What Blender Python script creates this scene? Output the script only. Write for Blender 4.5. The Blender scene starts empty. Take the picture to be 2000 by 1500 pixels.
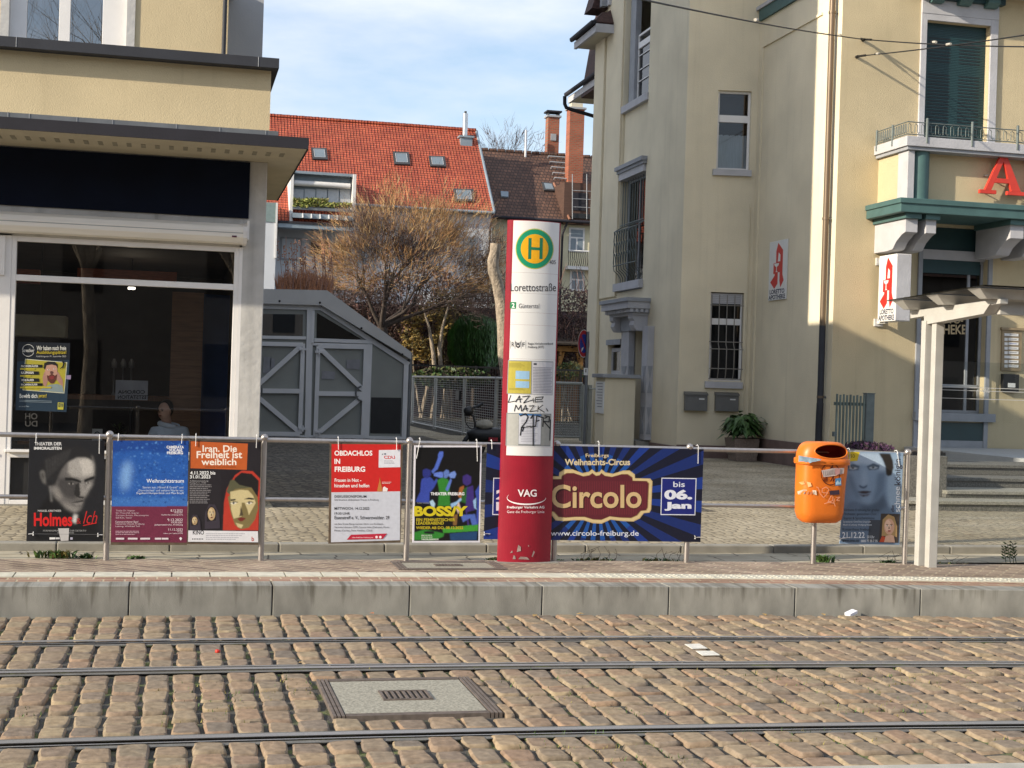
import bpy, bmesh, math, random
import numpy as np
from mathutils import Vector, Matrix, noise as mnoise
R = math.radians
S = bpy.context.scene
COL = S.collection
random.seed(7)

# ---------------------------------------------------------------- camera
F_PX, YAW, PITCH, ROLL, EYE = 2777.7, 0.2325, -0.001, 0.031, 1.8434
_fw = np.array([math.sin(YAW)*math.cos(PITCH), math.cos(YAW)*math.cos(PITCH), math.sin(PITCH)])
_rt = np.array([math.cos(YAW), -math.sin(YAW), 0.0])
_up = np.cross(_rt, _fw)
_cx = _rt*math.cos(ROLL) + _up*math.sin(ROLL)
_cy = _up*math.cos(ROLL) - _rt*math.sin(ROLL)
camd = bpy.data.cameras.new("camera")
camd.sensor_width = 36.0
camd.lens = F_PX/2000*36
camd.clip_start, camd.clip_end = 0.1, 3000
cam = bpy.data.objects.new("camera", camd)
M = Matrix([[_cx[0], _cy[0], -_fw[0], 0], [_cx[1], _cy[1], -_fw[1], 0], [_cx[2], _cy[2], -_fw[2], EYE], [0, 0, 0, 1]])
cam.matrix_world = M
COL.objects.link(cam)
S.camera = cam

# ---------------------------------------------------------------- light
SUN = Vector((1.0, 0.30, -0.41)).normalized()       # the way the sunlight travels
sund = bpy.data.lights.new("sun", 'SUN')
sund.energy = 4.6
sund.angle = R(0.55)
sund.color = (1.0, 0.89, 0.72)
suno = bpy.data.objects.new("sun", sund)
suno.rotation_euler = SUN.to_track_quat('-Z', 'Y').to_euler()
suno.location = (-30, -10, 40)
COL.objects.link(suno)
W = bpy.data.worlds.new("World")
S.world = W
W.use_nodes = True
wn, wl = W.node_tree.nodes, W.node_tree.links
wn.clear()
wo = wn.new('ShaderNodeOutputWorld')
wb = wn.new('ShaderNodeBackground')
sky = wn.new('ShaderNodeTexSky')
sky.sky_type = 'NISHITA'
sky.sun_disc = False
sky.sun_elevation = math.asin(-SUN.z)
sky.sun_rotation = math.atan2(-SUN.x, -SUN.y)
sky.air_density, sky.dust_density, sky.ozone_density = 1.0, 1.2, 1.6
wc = wn.new('ShaderNodeTexCoord')
wm = wn.new('ShaderNodeMapping')
wm.inputs['Scale'].default_value = (1.0, 1.0, 3.2)
wm.inputs['Location'].default_value = (3.1, 0.4, 0.35)
wz = wn.new('ShaderNodeTexNoise')
wz.inputs['Scale'].default_value = 3.4
wz.inputs['Detail'].default_value = 7
wz.inputs['Roughness'].default_value = 0.55
wr = wn.new('ShaderNodeValToRGB')
wr.color_ramp.elements[0].position = 0.30
wr.color_ramp.elements[1].position = 0.58
wx = wn.new('ShaderNodeMix')
wx.data_type = 'RGBA'
wx.inputs[7].default_value = (4.1, 4.45, 5.1, 1)
wl.new(wc.outputs['Generated'], wm.inputs['Vector'])
wl.new(wm.outputs['Vector'], wz.inputs['Vector'])
wl.new(wz.outputs['Fac'], wr.inputs['Fac'])
wl.new(wr.outputs['Color'], wx.inputs[0])
wl.new(sky.outputs['Color'], wx.inputs[6])
wl.new(wx.outputs[2], wb.inputs['Color'])
wb.inputs['Strength'].default_value = 0.15
wl.new(wb.outputs['Background'], wo.inputs['Surface'])
S.view_settings.view_transform = 'Standard'
S.view_settings.look = 'None'
S.view_settings.exposure = 0.55
S.view_settings.gamma = 1.0
S.cycles.use_denoising = True
S.cycles.max_bounces = 8
S.cycles.transparent_max_bounces = 12
S.cycles.use_adaptive_sampling = True

# ---------------------------------------------------------------- helpers
def ray(px, py):
    return _fw + _cx*((px-1000)/F_PX) - _cy*((py-750)/F_PX)
def at(px, py, Y):
    d = ray(px, py); v = d*(Y/d[1]); return Vector((v[0], v[1], v[2]+EYE))
def atx(px, py, X):
    d = ray(px, py); v = d*(X/d[0]); return Vector((v[0], v[1], v[2]+EYE))
def atz(px, py, Z):
    d = ray(px, py); v = d*((Z-EYE)/d[2]); return Vector((v[0], v[1], v[2]+EYE))
def lin(h):
    h = h.lstrip('#')
    c = [int(h[i:i+2], 16)/255 for i in (0, 2, 4)]
    return tuple(x/12.92 if x <= .04045 else ((x+.055)/1.055)**2.4 for x in c)

MATS = {}
def nodes(m):
    return m.node_tree.nodes, m.node_tree.links
def base_mat(name, col, rough=.6, metal=0.0, spec=.5):
    m = bpy.data.materials.new(name); m.use_nodes = True
    b = m.node_tree.nodes['Principled BSDF']
    b.inputs['Base Color'].default_value = (*col, 1)
    b.inputs['Roughness'].default_value = rough
    b.inputs['Metallic'].default_value = metal
    b.inputs['Specular IOR Level'].default_value = spec
    return m, b
def mat(name, col, rough=.6, metal=0.0, var=.12, vscale=6.0, bump=0.0, bscale=60.0, spec=.5, col2=None, dist=.01, stretch=None, c2pos=(.45, .65), detail=5, streak=0.0):
    """principled with mottled colour and optional noise bump, all in object space"""
    if name in MATS: return MATS[name]
    m, b = base_mat(name, col, rough, metal, spec)
    n, l = nodes(m)
    tc = n.new('ShaderNodeTexCoord'); vec = tc.outputs['Object']
    if stretch:
        mp = n.new('ShaderNodeMapping'); mp.inputs['Scale'].default_value = stretch
        l.new(vec, mp.inputs['Vector']); vec = mp.outputs['Vector']
    nz = n.new('ShaderNodeTexNoise'); nz.inputs['Scale'].default_value = vscale; nz.inputs['Detail'].default_value = detail
    l.new(vec, nz.inputs['Vector'])
    rp = n.new('ShaderNodeValToRGB')
    lo = tuple(max(0, c*(1-var)) for c in col); hi = tuple(min(1, c*(1+var)) for c in col)
    if col2: lo, hi = col, col2
    rp.color_ramp.elements[0].position, rp.color_ramp.elements[1].position = (c2pos if col2 else (.3, .7))
    rp.color_ramp.elements[0].color = (*lo, 1); rp.color_ramp.elements[1].color = (*hi, 1)
    l.new(nz.outputs['Fac'], rp.inputs['Fac']); l.new(rp.outputs['Color'], b.inputs['Base Color'])
    if streak:      # rain streaks and grime blotches
        out = rp.outputs['Color']
        for sc_, lo_, hi_, k_ in (((5.5, 5.5, .22), .56, .78, streak), ((.8, .8, .5), .52, .80, streak*.8), ((14, 14, 1.2), .66, .80, streak*1.3)):
            m2 = n.new('ShaderNodeMapping'); m2.inputs['Scale'].default_value = sc_; l.new(tc.outputs['Object'], m2.inputs['Vector'])
            n2 = n.new('ShaderNodeTexNoise'); n2.inputs['Scale'].default_value = 1; n2.inputs['Detail'].default_value = 7; l.new(m2.outputs[0], n2.inputs['Vector'])
            r2 = n.new('ShaderNodeValToRGB'); r2.color_ramp.elements[0].position = lo_; r2.color_ramp.elements[1].position = hi_; r2.color_ramp.elements[0].color = (1, 1, 1, 1); r2.color_ramp.elements[1].color = (1-k_, 1-k_*1.02, 1-k_*1.05, 1); l.new(n2.outputs['Fac'], r2.inputs['Fac'])
            x2 = n.new('ShaderNodeMix'); x2.data_type = 'RGBA'; x2.blend_type = 'MULTIPLY'; x2.inputs[0].default_value = 1; l.new(out, x2.inputs[6]); l.new(r2.outputs['Color'], x2.inputs[7]); out = x2.outputs[2]
        l.new(out, b.inputs['Base Color'])
    if bump:
        nb = n.new('ShaderNodeTexNoise'); nb.inputs['Scale'].default_value = bscale; nb.inputs['Detail'].default_value = 4
        l.new(tc.outputs['Object'], nb.inputs['Vector'])
        bp = n.new('ShaderNodeBump'); bp.inputs['Strength'].default_value = bump; bp.inputs['Distance'].default_value = dist
        l.new(nb.outputs['Fac'], bp.inputs['Height']); l.new(bp.outputs['Normal'], b.inputs['Normal'])
    MATS[name] = m
    return m
def ink(h, rough=.45):
    k = 'print ' + h
    if k not in MATS: MATS[k] = mat(k, lin(h), rough, var=.05, vscale=30)
    return MATS[k]
def island_mat(name, cols, rough=.85, bump=.3, bscale=40, dist=.006, spec=.3, dirt=None):
    """each loose piece of the mesh takes its own colour from the list"""
    m, b = base_mat(name, cols[0], rough, 0, spec)
    n, l = nodes(m)
    g = n.new('ShaderNodeNewGeometry')
    rp = n.new('ShaderNodeValToRGB'); rp.color_ramp.interpolation = 'LINEAR'
    els = rp.color_ramp.elements
    while len(els) < len(cols): els.new(.5)
    for i, c in enumerate(cols):
        els[i].position = i/max(1, len(cols)-1); els[i].color = (*c, 1)
    l.new(g.outputs['Random Per Island'], rp.inputs['Fac'])
    tc = n.new('ShaderNodeTexCoord')
    nz = n.new('ShaderNodeTexNoise'); nz.inputs['Scale'].default_value = bscale; nz.inputs['Detail'].default_value = 6
    l.new(tc.outputs['Object'], nz.inputs['Vector'])
    mx = n.new('ShaderNodeMix'); mx.data_type = 'RGBA'; mx.blend_type = 'MULTIPLY'; mx.inputs[0].default_value = .75
    r2 = n.new('ShaderNodeValToRGB'); r2.color_ramp.elements[0].position = .3; r2.color_ramp.elements[1].position = .7
    r2.color_ramp.elements[0].color = (.45, .43, .40, 1)
    l.new(nz.outputs['Fac'], r2.inputs['Fac']); l.new(rp.outputs['Color'], mx.inputs[6]); l.new(r2.outputs['Color'], mx.inputs[7])
    l.new(mx.outputs[2], b.inputs['Base Color'])
    bp = n.new('ShaderNodeBump'); bp.inputs['Strength'].default_value = bump; bp.inputs['Distance'].default_value = dist
    l.new(nz.outputs['Fac'], bp.inputs['Height']); l.new(bp.outputs['Normal'], b.inputs['Normal'])
    MATS[name] = m
    return m

class Frame:
    """a wall's own axes: u along it (left to right as seen), o outward, z up"""
    def __init__(s, o, d):
        s.o = Vector((o[0], o[1], 0)); s.d = Vector((d[0], d[1], 0)).normalized(); s.n = Vector((s.d.y, -s.d.x, 0))
    def P(s, u, o, z): return s.o + s.d*u + s.n*o + Vector((0, 0, z))
    def hit(s, px, py, o=0.0):
        d = Vector(ray(px, py)); e = Vector((0, 0, EYE))
        p0 = s.o + s.n*o
        t = (p0-e).dot(s.n)/d.dot(s.n); q = e + d*t
        return (q-p0).dot(s.d), q.z

class MB:
    def __init__(s): s.v = []; s.f = []; s.m = []; s.mats = []; s.sm = []
    def mi(s, m):
        if m not in s.mats: s.mats.append(m)
        return s.mats.index(m)
    def add(s, vs, fs, m, smooth=False):
        k = len(s.v); s.v.extend(tuple(v) for v in vs); i = s.mi(m)
        for f in fs: s.f.append(tuple(k+a for a in f)); s.m.append(i); s.sm.append(smooth)
        return s
    def hexa(s, p, m):
        return s.add(p, [(0, 3, 2, 1), (4, 5, 6, 7), (0, 1, 5, 4), (1, 2, 6, 5), (2, 3, 7, 6), (3, 0, 4, 7)], m)
    def box(s, x0, x1, y0, y1, z0, z1, m):
        return s.hexa([(x0, y0, z0), (x1, y0, z0), (x1, y1, z0), (x0, y1, z0), (x0, y0, z1), (x1, y0, z1), (x1, y1, z1), (x0, y1, z1)], m)
    def fbox(s, F, u0, u1, o0, o1, z0, z1, m):
        return s.hexa([F.P(u0, o1, z0), F.P(u1, o1, z0), F.P(u1, o0, z0), F.P(u0, o0, z0), F.P(u0, o1, z1), F.P(u1, o1, z1), F.P(u1, o0, z1), F.P(u0, o0, z1)], m)
    def quad(s, a, b, c, d, m): return s.add([a, b, c, d], [(0, 1, 2, 3)], m)
    def poly(s, pts, m): return s.add(pts, [tuple(range(len(pts)))], m)
    def prism(s, pts, ex, m, smooth=False):
        """pts: loop of 3D points; ex: extrusion vector"""
        n = len(pts); ex = Vector(ex)
        vs = [Vector(p) for p in pts] + [Vector(p)+ex for p in pts]
        fs = [tuple(range(n-1, -1, -1)), tuple(range(n, 2*n))] + [(i, (i+1) % n, n+(i+1) % n, n+i) for i in range(n)]
        return s.add(vs, fs, m, smooth)
    def tube(s, path, r, m, n=8, cap=True, smooth=True):
        path = [Vector(p) for p in path]; rs = r if isinstance(r, (list, tuple)) else [r]*len(path)
        vs = []; prev = None
        for i, p in enumerate(path):
            t = (path[min(i+1, len(path)-1)]-path[max(i-1, 0)])
            t = t.normalized() if t.length > 1e-9 else Vector((0, 0, 1))
            if prev is None:
                a = Vector((0, 0, 1)) if abs(t.z) < .9 else Vector((1, 0, 0))
                u = t.cross(a).normalized()
            else:
                u = (prev-t*prev.dot(t)); u = u.normalized() if u.length > 1e-6 else t.orthogonal().normalized()
            prev = u; w = t.cross(u)
            for j in range(n):
                a = 2*math.pi*j/n; vs.append(p+(u*math.cos(a)+w*math.sin(a))*rs[i])
        fs = [(i*n+j, i*n+(j+1) % n, (i+1)*n+(j+1) % n, (i+1)*n+j) for i in range(len(path)-1) for j in range(n)]
        s.add(vs, fs, m, smooth)
        if cap and n > 2:
            k = len(path)-1
            s.add(vs[:n], [tuple(range(n-1, -1, -1))], m); s.add(vs[k*n:], [tuple(range(n))], m)
        return s
    def lathe(s, c, prof, m, n=16, smooth=True):
        c = Vector(c); vs = []
        for r, z in prof:
            for j in range(n):
                a = 2*math.pi*j/n; vs.append(c+Vector((r*math.cos(a), r*math.sin(a), z)))
        fs = [(i*n+j, i*n+(j+1) % n, (i+1)*n+(j+1) % n, (i+1)*n+j) for i in range(len(prof)-1) for j in range(n)]
        return s.add(vs, fs, m, smooth)
    def loft(s, rings, m, smooth=True, cap=True, close=True):
        n = len(rings[0]); vs = [v for r in rings for v in r]
        fs = [(i*n+j, i*n+(j+1) % n, (i+1)*n+(j+1) % n, (i+1)*n+j) for i in range(len(rings)-1) for j in range(n if close else n-1)]
        s.add(vs, fs, m, smooth)
        if cap: s.add(rings[0], [tuple(range(n-1, -1, -1))], m); s.add(rings[-1], [tuple(range(n))], m)
        return s
    def ball(s, c, r, m, n=12, sc=(1, 1, 1)):
        c = Vector(c); prof = [(-math.cos(math.pi*i/n)) for i in range(n+1)]
        rings = [[c+Vector((math.sqrt(max(0, 1-q*q))*math.cos(2*math.pi*j/n)*r*sc[0], math.sqrt(max(0, 1-q*q))*math.sin(2*math.pi*j/n)*r*sc[1], q*r*sc[2])) for j in range(n)] for q in prof]
        return s.loft(rings, m, cap=False)
    def blob(s, c, r, m, seed=0, amp=.25, freq=1.5, n=10, sc=(1, 1, 1)):
        c = Vector(c); rings = []
        for i in range(n+1):
            th = math.pi*i/n; row = []
            for j in range(n+2):
                ph = 2*math.pi*j/(n+2)
                d = Vector((math.sin(th)*math.cos(ph), math.sin(th)*math.sin(ph), -math.cos(th)))
                k = 1+amp*mnoise.noise(d*freq+Vector((seed*7.1, seed*3.3, seed)))
                row.append(c+Vector((d.x*sc[0], d.y*sc[1], d.z*sc[2]))*r*k)
            rings.append(row)
        return s.loft(rings, m, cap=False)
    def wall(s, F, u0, u1, z0, z1, holes, m, mrev=None):
        """wall face with real openings: holes = (ua, ub, za, zb, depth)"""
        us = sorted({u0, u1, *[h[0] for h in holes], *[h[1] for h in holes]}); zs = sorted({z0, z1, *[h[2] for h in holes], *[h[3] for h in holes]})
        us = [u for u in us if u0 <= u <= u1]; zs = [z for z in zs if z0 <= z <= z1]
        for a, b in zip(us, us[1:]):
            for c, d in zip(zs, zs[1:]):
                uc, zc = (a+b)/2, (c+d)/2
                if any(h[0] < uc < h[1] and h[2] < zc < h[3] for h in holes): continue
                s.quad(F.P(a, 0, c), F.P(b, 0, c), F.P(b, 0, d), F.P(a, 0, d), m)
        for a, b, c, d, dp in holes:
            r = mrev or m
            s.quad(F.P(a, 0, c), F.P(a, 0, d), F.P(a, -dp, d), F.P(a, -dp, c), r)
            s.quad(F.P(b, 0, d), F.P(b, 0, c), F.P(b, -dp, c), F.P(b, -dp, d), r)
            s.quad(F.P(a, 0, d), F.P(b, 0, d), F.P(b, -dp, d), F.P(a, -dp, d), r)
            s.quad(F.P(b, 0, c), F.P(a, 0, c), F.P(a, -dp, c), F.P(b, -dp, c), r)
        return s
    def build(s, name, parent=None, label=None, bevel=0.0, merge=False):
        me = bpy.data.meshes.new(name); me.from_pydata(s.v, [], s.f); me.update()
        for m in s.mats: me.materials.append(m)
        me.polygons.foreach_set('material_index', s.m); me.polygons.foreach_set('use_smooth', s.sm)
        if merge:
            b = bmesh.new(); b.from_mesh(me); bmesh.ops.remove_doubles(b, verts=b.verts, dist=1e-5); bmesh.ops.recalc_face_normals(b, faces=b.faces); b.to_mesh(me); b.free()
        o = bpy.data.objects.new(name, me); COL.objects.link(o)
        if parent is not None: adopt(o, parent)
        if label: o['label'] = label
        if bevel:
            bv = o.modifiers.new('bevel', 'BEVEL'); bv.width = bevel; bv.segments = 2; bv.limit_method = 'ANGLE'; bv.angle_limit = R(40)
        return o

LOC = {}
def adopt(o, parent):
    o.parent = parent
    o.matrix_parent_inverse = Matrix.Translation(LOC.get(parent.name, Vector((0, 0, 0)))).inverted()
def thing(name, label, cat, loc=(0, 0, 0), group=None):
    o = bpy.data.objects.new(name, None); COL.objects.link(o); o.empty_display_size = .1
    o.location = loc; LOC[o.name] = Vector(loc)
    return tag(o, label, cat, group)
def tag(o, label, cat, group=None):
    o['label'] = label; o['category'] = cat
    if group: o['group'] = group
    return o
def struct(o, kind='structure'):
    o['kind'] = kind; return o
def kids(o): return [c for c in bpy.data.objects if c.parent == o]
def dup(root, delta, label, group=None, skip=()):
    r = root.copy(); COL.objects.link(r); base = LOC[root.name]; LOC[r.name] = base+Vector(delta)
    r.location = base+Vector(delta); r['label'] = label
    if group: r['group'] = group
    for c in kids(root):
        d = c.copy(); COL.objects.link(d); d.parent = r
        for g in kids(c):
            e = g.copy(); COL.objects.link(e); e.parent = d
    return r

TEXTC = {}
def text_geo(st, bold=0.0):
    k = (st, bold)
    if k not in TEXTC:
        c = bpy.data.curves.new('t', 'FONT'); c.body = st; c.size = 1; c.offset = bold; c.fill_mode = 'FRONT'; c.resolution_u = 4
        o = bpy.data.objects.new('t', c)
        COL.objects.link(o)
        dg = bpy.context.evaluated_depsgraph_get(); me = bpy.data.meshes.new_from_object(o.evaluated_get(dg))
        vs = np.array([v.co[:] for v in me.vertices]).reshape(-1, 3); fs = [tuple(p.vertices) for p in me.polygons]
        bpy.data.objects.remove(o); bpy.data.curves.remove(c); bpy.data.meshes.remove(me)
        TEXTC[k] = (vs, fs)
    return TEXTC[k]
def text(mb, st, m, P, x0, y0, x1, y1, bold=0.0, rot=0, keep=False, slant=0.0):
    """flat lettering stretched to the rectangle (x0,y0)-(x1,y1), y downwards; P maps (x,y) to a 3D point"""
    vs, fs = text_geo(st, bold)
    if not len(vs): return
    a, b = vs.min(0), vs.max(0); w = b-a; w[w == 0] = 1
    out = []
    for v in vs:
        s_, t_ = (v[0]-a[0])/w[0], (v[1]-a[1])/w[1]
        if rot == 0: x = x0+(x1-x0)*s_ + slant*(t_-.5)*(y1-y0); y = y1+(y0-y1)*t_
        else: x = x1+(x0-x1)*t_; y = y1+(y0-y1)*s_          # reads upwards
        out.append(P(x, y))
    mb.add(out, fs, m)
# ---------------------------------------------------------------- ground
KC = 0.0159
def cyv(X, Y0, k=KC): return Y0-k*X*X/2
XS = [(-9+.5*i) for i in range(55)]
def strip(mb, Ya, Yb, z, m, xs=XS, za=None, k=KC):
    vs = []
    for x in xs: vs += [(x, cyv(x, Ya, k), z if za is None else za), (x, cyv(x, Yb, k), z)]
    mb.add(vs, [(2*i, 2*i+2, 2*i+3, 2*i+1) for i in range(len(xs)-1)], m)

def paver_mat(name, cols, mortar, bw, bh, ms, rough=.85, bump=.5, dist=.01, curve=False, rotz=0.0, sq=1.0, off=.5):
    """brick-bond paving, procedural; curved to follow the street when asked"""
    m, b = base_mat(name, cols[0], rough); n, l = nodes(m)
    tc = n.new('ShaderNodeTexCoord'); vec = tc.outputs['Object']
    if curve:
        sp = n.new('ShaderNodeSeparateXYZ'); l.new(vec, sp.inputs[0])
        sqn = n.new('ShaderNodeMath'); sqn.operation = 'MULTIPLY'; l.new(sp.outputs[0], sqn.inputs[0]); l.new(sp.outputs[0], sqn.inputs[1])
        ml = n.new('ShaderNodeMath'); ml.operation = 'MULTIPLY_ADD'; l.new(sqn.outputs[0], ml.inputs[0]); ml.inputs[1].default_value = KC/2; l.new(sp.outputs[1], ml.inputs[2])
        cb = n.new('ShaderNodeCombineXYZ'); l.new(sp.outputs[0], cb.inputs[0]); l.new(ml.outputs[0], cb.inputs[1]); vec = cb.outputs[0]
    wob = n.new('ShaderNodeTexNoise'); wob.inputs['Scale'].default_value = 5; l.new(vec, wob.inputs['Vector'])
    wa = n.new('ShaderNodeVectorMath'); wa.operation = 'MULTIPLY_ADD'; l.new(wob.outputs['Color'], wa.inputs[0]); wa.inputs[1].default_value = (bw*.18, bw*.18, 0); l.new(vec, wa.inputs[2])
    mp = n.new('ShaderNodeMapping'); mp.inputs['Rotation'].default_value = (0, 0, rotz); l.new(wa.outputs[0], mp.inputs['Vector'])
    br = n.new('ShaderNodeTexBrick'); br.inputs['Scale'].default_value = 1; br.inputs['Brick Width'].default_value = bw; br.inputs['Row Height'].default_value = bh
    br.inputs['Mortar Size'].default_value = ms; br.inputs['Mortar Smooth'].default_value = .4; br.offset = off; br.inputs['Bias'].default_value = 0
    br.inputs['Color1'].default_value = (*cols[0], 1); br.inputs['Color2'].default_value = (*cols[1], 1); br.inputs['Mortar'].default_value = (*mortar, 1)
    l.new(mp.outputs[0], br.inputs['Vector'])
    nz = n.new('ShaderNodeTexNoise'); nz.inputs['Scale'].default_value = 2.3; nz.inputs['Detail'].default_value = 8; l.new(vec, nz.inputs['Vector'])
    r2 = n.new('ShaderNodeValToRGB'); r2.color_ramp.elements[0].position = .32; r2.color_ramp.elements[1].position = .68; r2.color_ramp.elements[0].color = (.55, .53, .5, 1)
    l.new(nz.outputs['Fac'], r2.inputs['Fac'])
    mx = n.new('ShaderNodeMix'); mx.data_type = 'RGBA'; mx.blend_type = 'MULTIPLY'; mx.inputs[0].default_value = .8
    l.new(br.outputs['Color'], mx.inputs[6]); l.new(r2.outputs['Color'], mx.inputs[7]); l.new(mx.outputs[2], b.inputs['Base Color'])
    fine = n.new('ShaderNodeTexNoise'); fine.inputs['Scale'].default_value = 45; fine.inputs['Detail'].default_value = 4; l.new(vec, fine.inputs['Vector'])
    sub = n.new('ShaderNodeMath'); sub.operation = 'MULTIPLY_ADD'; l.new(br.outputs['Fac'], sub.inputs[0]); sub.inputs[1].default_value = -1.0; l.new(fine.outputs['Fac'], sub.inputs[2])
    bp = n.new('ShaderNodeBump'); bp.inputs['Strength'].default_value = bump; bp.inputs['Distance'].default_value = dist
    l.new(sub.outputs[0], bp.inputs['Height']); l.new(bp.outputs['Normal'], b.inputs['Normal'])
    MATS[name] = m
    return m

def sett_mat(name, c1, c2, joint, scale, rough=.9, bump=.7, dist=.02):
    """small irregular setts from a cell pattern"""
    m, b = base_mat(name, c1, rough); n, l = nodes(m)
    tc = n.new('ShaderNodeTexCoord'); mp = n.new('ShaderNodeMapping'); mp.inputs['Scale'].default_value = (1, 1, 1); l.new(tc.outputs['Object'], mp.inputs['Vector'])
    vo = n.new('ShaderNodeTexVoronoi'); vo.inputs['Scale'].default_value = scale; vo.inputs['Randomness'].default_value = .55; l.new(mp.outputs[0], vo.inputs['Vector'])
    ve = n.new('ShaderNodeTexVoronoi'); ve.feature = 'DISTANCE_TO_EDGE'; ve.inputs['Scale'].default_value = scale; ve.inputs['Randomness'].default_value = .55; l.new(mp.outputs[0], ve.inputs['Vector'])
    sp = n.new('ShaderNodeSeparateColor'); l.new(vo.outputs['Color'], sp.inputs[0])
    mx = n.new('ShaderNodeMix'); mx.data_type = 'RGBA'; l.new(sp.outputs[0], mx.inputs[0]); mx.inputs[6].default_value = (*c1, 1); mx.inputs[7].default_value = (*c2, 1)
    er = n.new('ShaderNodeValToRGB'); er.color_ramp.elements[0].position = .02; er.color_ramp.elements[1].position = .14; l.new(ve.outputs['Distance'], er.inputs['Fac'])
    m2 = n.new('ShaderNodeMix'); m2.data_type = 'RGBA'; l.new(er.outputs['Color'], m2.inputs[0]); m2.inputs[6].default_value = (*joint, 1); l.new(mx.outputs[2], m2.inputs[7])
    nz = n.new('ShaderNodeTexNoise'); nz.inputs['Scale'].default_value = 1.1; nz.inputs['Detail'].default_value = 8; l.new(tc.outputs['Object'], nz.inputs['Vector'])
    r2 = n.new('ShaderNodeValToRGB'); r2.color_ramp.elements[0].position = .3; r2.color_ramp.elements[1].position = .7; r2.color_ramp.elements[0].color = (.6, .57, .5, 1); l.new(nz.outputs['Fac'], r2.inputs['Fac'])
    m3 = n.new('ShaderNodeMix'); m3.data_type = 'RGBA'; m3.blend_type = 'MULTIPLY'; m3.inputs[0].default_value = 1; l.new(m2.outputs[2], m3.inputs[6]); l.new(r2.outputs['Color'], m3.inputs[7])
    l.new(m3.outputs[2], b.inputs['Base Color'])
    e3 = n.new('ShaderNodeValToRGB'); e3.color_ramp.elements[0].position = 0; e3.color_ramp.elements[1].position = .3; l.new(ve.outputs['Distance'], e3.inputs['Fac'])
    bp = n.new('ShaderNodeBump'); bp.inputs['Strength'].default_value = bump; bp.inputs['Distance'].default_value = dist; l.new(e3.outputs['Color'], bp.inputs['Height']); l.new(bp.outputs['Normal'], b.inputs['Normal'])
    MATS[name] = m
    return m

M_asphalt = mat('asphalt', (.07, .068, .064), .9, var=.2, vscale=3, bump=.3, bscale=120)
M_joint = mat('joint mortar', (.06, .056, .048), .95, var=.25, vscale=5, bump=.6, bscale=60, col2=(.11, .13, .035), c2pos=(.52, .66), dist=.02)
M_conc = mat('concrete', (.26, .245, .21), .9, var=.2, vscale=4, bump=.35, bscale=90, dist=.005)
M_concL = mat('light concrete', (.36, .345, .30), .9, var=.15, vscale=6, bump=.3, bscale=110, dist=.004)
M_soil = mat('soil', (.035, .03, .02), .95, var=.4, vscale=8, bump=.8, bscale=30, dist=.03)
M_grass = mat('grass green', (.07, .13, .025), .7, var=.45, vscale=25)
M_grassy = mat('dry grass', (.20, .17, .05), .8, var=.4, vscale=25)

g = MB(); g.quad((-600, -300, -.09), (600, -300, -.09), (600, 900, -.09), (-600, 900, -.09), M_asphalt); struct(g.build('ground'))
g = MB(); strip(g, 2.0, 11.12, -.023, M_joint); struct(g.build('road_bed'))

# manhole in the road (kept free of stones)
mh = [atz(618, 1329, 0), atz(905, 1326, 0), atz(985, 1398, 0), atz(655, 1402, 0)]
MHX0, MHX1, MHY0, MHY1 = min(mh[0].x, mh[3].x), max(mh[1].x, mh[2].x), mh[3].y, mh[0].y

_q = atz(1850, 1492, .004); YCS = _q.y+KC*_q.x**2/2
M_sett = island_mat('sett stone', [lin('#8e7f6c'), lin('#9c8770'), lin('#8d7f6d'), lin('#a08e75'), lin('#887b6d'), lin('#9c826c'), lin('#a49377'), lin('#7f7468'), lin('#96806b')], .8, .7, 20, .010)
g = MB()
rnd = random.Random(3)
def stone(cx, cy, hx, hy, top, ang=0):
    n = 14; rings = []
    pw = rnd.uniform(.22, .36); ph = rnd.uniform(0, 6); tx, ty = rnd.uniform(-.025, .025), rnd.uniform(-.025, .025)
    for s_, z in ((1.0, -.06), (1.0, -.020), (.95, -.006), (.83, 0.0)):
        row = []
        for j in range(n):
            a = 2*math.pi*j/n; c, q = math.cos(a), math.sin(a)
            x = math.copysign(abs(c)**pw, c)*hx; y = math.copysign(abs(q)**pw, q)*hy
            k = 1+.06*math.sin(3*a+ph)+.04*math.sin(5*a-ph)+.025*math.sin(9*a+2*ph)
            x *= k*s_ + (1-s_)*.0; y *= k*s_
            row.append((cx+x+ang*y, cy+y, top+z+(tx*x+ty*y if z > -.04 else 0)))
        rings.append(row)
    k = len(g.v)
    g.loft(rings, M_sett, cap=False)
    g.add(rings[-1]+[(cx, cy, top+.004)], [(j, (j+1) % n, n) for j in range(n)], M_sett, True)
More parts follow.
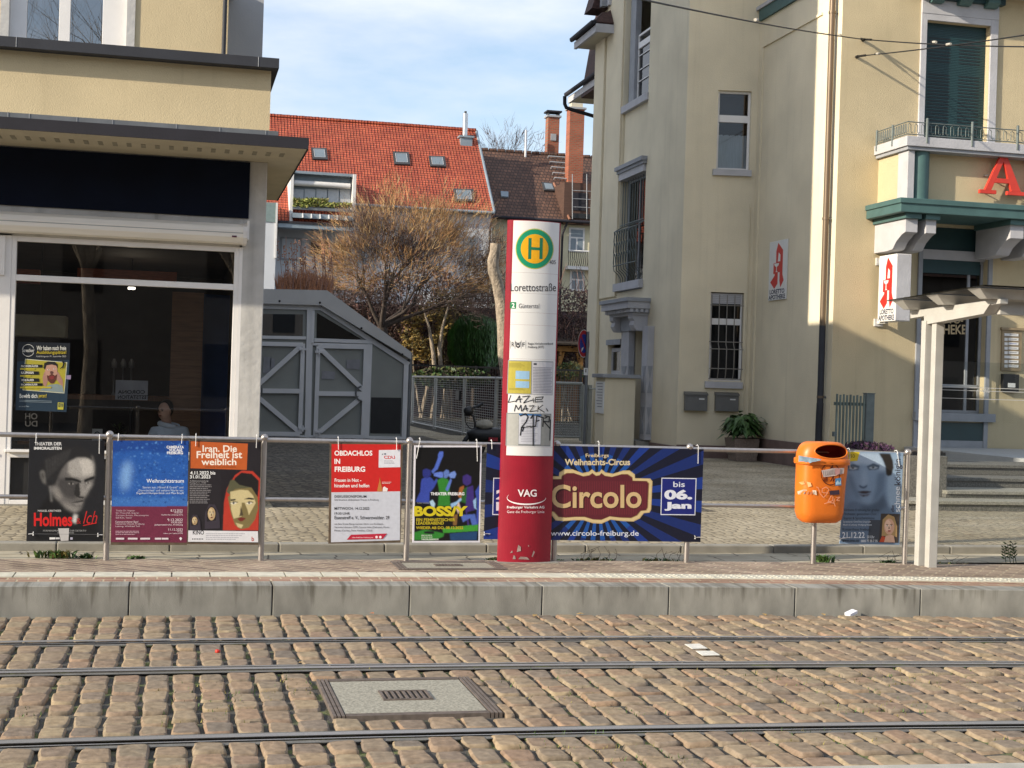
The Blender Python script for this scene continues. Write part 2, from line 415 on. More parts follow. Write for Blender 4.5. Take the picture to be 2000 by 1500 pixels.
for (ya, yb) in ((3.6, 6.20), (YCS+.01, 7.27), (7.43, 8.95), (9.13, 9.95), (10.12, 11.09)):
    x = -5.5
    while x < 12.5:
        wdt = rnd.uniform(.15, .185)
        nrow = max(1, round((yb-ya)/.245)); o = rnd.uniform(-.02, .02)
        cuts = [ya] + [ya+(yb-ya)*(i+rnd.uniform(-.16, .16))/nrow for i in range(1, nrow)] + [yb]
        for c0, c1 in zip(cuts, cuts[1:]):
            x0_, x1_, y0_, y1_ = x+rnd.uniform(.006, .014), x+wdt-rnd.uniform(.006, .014), c0+rnd.uniform(.010, .020), c1-rnd.uniform(.010, .020)
            sh_ = cyv(x+wdt/2, 0); mx0, mx1, my0, my1 = MHX0-.012, MHX1+.012, MHY0-.012-sh_, MHY1+.012-sh_
            if x0_ < mx1 and x1_ > mx0 and y0_ < my1 and y1_ > my0:      # trim the stones that meet the manhole
                op = [(x0_, min(x1_, mx0), y0_, y1_), (max(x0_, mx1), x1_, y0_, y1_), (x0_, x1_, y0_, min(y1_, my0)), (x0_, x1_, max(y0_, my1), y1_)]
                op = [o for o in op if o[1]-o[0] > .035 and o[3]-o[2] > .05]
                if not op: continue
                x0_, x1_, y0_, y1_ = max(op, key=lambda o: (o[1]-o[0])*(o[3]-o[2]))
            cxm, cym = (x0_+x1_)/2, (y0_+y1_)/2
            if ya < 6 and cxm > 6: continue
            stone(cxm, cyv(cxm, cym), (x1_-x0_)/2, (y1_-y0_)/2, rnd.uniform(-.010, .005), -KC*cxm*.0)
        x += wdt
struct(g.build('cobbled_road'))
# flush concrete beside the fourth rail
g = MB(); strip(g, 6.22, YCS, .004, M_concL); struct(g.build('concrete_strip'))

# rails
M_rail = mat('rail steel', (.36, .35, .34), .52, .7, var=.1, vscale=40, stretch=(1, 30, 1))
M_railside = mat('rail flank', (.10, .085, .07), .6, .6, var=.25, vscale=12)
M_groove = mat('rail groove', (.03, .027, .024), .8, .2, var=.3, vscale=10)
M_bead = mat('bitumen bead', (.13, .125, .115), .85, var=.25, vscale=9, bump=.3, bscale=80)
def rail(Y0, label, side=1):
    t = thing('tram_rail', label, 'rail', (1.0, cyv(1.0, Y0), 0), 'rails of the tram track')
    h = MB(); strip(h, Y0-.03, Y0+.03, .006, M_rail); strip(h, Y0-.036, Y0-.03, .004, M_railside); h.build('running_head', t)
    g1 = Y0+side*.03; g2 = Y0+side*.075; g3 = Y0+side*.092
    h = MB(); strip(h, min(g1, g2), max(g1, g2), -.024, M_groove); h.build('groove', t)
    h = MB(); strip(h, min(g2, g3), max(g2, g3), .003, M_rail); h.build('guard_lip', t)
    h = MB(); a, b = Y0-side*.03, Y0-side*.085; strip(h, min(a, b), max(a, b), -.003, M_bead); a, b = g3, g3+side*.05; strip(h, min(a, b), max(a, b), -.004, M_bead); h.build('sealing_bead', t)
rail(10.036, 'grooved steel tram rail nearest the grey platform kerb', -1)
rail(9.036, 'grooved steel tram rail between the white painted stones and the manhole', 1)
rail(7.347, 'grooved steel tram rail on the near side of the concrete manhole', -1)
rail(6.347, 'grooved steel tram rail bedded in the flush concrete strip', 1)

# manhole covers: aggregate slab, corrugated iron frame, slotted grate
M_black0 = mat('grate hole', (.012, .010, .008), .9)
M_iron = mat('cast iron', (.13, .105, .09), .75, .1, var=.3, vscale=20)
M_aggr = mat('aggregate slab', (.28, .265, .215), .95, var=.35, vscale=60, bump=.6, bscale=90, dist=.006)
def manhole(x0, x1, y0, y1, z, label, fr=.10, gratew=.26, gd=.09):
    t = thing('manhole_cover', label, 'manhole', ((x0+x1)/2, (y0+y1)/2, z))
    h = MB(); h.box(x0+fr, x1-fr, y0+fr*.9, y1-fr*.9, z-.05, z+.004, M_aggr); h.build('slab', t, bevel=.004)
    h = MB()
    for i in range(3):
        w = fr/3
        for (a, b, c, d) in ((x0+i*w, x0+(i+.72)*w, y0, y1), (x1-(i+.72)*w, x1-i*w, y0, y1), (x0+fr, x1-fr, y0+i*w*.9, y0+(i+.72)*w*.9), (x0+fr, x1-fr, y1-(i+.72)*w*.9, y1-i*w*.9)): h.box(a, b, c, d, z-.05, z+.008, M_iron)
    h.box(x0, x1, y0, y1, z-.06, z-.045, M_iron)
    h.build('frame', t)
    h = MB(); xm, ym = (x0+x1)/2, (y0+y1)/2
    h.box(xm-gratew/2, xm+gratew/2, ym-gd/2, ym+gd/2, z-.02, z+.006, M_black0)
    for i in range(9):
        xx = xm-gratew/2+gratew*i/8; h.box(xx-.008, xx+.008, ym-gd/2, ym+gd/2, z, z+.012, M_iron)
    for yy in (ym-gd/2, ym+gd/2): h.box(xm-gratew/2-.01, xm+gratew/2+.01, yy-.008, yy+.008, z, z+.012, M_iron)
    h.build('grate', t)
manhole(MHX0, MHX1, MHY0, MHY1, 0.0, 'concrete manhole cover with slotted grate and ribbed iron frame among the cobbles', .07, .27, .22)

# platform: kerb blocks, red setts, white guide tiles, brick field
HP = .217
M_kerb = mat('kerb granite', (.245, .24, .215), .9, var=.28, vscale=5, bump=.5, bscale=140, dist=.004, stretch=(1, 1, .5))
n_, l_ = nodes(M_kerb)
_b = n_['Principled BSDF']; _old = _b.inputs['Base Color'].links[0].from_socket
_tc = n_.new('ShaderNodeTexCoord'); _mp = n_.new('ShaderNodeMapping'); _mp.inputs['Scale'].default_value = (17, 0, 1.1)
_nz = n_.new('ShaderNodeTexNoise'); _nz.inputs['Scale'].default_value = 1.0; _nz.inputs['Detail'].default_value = 5
_sx = n_.new('ShaderNodeSeparateXYZ'); _mr = n_.new('ShaderNodeMapRange'); _mr.inputs[1].default_value = .02; _mr.inputs[2].default_value = .21; _mr.inputs[3].default_value = .0; _mr.inputs[4].default_value = .20
_ad = n_.new('ShaderNodeMath'); _ad.operation = 'ADD'
_rp = n_.new('ShaderNodeValToRGB'); _rp.color_ramp.elements[0].position = .66; _rp.color_ramp.elements[1].position = .86; _rp.color_ramp.elements[1].color = (.50, .48, .44, 1); _rp.color_ramp.elements[0].color = (1, 1, 1, 1)
_mx = n_.new('ShaderNodeMix'); _mx.data_type = 'RGBA'; _mx.blend_type = 'MULTIPLY'; _mx.inputs[0].default_value = 1
l_.new(_tc.outputs['Object'], _mp.inputs['Vector']); l_.new(_mp.outputs[0], _nz.inputs['Vector']); l_.new(_tc.outputs['Object'], _sx.inputs[0]); l_.new(_sx.outputs[2], _mr.inputs[0])
l_.new(_nz.outputs['Fac'], _ad.inputs[0]); l_.new(_mr.outputs[0], _ad.inputs[1]); l_.new(_ad.outputs[0], _rp.inputs['Fac']); l_.new(_old, _mx.inputs[6]); l_.new(_rp.outputs['Color'], _mx.inputs[7]); l_.new(_mx.outputs[2], _b.inputs['Base Color'])

joints = [-7.6, -6.3, -5.0, -3.75, -2.45] + [atz(x, 1190, .02).x for x in (-20, 252, 530, 797, 1055, 1300, 1542, 1779, 2030)] + [8.5, 9.8, 11.1, 12.4, 13.7, 15, 16.3]
joints = sorted(j for j in joints)
joints = [j for i, j in enumerate(joints) if i == 0 or j-joints[i-1] > .6]
g = MB()
for a, b in zip(joints, joints[1:]):
    ya, yb = cyv(a, 11.125), cyv(b, 11.125)
    g.hexa([(a+.004, ya, -.06), (b-.004, yb, -.06), (b-.004, yb+.235, -.06), (a+.004, ya+.235, -.06), (a+.004, ya, HP), (b-.004, yb, HP), (b-.004, yb+.235, HP), (a+.004, ya+.235, HP)], M_kerb)
struct(g.build('kerb', bevel=.006))
M_redsett = paver_mat('red setts', (lin('#94705e'), lin('#a68874')), lin('#b5a58c'), .16, .115, .010, curve=True, bump=.5)
M_field = paver_mat('platform bricks', (lin('#7b6a5f'), lin('#a3907f')), lin('#b3a58e'), .20, .10, .011, curve=True, rotz=R(38), bump=.5)
M_white = mat('white guide tile', (.52, .50, .41), .8, var=.15, vscale=9, bump=.2, bscale=60)
g = MB()
strip(g, 11.36, 12.74, HP-.012, M_conc)
strip(g, 11.362, 11.615, HP-.002, M_redsett)
strip(g, 11.865, 12.60, HP-.003, M_field)
xs2 = [-9+.5*i for i in range(55)]
vs = []
for x in xs2: vs += [(x, cyv(x, 12.60), HP-.003), (x, 12.68-.0095*x*x/2+.05, HP-.003)]
g.add(vs, [(2*i, 2*i+2, 2*i+3, 2*i+1) for i in range(len(xs2)-1)], M_field)
struct(g.build('platform'))
g = MB(); x = -8.9
off = atz(30, 1122, HP).x % .30
x = -9+off
while x < 17:
    ya, yb = cyv(x, 11.615), cyv(x+.29, 11.615)
    g.hexa([(x, ya, HP-.03), (x+.288, yb, HP-.03), (x+.288, yb+.25, HP-.03), (x, ya+.25, HP-.03), (x, ya, HP+.004), (x+.288, yb, HP+.004), (x+.288, yb+.25, HP+.004), (x, ya+.25, HP+.004)], M_white)
    if x > 3.3:
        for i in range(4):
            for j in range(3):
                xx = x+.036+.072*i; yy = cyv(xx, 11.615)+.06+.065*j
                g.lathe((xx, yy, HP+.003), [(.018, 0), (.012, .006), (0, .007)], M_white, 6)
    x += .30
struct(g.build('guide_strip'))
c0, c1 = atz(790, 1103, HP), atz(985, 1120, HP)
manhole(atz(768, 1103, HP).x, atz(975, 1103, HP).x, 12.02, 12.55, HP-.002, 'second concrete manhole cover, on the platform at the foot of the red stop pillar', .09, .22, .10)

# behind the railing: dark joint, concrete gutter, kerb stones, sett pavement
def rstrip(mb, a, b, z, m, za=None): strip(mb, a, b, z, m, xs2, za, .0095)
g = MB(); rstrip(g, 12.71, 12.80, HP-.03, M_soil); struct(g.build('shadow_joint'))  # dark soil strip stands in for the shadow below the posters
g = MB()
M_gut = paver_mat('gutter slabs', (lin('#b0a894'), lin('#bbb29c')), lin('#6d6557'), .62, .36, .012, rough=.9, bump=.25, dist=.006)
vs = [(-30, 12.78, .185), (60, 12.78, .185), (60, 13.50, .185), (-30, 13.50, .185)]
g.quad(*vs, M_gut); struct(g.build('gutter'))
g = MB(); x = -10
while x < 30:
    g.box(x, x+.995, 13.50, 13.66, .05, .262, M_conc); x += 1.0
struct(g.build('kerb_stones', bevel=.012))
M_setts = sett_mat('pavement setts', lin('#b8ac94'), lin('#a99e88'), lin('#756b5a'), 8.5, .9, .45, .012)
M_dark = sett_mat('driveway setts', lin('#7c7468'), lin('#6a635a'), lin('#38332b'), 7.0)
g = MB(); g.quad((-40, 13.66, .245), (70, 13.66, .245), (70, 60, .245), (-40, 60, .245), M_setts); struct(g.build('pavement'))
g = MB(); g.quad((1.2, 17.4, .249), (6.9, 17.4, .249), (6.9, 40, .249), (1.2, 40, .249), M_dark); struct(g.build('driveway'))
g = MB(); g.quad((-60, 60, .24), (120, 60, .24), (120, 140, .24), (-60, 140, .24), M_soil)
g.quad((7.9, 41, .253), (40, 41, .253), (40, 60, .253), (7.9, 60, .253), M_soil); struct(g.build('garden_soil'))
# ---------------------------------------------------------------- shared building materials
M_stucco = mat('cream stucco', (.60, .49, .30), .9, var=.07, vscale=1.2, bump=.5, bscale=85, dist=.008, streak=.10)
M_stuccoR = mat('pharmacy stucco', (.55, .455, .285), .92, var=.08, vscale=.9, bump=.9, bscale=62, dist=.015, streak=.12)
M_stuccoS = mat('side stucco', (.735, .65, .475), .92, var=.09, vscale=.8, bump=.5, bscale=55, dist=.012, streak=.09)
M_trim = mat('white trim', (.62, .61, .60), .7, var=.06, vscale=5, bump=.2, bscale=40)
M_trimg = mat('grey trim', (.30, .31, .33), .8, var=.1, vscale=4, bump=.25, bscale=50)
M_pvc = mat('white window frame', (.78, .76, .74), .4, var=.03)
M_zinc = mat('zinc sheet', (.17, .18, .19), .5, .4, var=.15, vscale=4)
M_dkmetal = mat('dark metal coping', (.030, .032, .040), .7, .1, var=.15, vscale=3)
M_fascia = mat('dark fascia board', (.016, .015, .022), .8, var=.15, vscale=3)
M_soffit = mat('soffit boards', (.52, .47, .36), .8, var=.06, vscale=3)
M_vent = mat('vent slots', (.28, .26, .20), .8)
M_navy = mat('navy sign panel', (.003, .006, .017), .75, var=.2, vscale=2, spec=.15)
M_plaster = mat('weathered white plaster', (.52, .51, .49), .85, var=.12, vscale=4, bump=.5, bscale=14, dist=.012, streak=.25)
M_greyw = mat('grey render', (.36, .37, .39), .9, var=.05, vscale=1.5, bump=.25, bscale=30)
M_dark = MATS['driveway setts']
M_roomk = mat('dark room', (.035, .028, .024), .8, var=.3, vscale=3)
M_wood = mat('dark wood', (.18, .085, .042), .6, var=.35, vscale=3, stretch=(8, 8, .6))
M_wood2 = mat('brown boards', (.26, .135, .07), .6, var=.3, vscale=4, stretch=(.7, 8, 9))
M_curtain = mat('net curtain', (.50, .55, .60), .9, var=.12, vscale=10, stretch=(8, 8, .3))
def glass_mat(name, tint, fmin=.05, rough=0.0, fac=None):
    m = bpy.data.materials.new(name); m.use_nodes = True; n, l = nodes(m); n.clear()
    o = n.new('ShaderNodeOutputMaterial'); mx = n.new('ShaderNodeMixShader'); tr = n.new('ShaderNodeBsdfTransparent'); gl = n.new('ShaderNodeBsdfGlossy'); fr = n.new('ShaderNodeFresnel')
    tr.inputs['Color'].default_value = (*tint, 1); gl.inputs['Roughness'].default_value = rough; fr.inputs['IOR'].default_value = 1.5
    mr = n.new('ShaderNodeMapRange'); mr.inputs[1].default_value = 0; mr.inputs[2].default_value = 1; mr.inputs[3].default_value = fmin; mr.inputs[4].default_value = 1
    l.new(fr.outputs[0], mr.inputs[0]); l.new(mr.outputs[0], mx.inputs[0]); l.new(tr.outputs[0], mx.inputs[1]); l.new(gl.outputs[0], mx.inputs[2]); l.new(mx.outputs[0], o.inputs[0])
    MATS[name] = m; return m
M_glass = glass_mat('window glass', (.92, .94, .94), .065)
M_glassd = glass_mat('tinted glass', (.30, .33, .34), .06)
M_glassw = glass_mat('upper window glass', (.45, .5, .55), .32)
M_frost = mat('frosted glass', (.25, .26, .24), .4, var=.08, vscale=1.5, spec=.5)
M_black = mat('black plastic', (.012, .012, .013), .5, var=.2)

# ---------------------------------------------------------------- café building on the left
FL = Frame((0, 17.3), (1, 0))          # u = X
cafe = thing('cafe_building', 'cream café building with navy sign panel, white awning cassette and big shop window', 'building', (-3, 22, .24))
XL = -9.5
m = MB()
m.fbox(FL, XL, 1.01, -.35, 0, 4.50, 5.49, M_stucco)
m.box(.81, 1.005, 17.65, 27.0, .24, 5.49, M_stucco)
m.box(XL, .81, 17.65, 24.0, 5.3, 5.45, M_zinc)
m.box(XL, XL+.2, 17.65, 27, .24, 5.49, M_stucco)
m.build('wall', cafe)
m = MB()
m.fbox(FL, .735, 1.0, -.35, 0, .24, 4.39, M_plaster); m.build('corner_pillar', cafe, bevel=.008)
m = MB()
m.fbox(FL, XL, .735, -.30, .0, 3.36, 4.39, M_plaster); m.build('lintel', cafe)
m = MB(); a = at(0, 283, 17.27); m.fbox(FL, XL, .795, 0, .03, 3.705, 4.375, M_navy); m.build('sign_panel', cafe)
m = MB()                                             # parapet coping
m.box(XL, 1.09, 17.12, 17.7, 5.49, 5.61, M_dkmetal); m.box(.80, 1.09, 17.7, 27.05, 5.49, 5.61, M_dkmetal)
for xx in (at(32, 80, 17.12).x, at(505, 120, 17.12).x): m.box(xx-.004, xx+.004, 17.116, 17.125, 5.492, 5.612, M_trimg)
m.build('coping', cafe, bevel=.006)
m = MB()                                             # canopy
YC = 16.06
m.box(XL, 1.36, YC, 17.3, 4.39, 4.41, M_soffit); m.box(1.0, 1.36, 17.3, 21.0, 4.39, 4.41, M_soffit)
for i in range(34):
    xx = 1.12-.155*i; m.box(xx-.026, xx+.026, 16.50, 16.76, 4.386, 4.392, M_vent)
m.build('soffit', cafe)
m = MB()
m.box(XL, 1.375, YC-.02, YC, 4.385, 4.512, M_fascia); m.box(1.36, 1.378, YC, 21.0, 4.385, 4.512, M_fascia)
m.box(XL, 1.36, YC, 17.3, 4.41, 4.50, M_fascia); m.box(1.0, 1.36, 17.3, 21.0, 4.41, 4.50, M_fascia)
m.build('canopy', cafe)
m = MB(); m.box(XL, 1.04, YC+.06, 17.3, 4.50, 4.575, M_zinc)
for i in range(7): xx = at([15, 57, 150, 220, 345, 430, 520][i], 235, YC+.05).x; m.box(xx-.004, xx+.004, YC+.055, YC+.06, 4.505, 4.577, M_trimg)
m.build('gutter', cafe)
m = MB()                                             # awning cassette: a rounded box section
prof = [(0, 3.40), (-.05, 3.385), (-.15, 3.40), (-.205, 3.46), (-.21, 3.53), (-.19, 3.58), (-.14, 3.615), (0, 3.635)]
M_awn = mat('white awning cassette', (.86, .83, .77), .45, var=.05, vscale=2, stretch=(1, 1, 14))
m.loft([[(XL, 17.3+y, z) for y, z in prof], [(.73, 17.3+y, z) for y, z in prof]], M_awn, smooth=False)
m.box(XL, .73, 17.088, 17.094, 3.505, 3.512, M_trimg)
m.build('awning_cassette', cafe)
m = MB(); pr2 = [(y*1.08+.0, 3.515+(z-3.515)*1.1) for y, z in prof]
m.loft([[(.73, 17.3+y, z) for y, z in pr2], [(.775, 17.3+y, z) for y, z in pr2]], M_pvc, smooth=False); m.box(.775, .80, 17.1, 17.3, 3.44, 3.66, M_pvc)
M_purple = mat('purple badge', (.09, .01, .05), .5); m.box(.60, .655, 17.085, 17.09, 3.455, 3.475, M_purple); m.build('awning_end_cap', cafe)

# shop window: frame, panes, dark panels below
def shop_window(u0, u1):
    f = MB(); w = .055
    for a, b, c, d in ((u0, u0+w, .26, 3.36), (u1-w, u1, .26, 3.36), (u0+w, u1-w, 3.30, 3.36), (u0+w, u1-w, 2.845, 2.915), (u0+w, u1-w, .80, .89), (u0+w, u1-w, .26, .31)): f.fbox(FL, a, b, -.10, -.005, c, d, M_pvc)
    f.fbox(FL, u0, u1, -.10, .05, .865, .895, M_pvc)
    o = f.build('window', cafe, bevel=.004)
    g = MB()
    for c, d in ((.89, 2.845), (2.915, 3.30)): g.quad(FL.P(u0+w, -.06, c), FL.P(u1-w, -.06, c), FL.P(u1-w, -.06, d), FL.P(u0+w, -.06, d), M_glass)
    g.build('pane', o)
    g = MB(); g.fbox(FL, u0+w, u1-w, -.08, -.05, .31, .80, M_black); g.build('lower_panel', o)
shop_window(-1.88, .70)
shop_window(-4.72, -2.08)
shop_window(-7.5, -4.9)
m = MB()
for a, b in ((-2.08, -1.88), (-4.9, -4.72), (.70, .74)): m.fbox(FL, a, b, -.12, 0, .24, 3.38, M_pvc)
m.fbox(FL, -2.02, -1.95, 0, .03, 2.9, 3.35, M_pvc)
m.fbox(FL, XL, .74, -.12, .02, .20, .262, M_conc)
m.build('mullion', cafe)

# room behind the window (walls, floor, ceiling of the same house)
m = MB()
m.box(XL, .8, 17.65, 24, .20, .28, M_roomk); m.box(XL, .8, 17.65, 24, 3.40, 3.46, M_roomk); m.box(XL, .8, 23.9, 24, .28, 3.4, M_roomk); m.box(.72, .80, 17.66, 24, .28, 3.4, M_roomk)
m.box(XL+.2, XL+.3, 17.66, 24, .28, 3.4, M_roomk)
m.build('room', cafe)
M_beam = mat('brick red beam', (.34, .09, .04), .7, var=.3, vscale=5, stretch=(2, 2, 12))
m = MB(); p, q = at(20, 525, 19.5), at(78, 545, 19.5); m.box(-3, q.x, 19.4, 19.6, p.z-.18, p.z, M_beam); p, q = at(152, 527, 19.5), at(345, 550, 19.5); m.box(p.x, q.x, 19.4, 19.6, q.z, p.z+.02, M_beam); m.build('interior_beam', cafe)
m = MB(); p, q = at(337, 570, 19.8), at(390, 850, 19.8); m.box(p.x, q.x, 19.75, 20.1, .28, p.z, M_wood2); m.build('board_partition', cafe)
M_blue = mat('dark blue panel', (.035, .09, .28), .5, var=.2, vscale=2)
m = MB(); p, q = at(394, 575, 20.6), at(452, 850, 20.6); m.box(p.x, q.x, 20.55, 20.65, .28, p.z, M_blue); m.build('blue_panel', cafe)

# upper storey: low front block and tall rear block
FU = Frame((0, 18.3), (1, 0))
wl_, wr_ = at(17, 60, 18.3).x, at(247, 60, 18.3).x
UR = at(445, 60, 18.3).x
m = MB()
m.wall(FU, XL, UR, 5.45, 8.1, [(wl_, wr_, 5.75, 7.9, .16)], M_stucco, M_plaster)
m.quad((UR, 18.3, 5.45), (UR, 24.2, 5.45), (UR, 24.2, 8.1), (UR, 18.3, 8.1), M_stucco)
m.quad((XL, 18.3, 8.1), (UR, 18.3, 8.1), (UR, 24.2, 8.1), (XL, 24.2, 8.1), M_zinc)
m.build('upper_wall', cafe)
for a, b in ((wl_-.10, wl_), (wr_, wr_+.10)): m = MB(); m.fbox(FU, a, b, 0, .02, 5.5, 8.0, M_plaster); m.build('window_surround', cafe)
f = MB(); w = .06
xm0, xm1 = at(115, 60, 18.4).x, at(137, 60, 18.4).x
for a, b in ((wl_, at(52, 60, 18.4).x), (xm0, xm1), (at(200, 60, 18.4).x, wr_)): f.fbox(FU, a, b, -.15, -.08, 5.7, 7.9, M_pvc)
f.fbox(FU, wl_, wr_, -.15, -.08, 5.7, 5.79, M_pvc); f.fbox(FU, wl_, wr_, -.15, -.08, 7.8, 7.9, M_pvc)
uw = f.build('upper_window', cafe, bevel=.004)
g = MB(); g.quad(FU.P(wl_, -.12, 5.75), FU.P(wr_, -.12, 5.75), FU.P(wr_, -.12, 7.9), FU.P(wl_, -.12, 7.9), M_glassw); g.build('pane', uw)
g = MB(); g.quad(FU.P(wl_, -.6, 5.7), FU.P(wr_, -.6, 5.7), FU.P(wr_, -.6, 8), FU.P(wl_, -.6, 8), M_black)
for i in range(12):
    if i in (3, 4, 6, 7, 8): continue
    u = wl_+(wr_-wl_)*i/12; g.fbox(FU, u, u+(wr_-wl_)/13, -.42-.03*(i % 2), -.4, 5.7, 8, M_curtain)
g.build('curtain', uw)
m = MB(); x = at(438, 60, 18.22).x; m.tube([(x, 18.22, 5.5), (x, 18.22, 8.1)], .028, M_dkmetal, 10); m.build('downpipe', cafe)
m = MB(); m.box(XL, UR+.25, 17.9, 24.3, 8.1, 8.25, M_soffit); m.build('eaves', cafe)
XR = at(512.5, 100, 24.16).x
m = MB(); m.box(XL, XR, 24.16, 36.5, .2, 17.2, M_greyw); m.build('rear_block', cafe)
m = MB(); m.box(XL, 1.0, 36.5, 50, .2, 7.2, M_greyw); m.build('rear_shade_block', cafe)  # unseen block, added and sized to shade the hall and fence

# ---------------------------------------------------------------- things inside the café window
def pmap(Y, x0, y0, s): return lambda x, y, o=0.0: at(x0+x*s, y0+y*s, Y-o)
t = thing('hanging_lamp', 'beige rectangular lampshade hanging behind the café window above the job poster', 'lamp', at(80, 640, 18.9))
p, q = at(26, 614, 18.9), at(130, 660, 18.9)
M_shade = mat('beige lampshade', (.34, .29, .19), .9, var=.12, vscale=6)
m = MB(); m.box(p.x, q.x, 18.7, 19.1, q.z, p.z, M_shade); m.build('shade', t, bevel=.01)
m = MB(); m.tube([((p.x+q.x)/2, 18.9, p.z), ((p.x+q.x)/2, 18.9, 3.4)], .008, M_black, 6); m.build('cable', t)
M_lampw = bpy.data.materials.new('lamp glow'); M_lampw.use_nodes = True; M_lampw.node_tree.nodes['Principled BSDF'].inputs['Emission Color'].default_value = (1, .9, .75, 1); M_lampw.node_tree.nodes['Principled BSDF'].inputs['Emission Strength'].default_value = 2.5
p = at(257, 565, 20.5)
t = thing('ceiling_spot', 'small lit spotlight glowing under the café ceiling behind the window', 'lamp', p)
m = MB(); m.lathe((p.x, p.y, p.z), [(.0, .0), (.05, .0), (.05, .03), (.0, .03)], M_lampw, 12); m.build('lamp_disc', t)
m = MB(); m.tube([(p.x, p.y, p.z+.03), (p.x, p.y, 3.41)], .012, M_black, 6); m.build('stem', t)
ld = bpy.data.lights.new('spot_lamp', 'POINT'); ld.energy = 3.5; ld.color = (1, .82, .6); ld.shadow_soft_size = .06; lo = bpy.data.objects.new('spot_lamp', ld); COL.objects.link(lo); lo.location = (p.x, p.y, p.z-.08); adopt(lo, t)
# counter along the window
t = thing('window_counter', 'long wooden counter behind the café window with the seated guest', 'counter', (-.6, 17.95, .28))
m = MB(); m.box(-1.8, .65, 17.72, 18.02, .93, .97, M_wood); m.build('top', t, bevel=.004)
for xx in (-1.7, -.6, .5):
    m = MB(); m.box(xx-.03, xx+.03, 17.85, 17.91, .28, .93, M_wood); m.build('leg', t)
t = thing('back_counter', 'dark back counter with taps deep inside the café', 'counter', (-.6, 21, .28))
p, q = at(140, 770, 21), at(440, 775, 21)
m = MB(); m.box(p.x, q.x, 20.7, 21.4, .28, p.z-.06, M_roomk); m.build('body', t)
m = MB(); m.box(p.x-.05, q.x+.05, 20.65, 21.45, p.z-.06, p.z, M_wood); m.build('top', t)
for px in (221, 239, 255):
    c = at(px, 772, 21); m = MB(); m.lathe((c.x, 21, c.z), [(.03, 0), (.012, .05), (.012, .38), (.035, .40), (.04, .46), (.015, .52)], M_zinc, 10); m.build('tap', t)
p, q = at(226, 742, 19.2), at(288, 782, 19.2)
t = thing('test_sign', 'grey mirrored CORONA TESTSTATION board seen from behind inside the café', 'sign', ((p.x+q.x)/2, 19.2, q.z))
M_brd = mat('grey board', (.34, .34, .36), .7); M_dklet = mat('dark lettering', (.02, .02, .022), .7)
m = MB(); m.box(p.x, q.x, 19.2, 19.22, q.z, p.z, M_brd); m.build('board', t)
m = MB(); P = lambda x, y: at(x, y, 19.195)
text(m, 'CORONA', M_dklet, P, 283, 762, 230, 769, .02); text(m, 'TESTSTATION', M_dklet, P, 292, 772, 230, 779, .02)
m.build('lettering', t)
m = MB(); m.tube([((p.x+q.x)/2, 19.21, .28), ((p.x+q.x)/2, 19.21, q.z)], .02, M_black, 8); m.lathe(((p.x+q.x)/2, 19.21, .28), [(.18, 0), (.18, .02), (.02, .03)], M_black, 14); m.build('stand', t)
c = at(190, 847, 17.85)
t = thing('menu_card', 'white menu card with a round emblem standing on the café counter', 'card', (c.x, 17.85, .97))
m = MB(); m.box(c.x-.06, c.x+.06, 17.84, 17.85, .97, 1.13, mat('white card', (.45, .45, .43), .7)); m.lathe((c.x, 17.845, .97), [(.05, 0), (.05, .012), (0, .012)], M_brd, 12); m.build('card', t)
m = MB(); vs = [Vector((c.x+.035*math.cos(a), 17.837, 1.065+.035*math.sin(a))) for a in [2*math.pi*i/16 for i in range(16)]]; m.poly(vs, M_dklet); vs = [Vector((c.x+.022*math.cos(a), 17.835, 1.065+.022*math.sin(a))) for a in [2*math.pi*i/16 for i in range(16)]]; m.poly(vs, M_brd); m.build('emblem', t)
c = at(232, 838, 17.88)
t = thing('flower_pot', 'white pot with dark leaves on the café counter beside the seated guest', 'pot', (c.x, 17.88, .97))
m = MB(); m.lathe((c.x, 17.88, .97), [(.035, 0), (.05, .10), (.045, .10), (.04, .08), (0, .08)], mat('grey pot', (.22, .23, .25), .4), 14); m.build('pot', t)
m = MB(); rr = random.Random(5)
for i in range(60):
    a = rr.uniform(0, 6.28); r = rr.uniform(0, .07); b = Vector((c.x+r*math.cos(a), 17.88+r*math.sin(a), 1.07+rr.uniform(0, .13))); d = Vector((math.cos(a), math.sin(a), .6))*.04; e = d.cross(Vector((0, 0, 1)))*.4
    m.quad(b-d+e*0, b+e, b+d, b-e, M_roomk if i % 3 else M_grass)
m.build('leaves', t)

# job poster taped inside the glass
PJ = pmap(17.352, 0, 640, 180/1227)
def art(mb, P, h, pts, lay): mb.poly([P(x, y, lay*.0006) for x, y in pts], ink(h))
t = thing('job_poster', 'dark blue recruiting poster with shouting man taped inside the café window', 'poster', PJ(545, 1110))
m = MB(); m.prism([PJ(240, 190), PJ(935, 205), PJ(885, 1125), PJ(205, 1098)], (0, .002, 0), ink('#141c26')); m.build('sheet', t)
m = MB()
art(m, PJ, '#10161f', [(240, 192), (933, 207), (928, 425), (236, 440)], 1); art(m, PJ, '#1f3344', [(228, 450), (925, 430), (885, 1122), (207, 1096)], 1)
art(m, PJ, '#c9c9b4', [(335, 415), (895, 460), (857, 875), (300, 832)], 2); art(m, PJ, '#a49a32', [(340, 424), (885, 466), (850, 865), (305, 826)], 3)
art(m, PJ, '#7d8c8f', [(520, 835), (600, 790), (660, 760), (760, 750), (830, 770), (850, 865)], 4)
art(m, PJ, '#a37a6d', [(568, 660), (590, 590), (615, 590), (640, 700), (610, 790), (575, 760)], 5); art(m, PJ, '#a37a6d', [(745, 590), (775, 590), (835, 700), (840, 790), (790, 740), (745, 680)], 5)
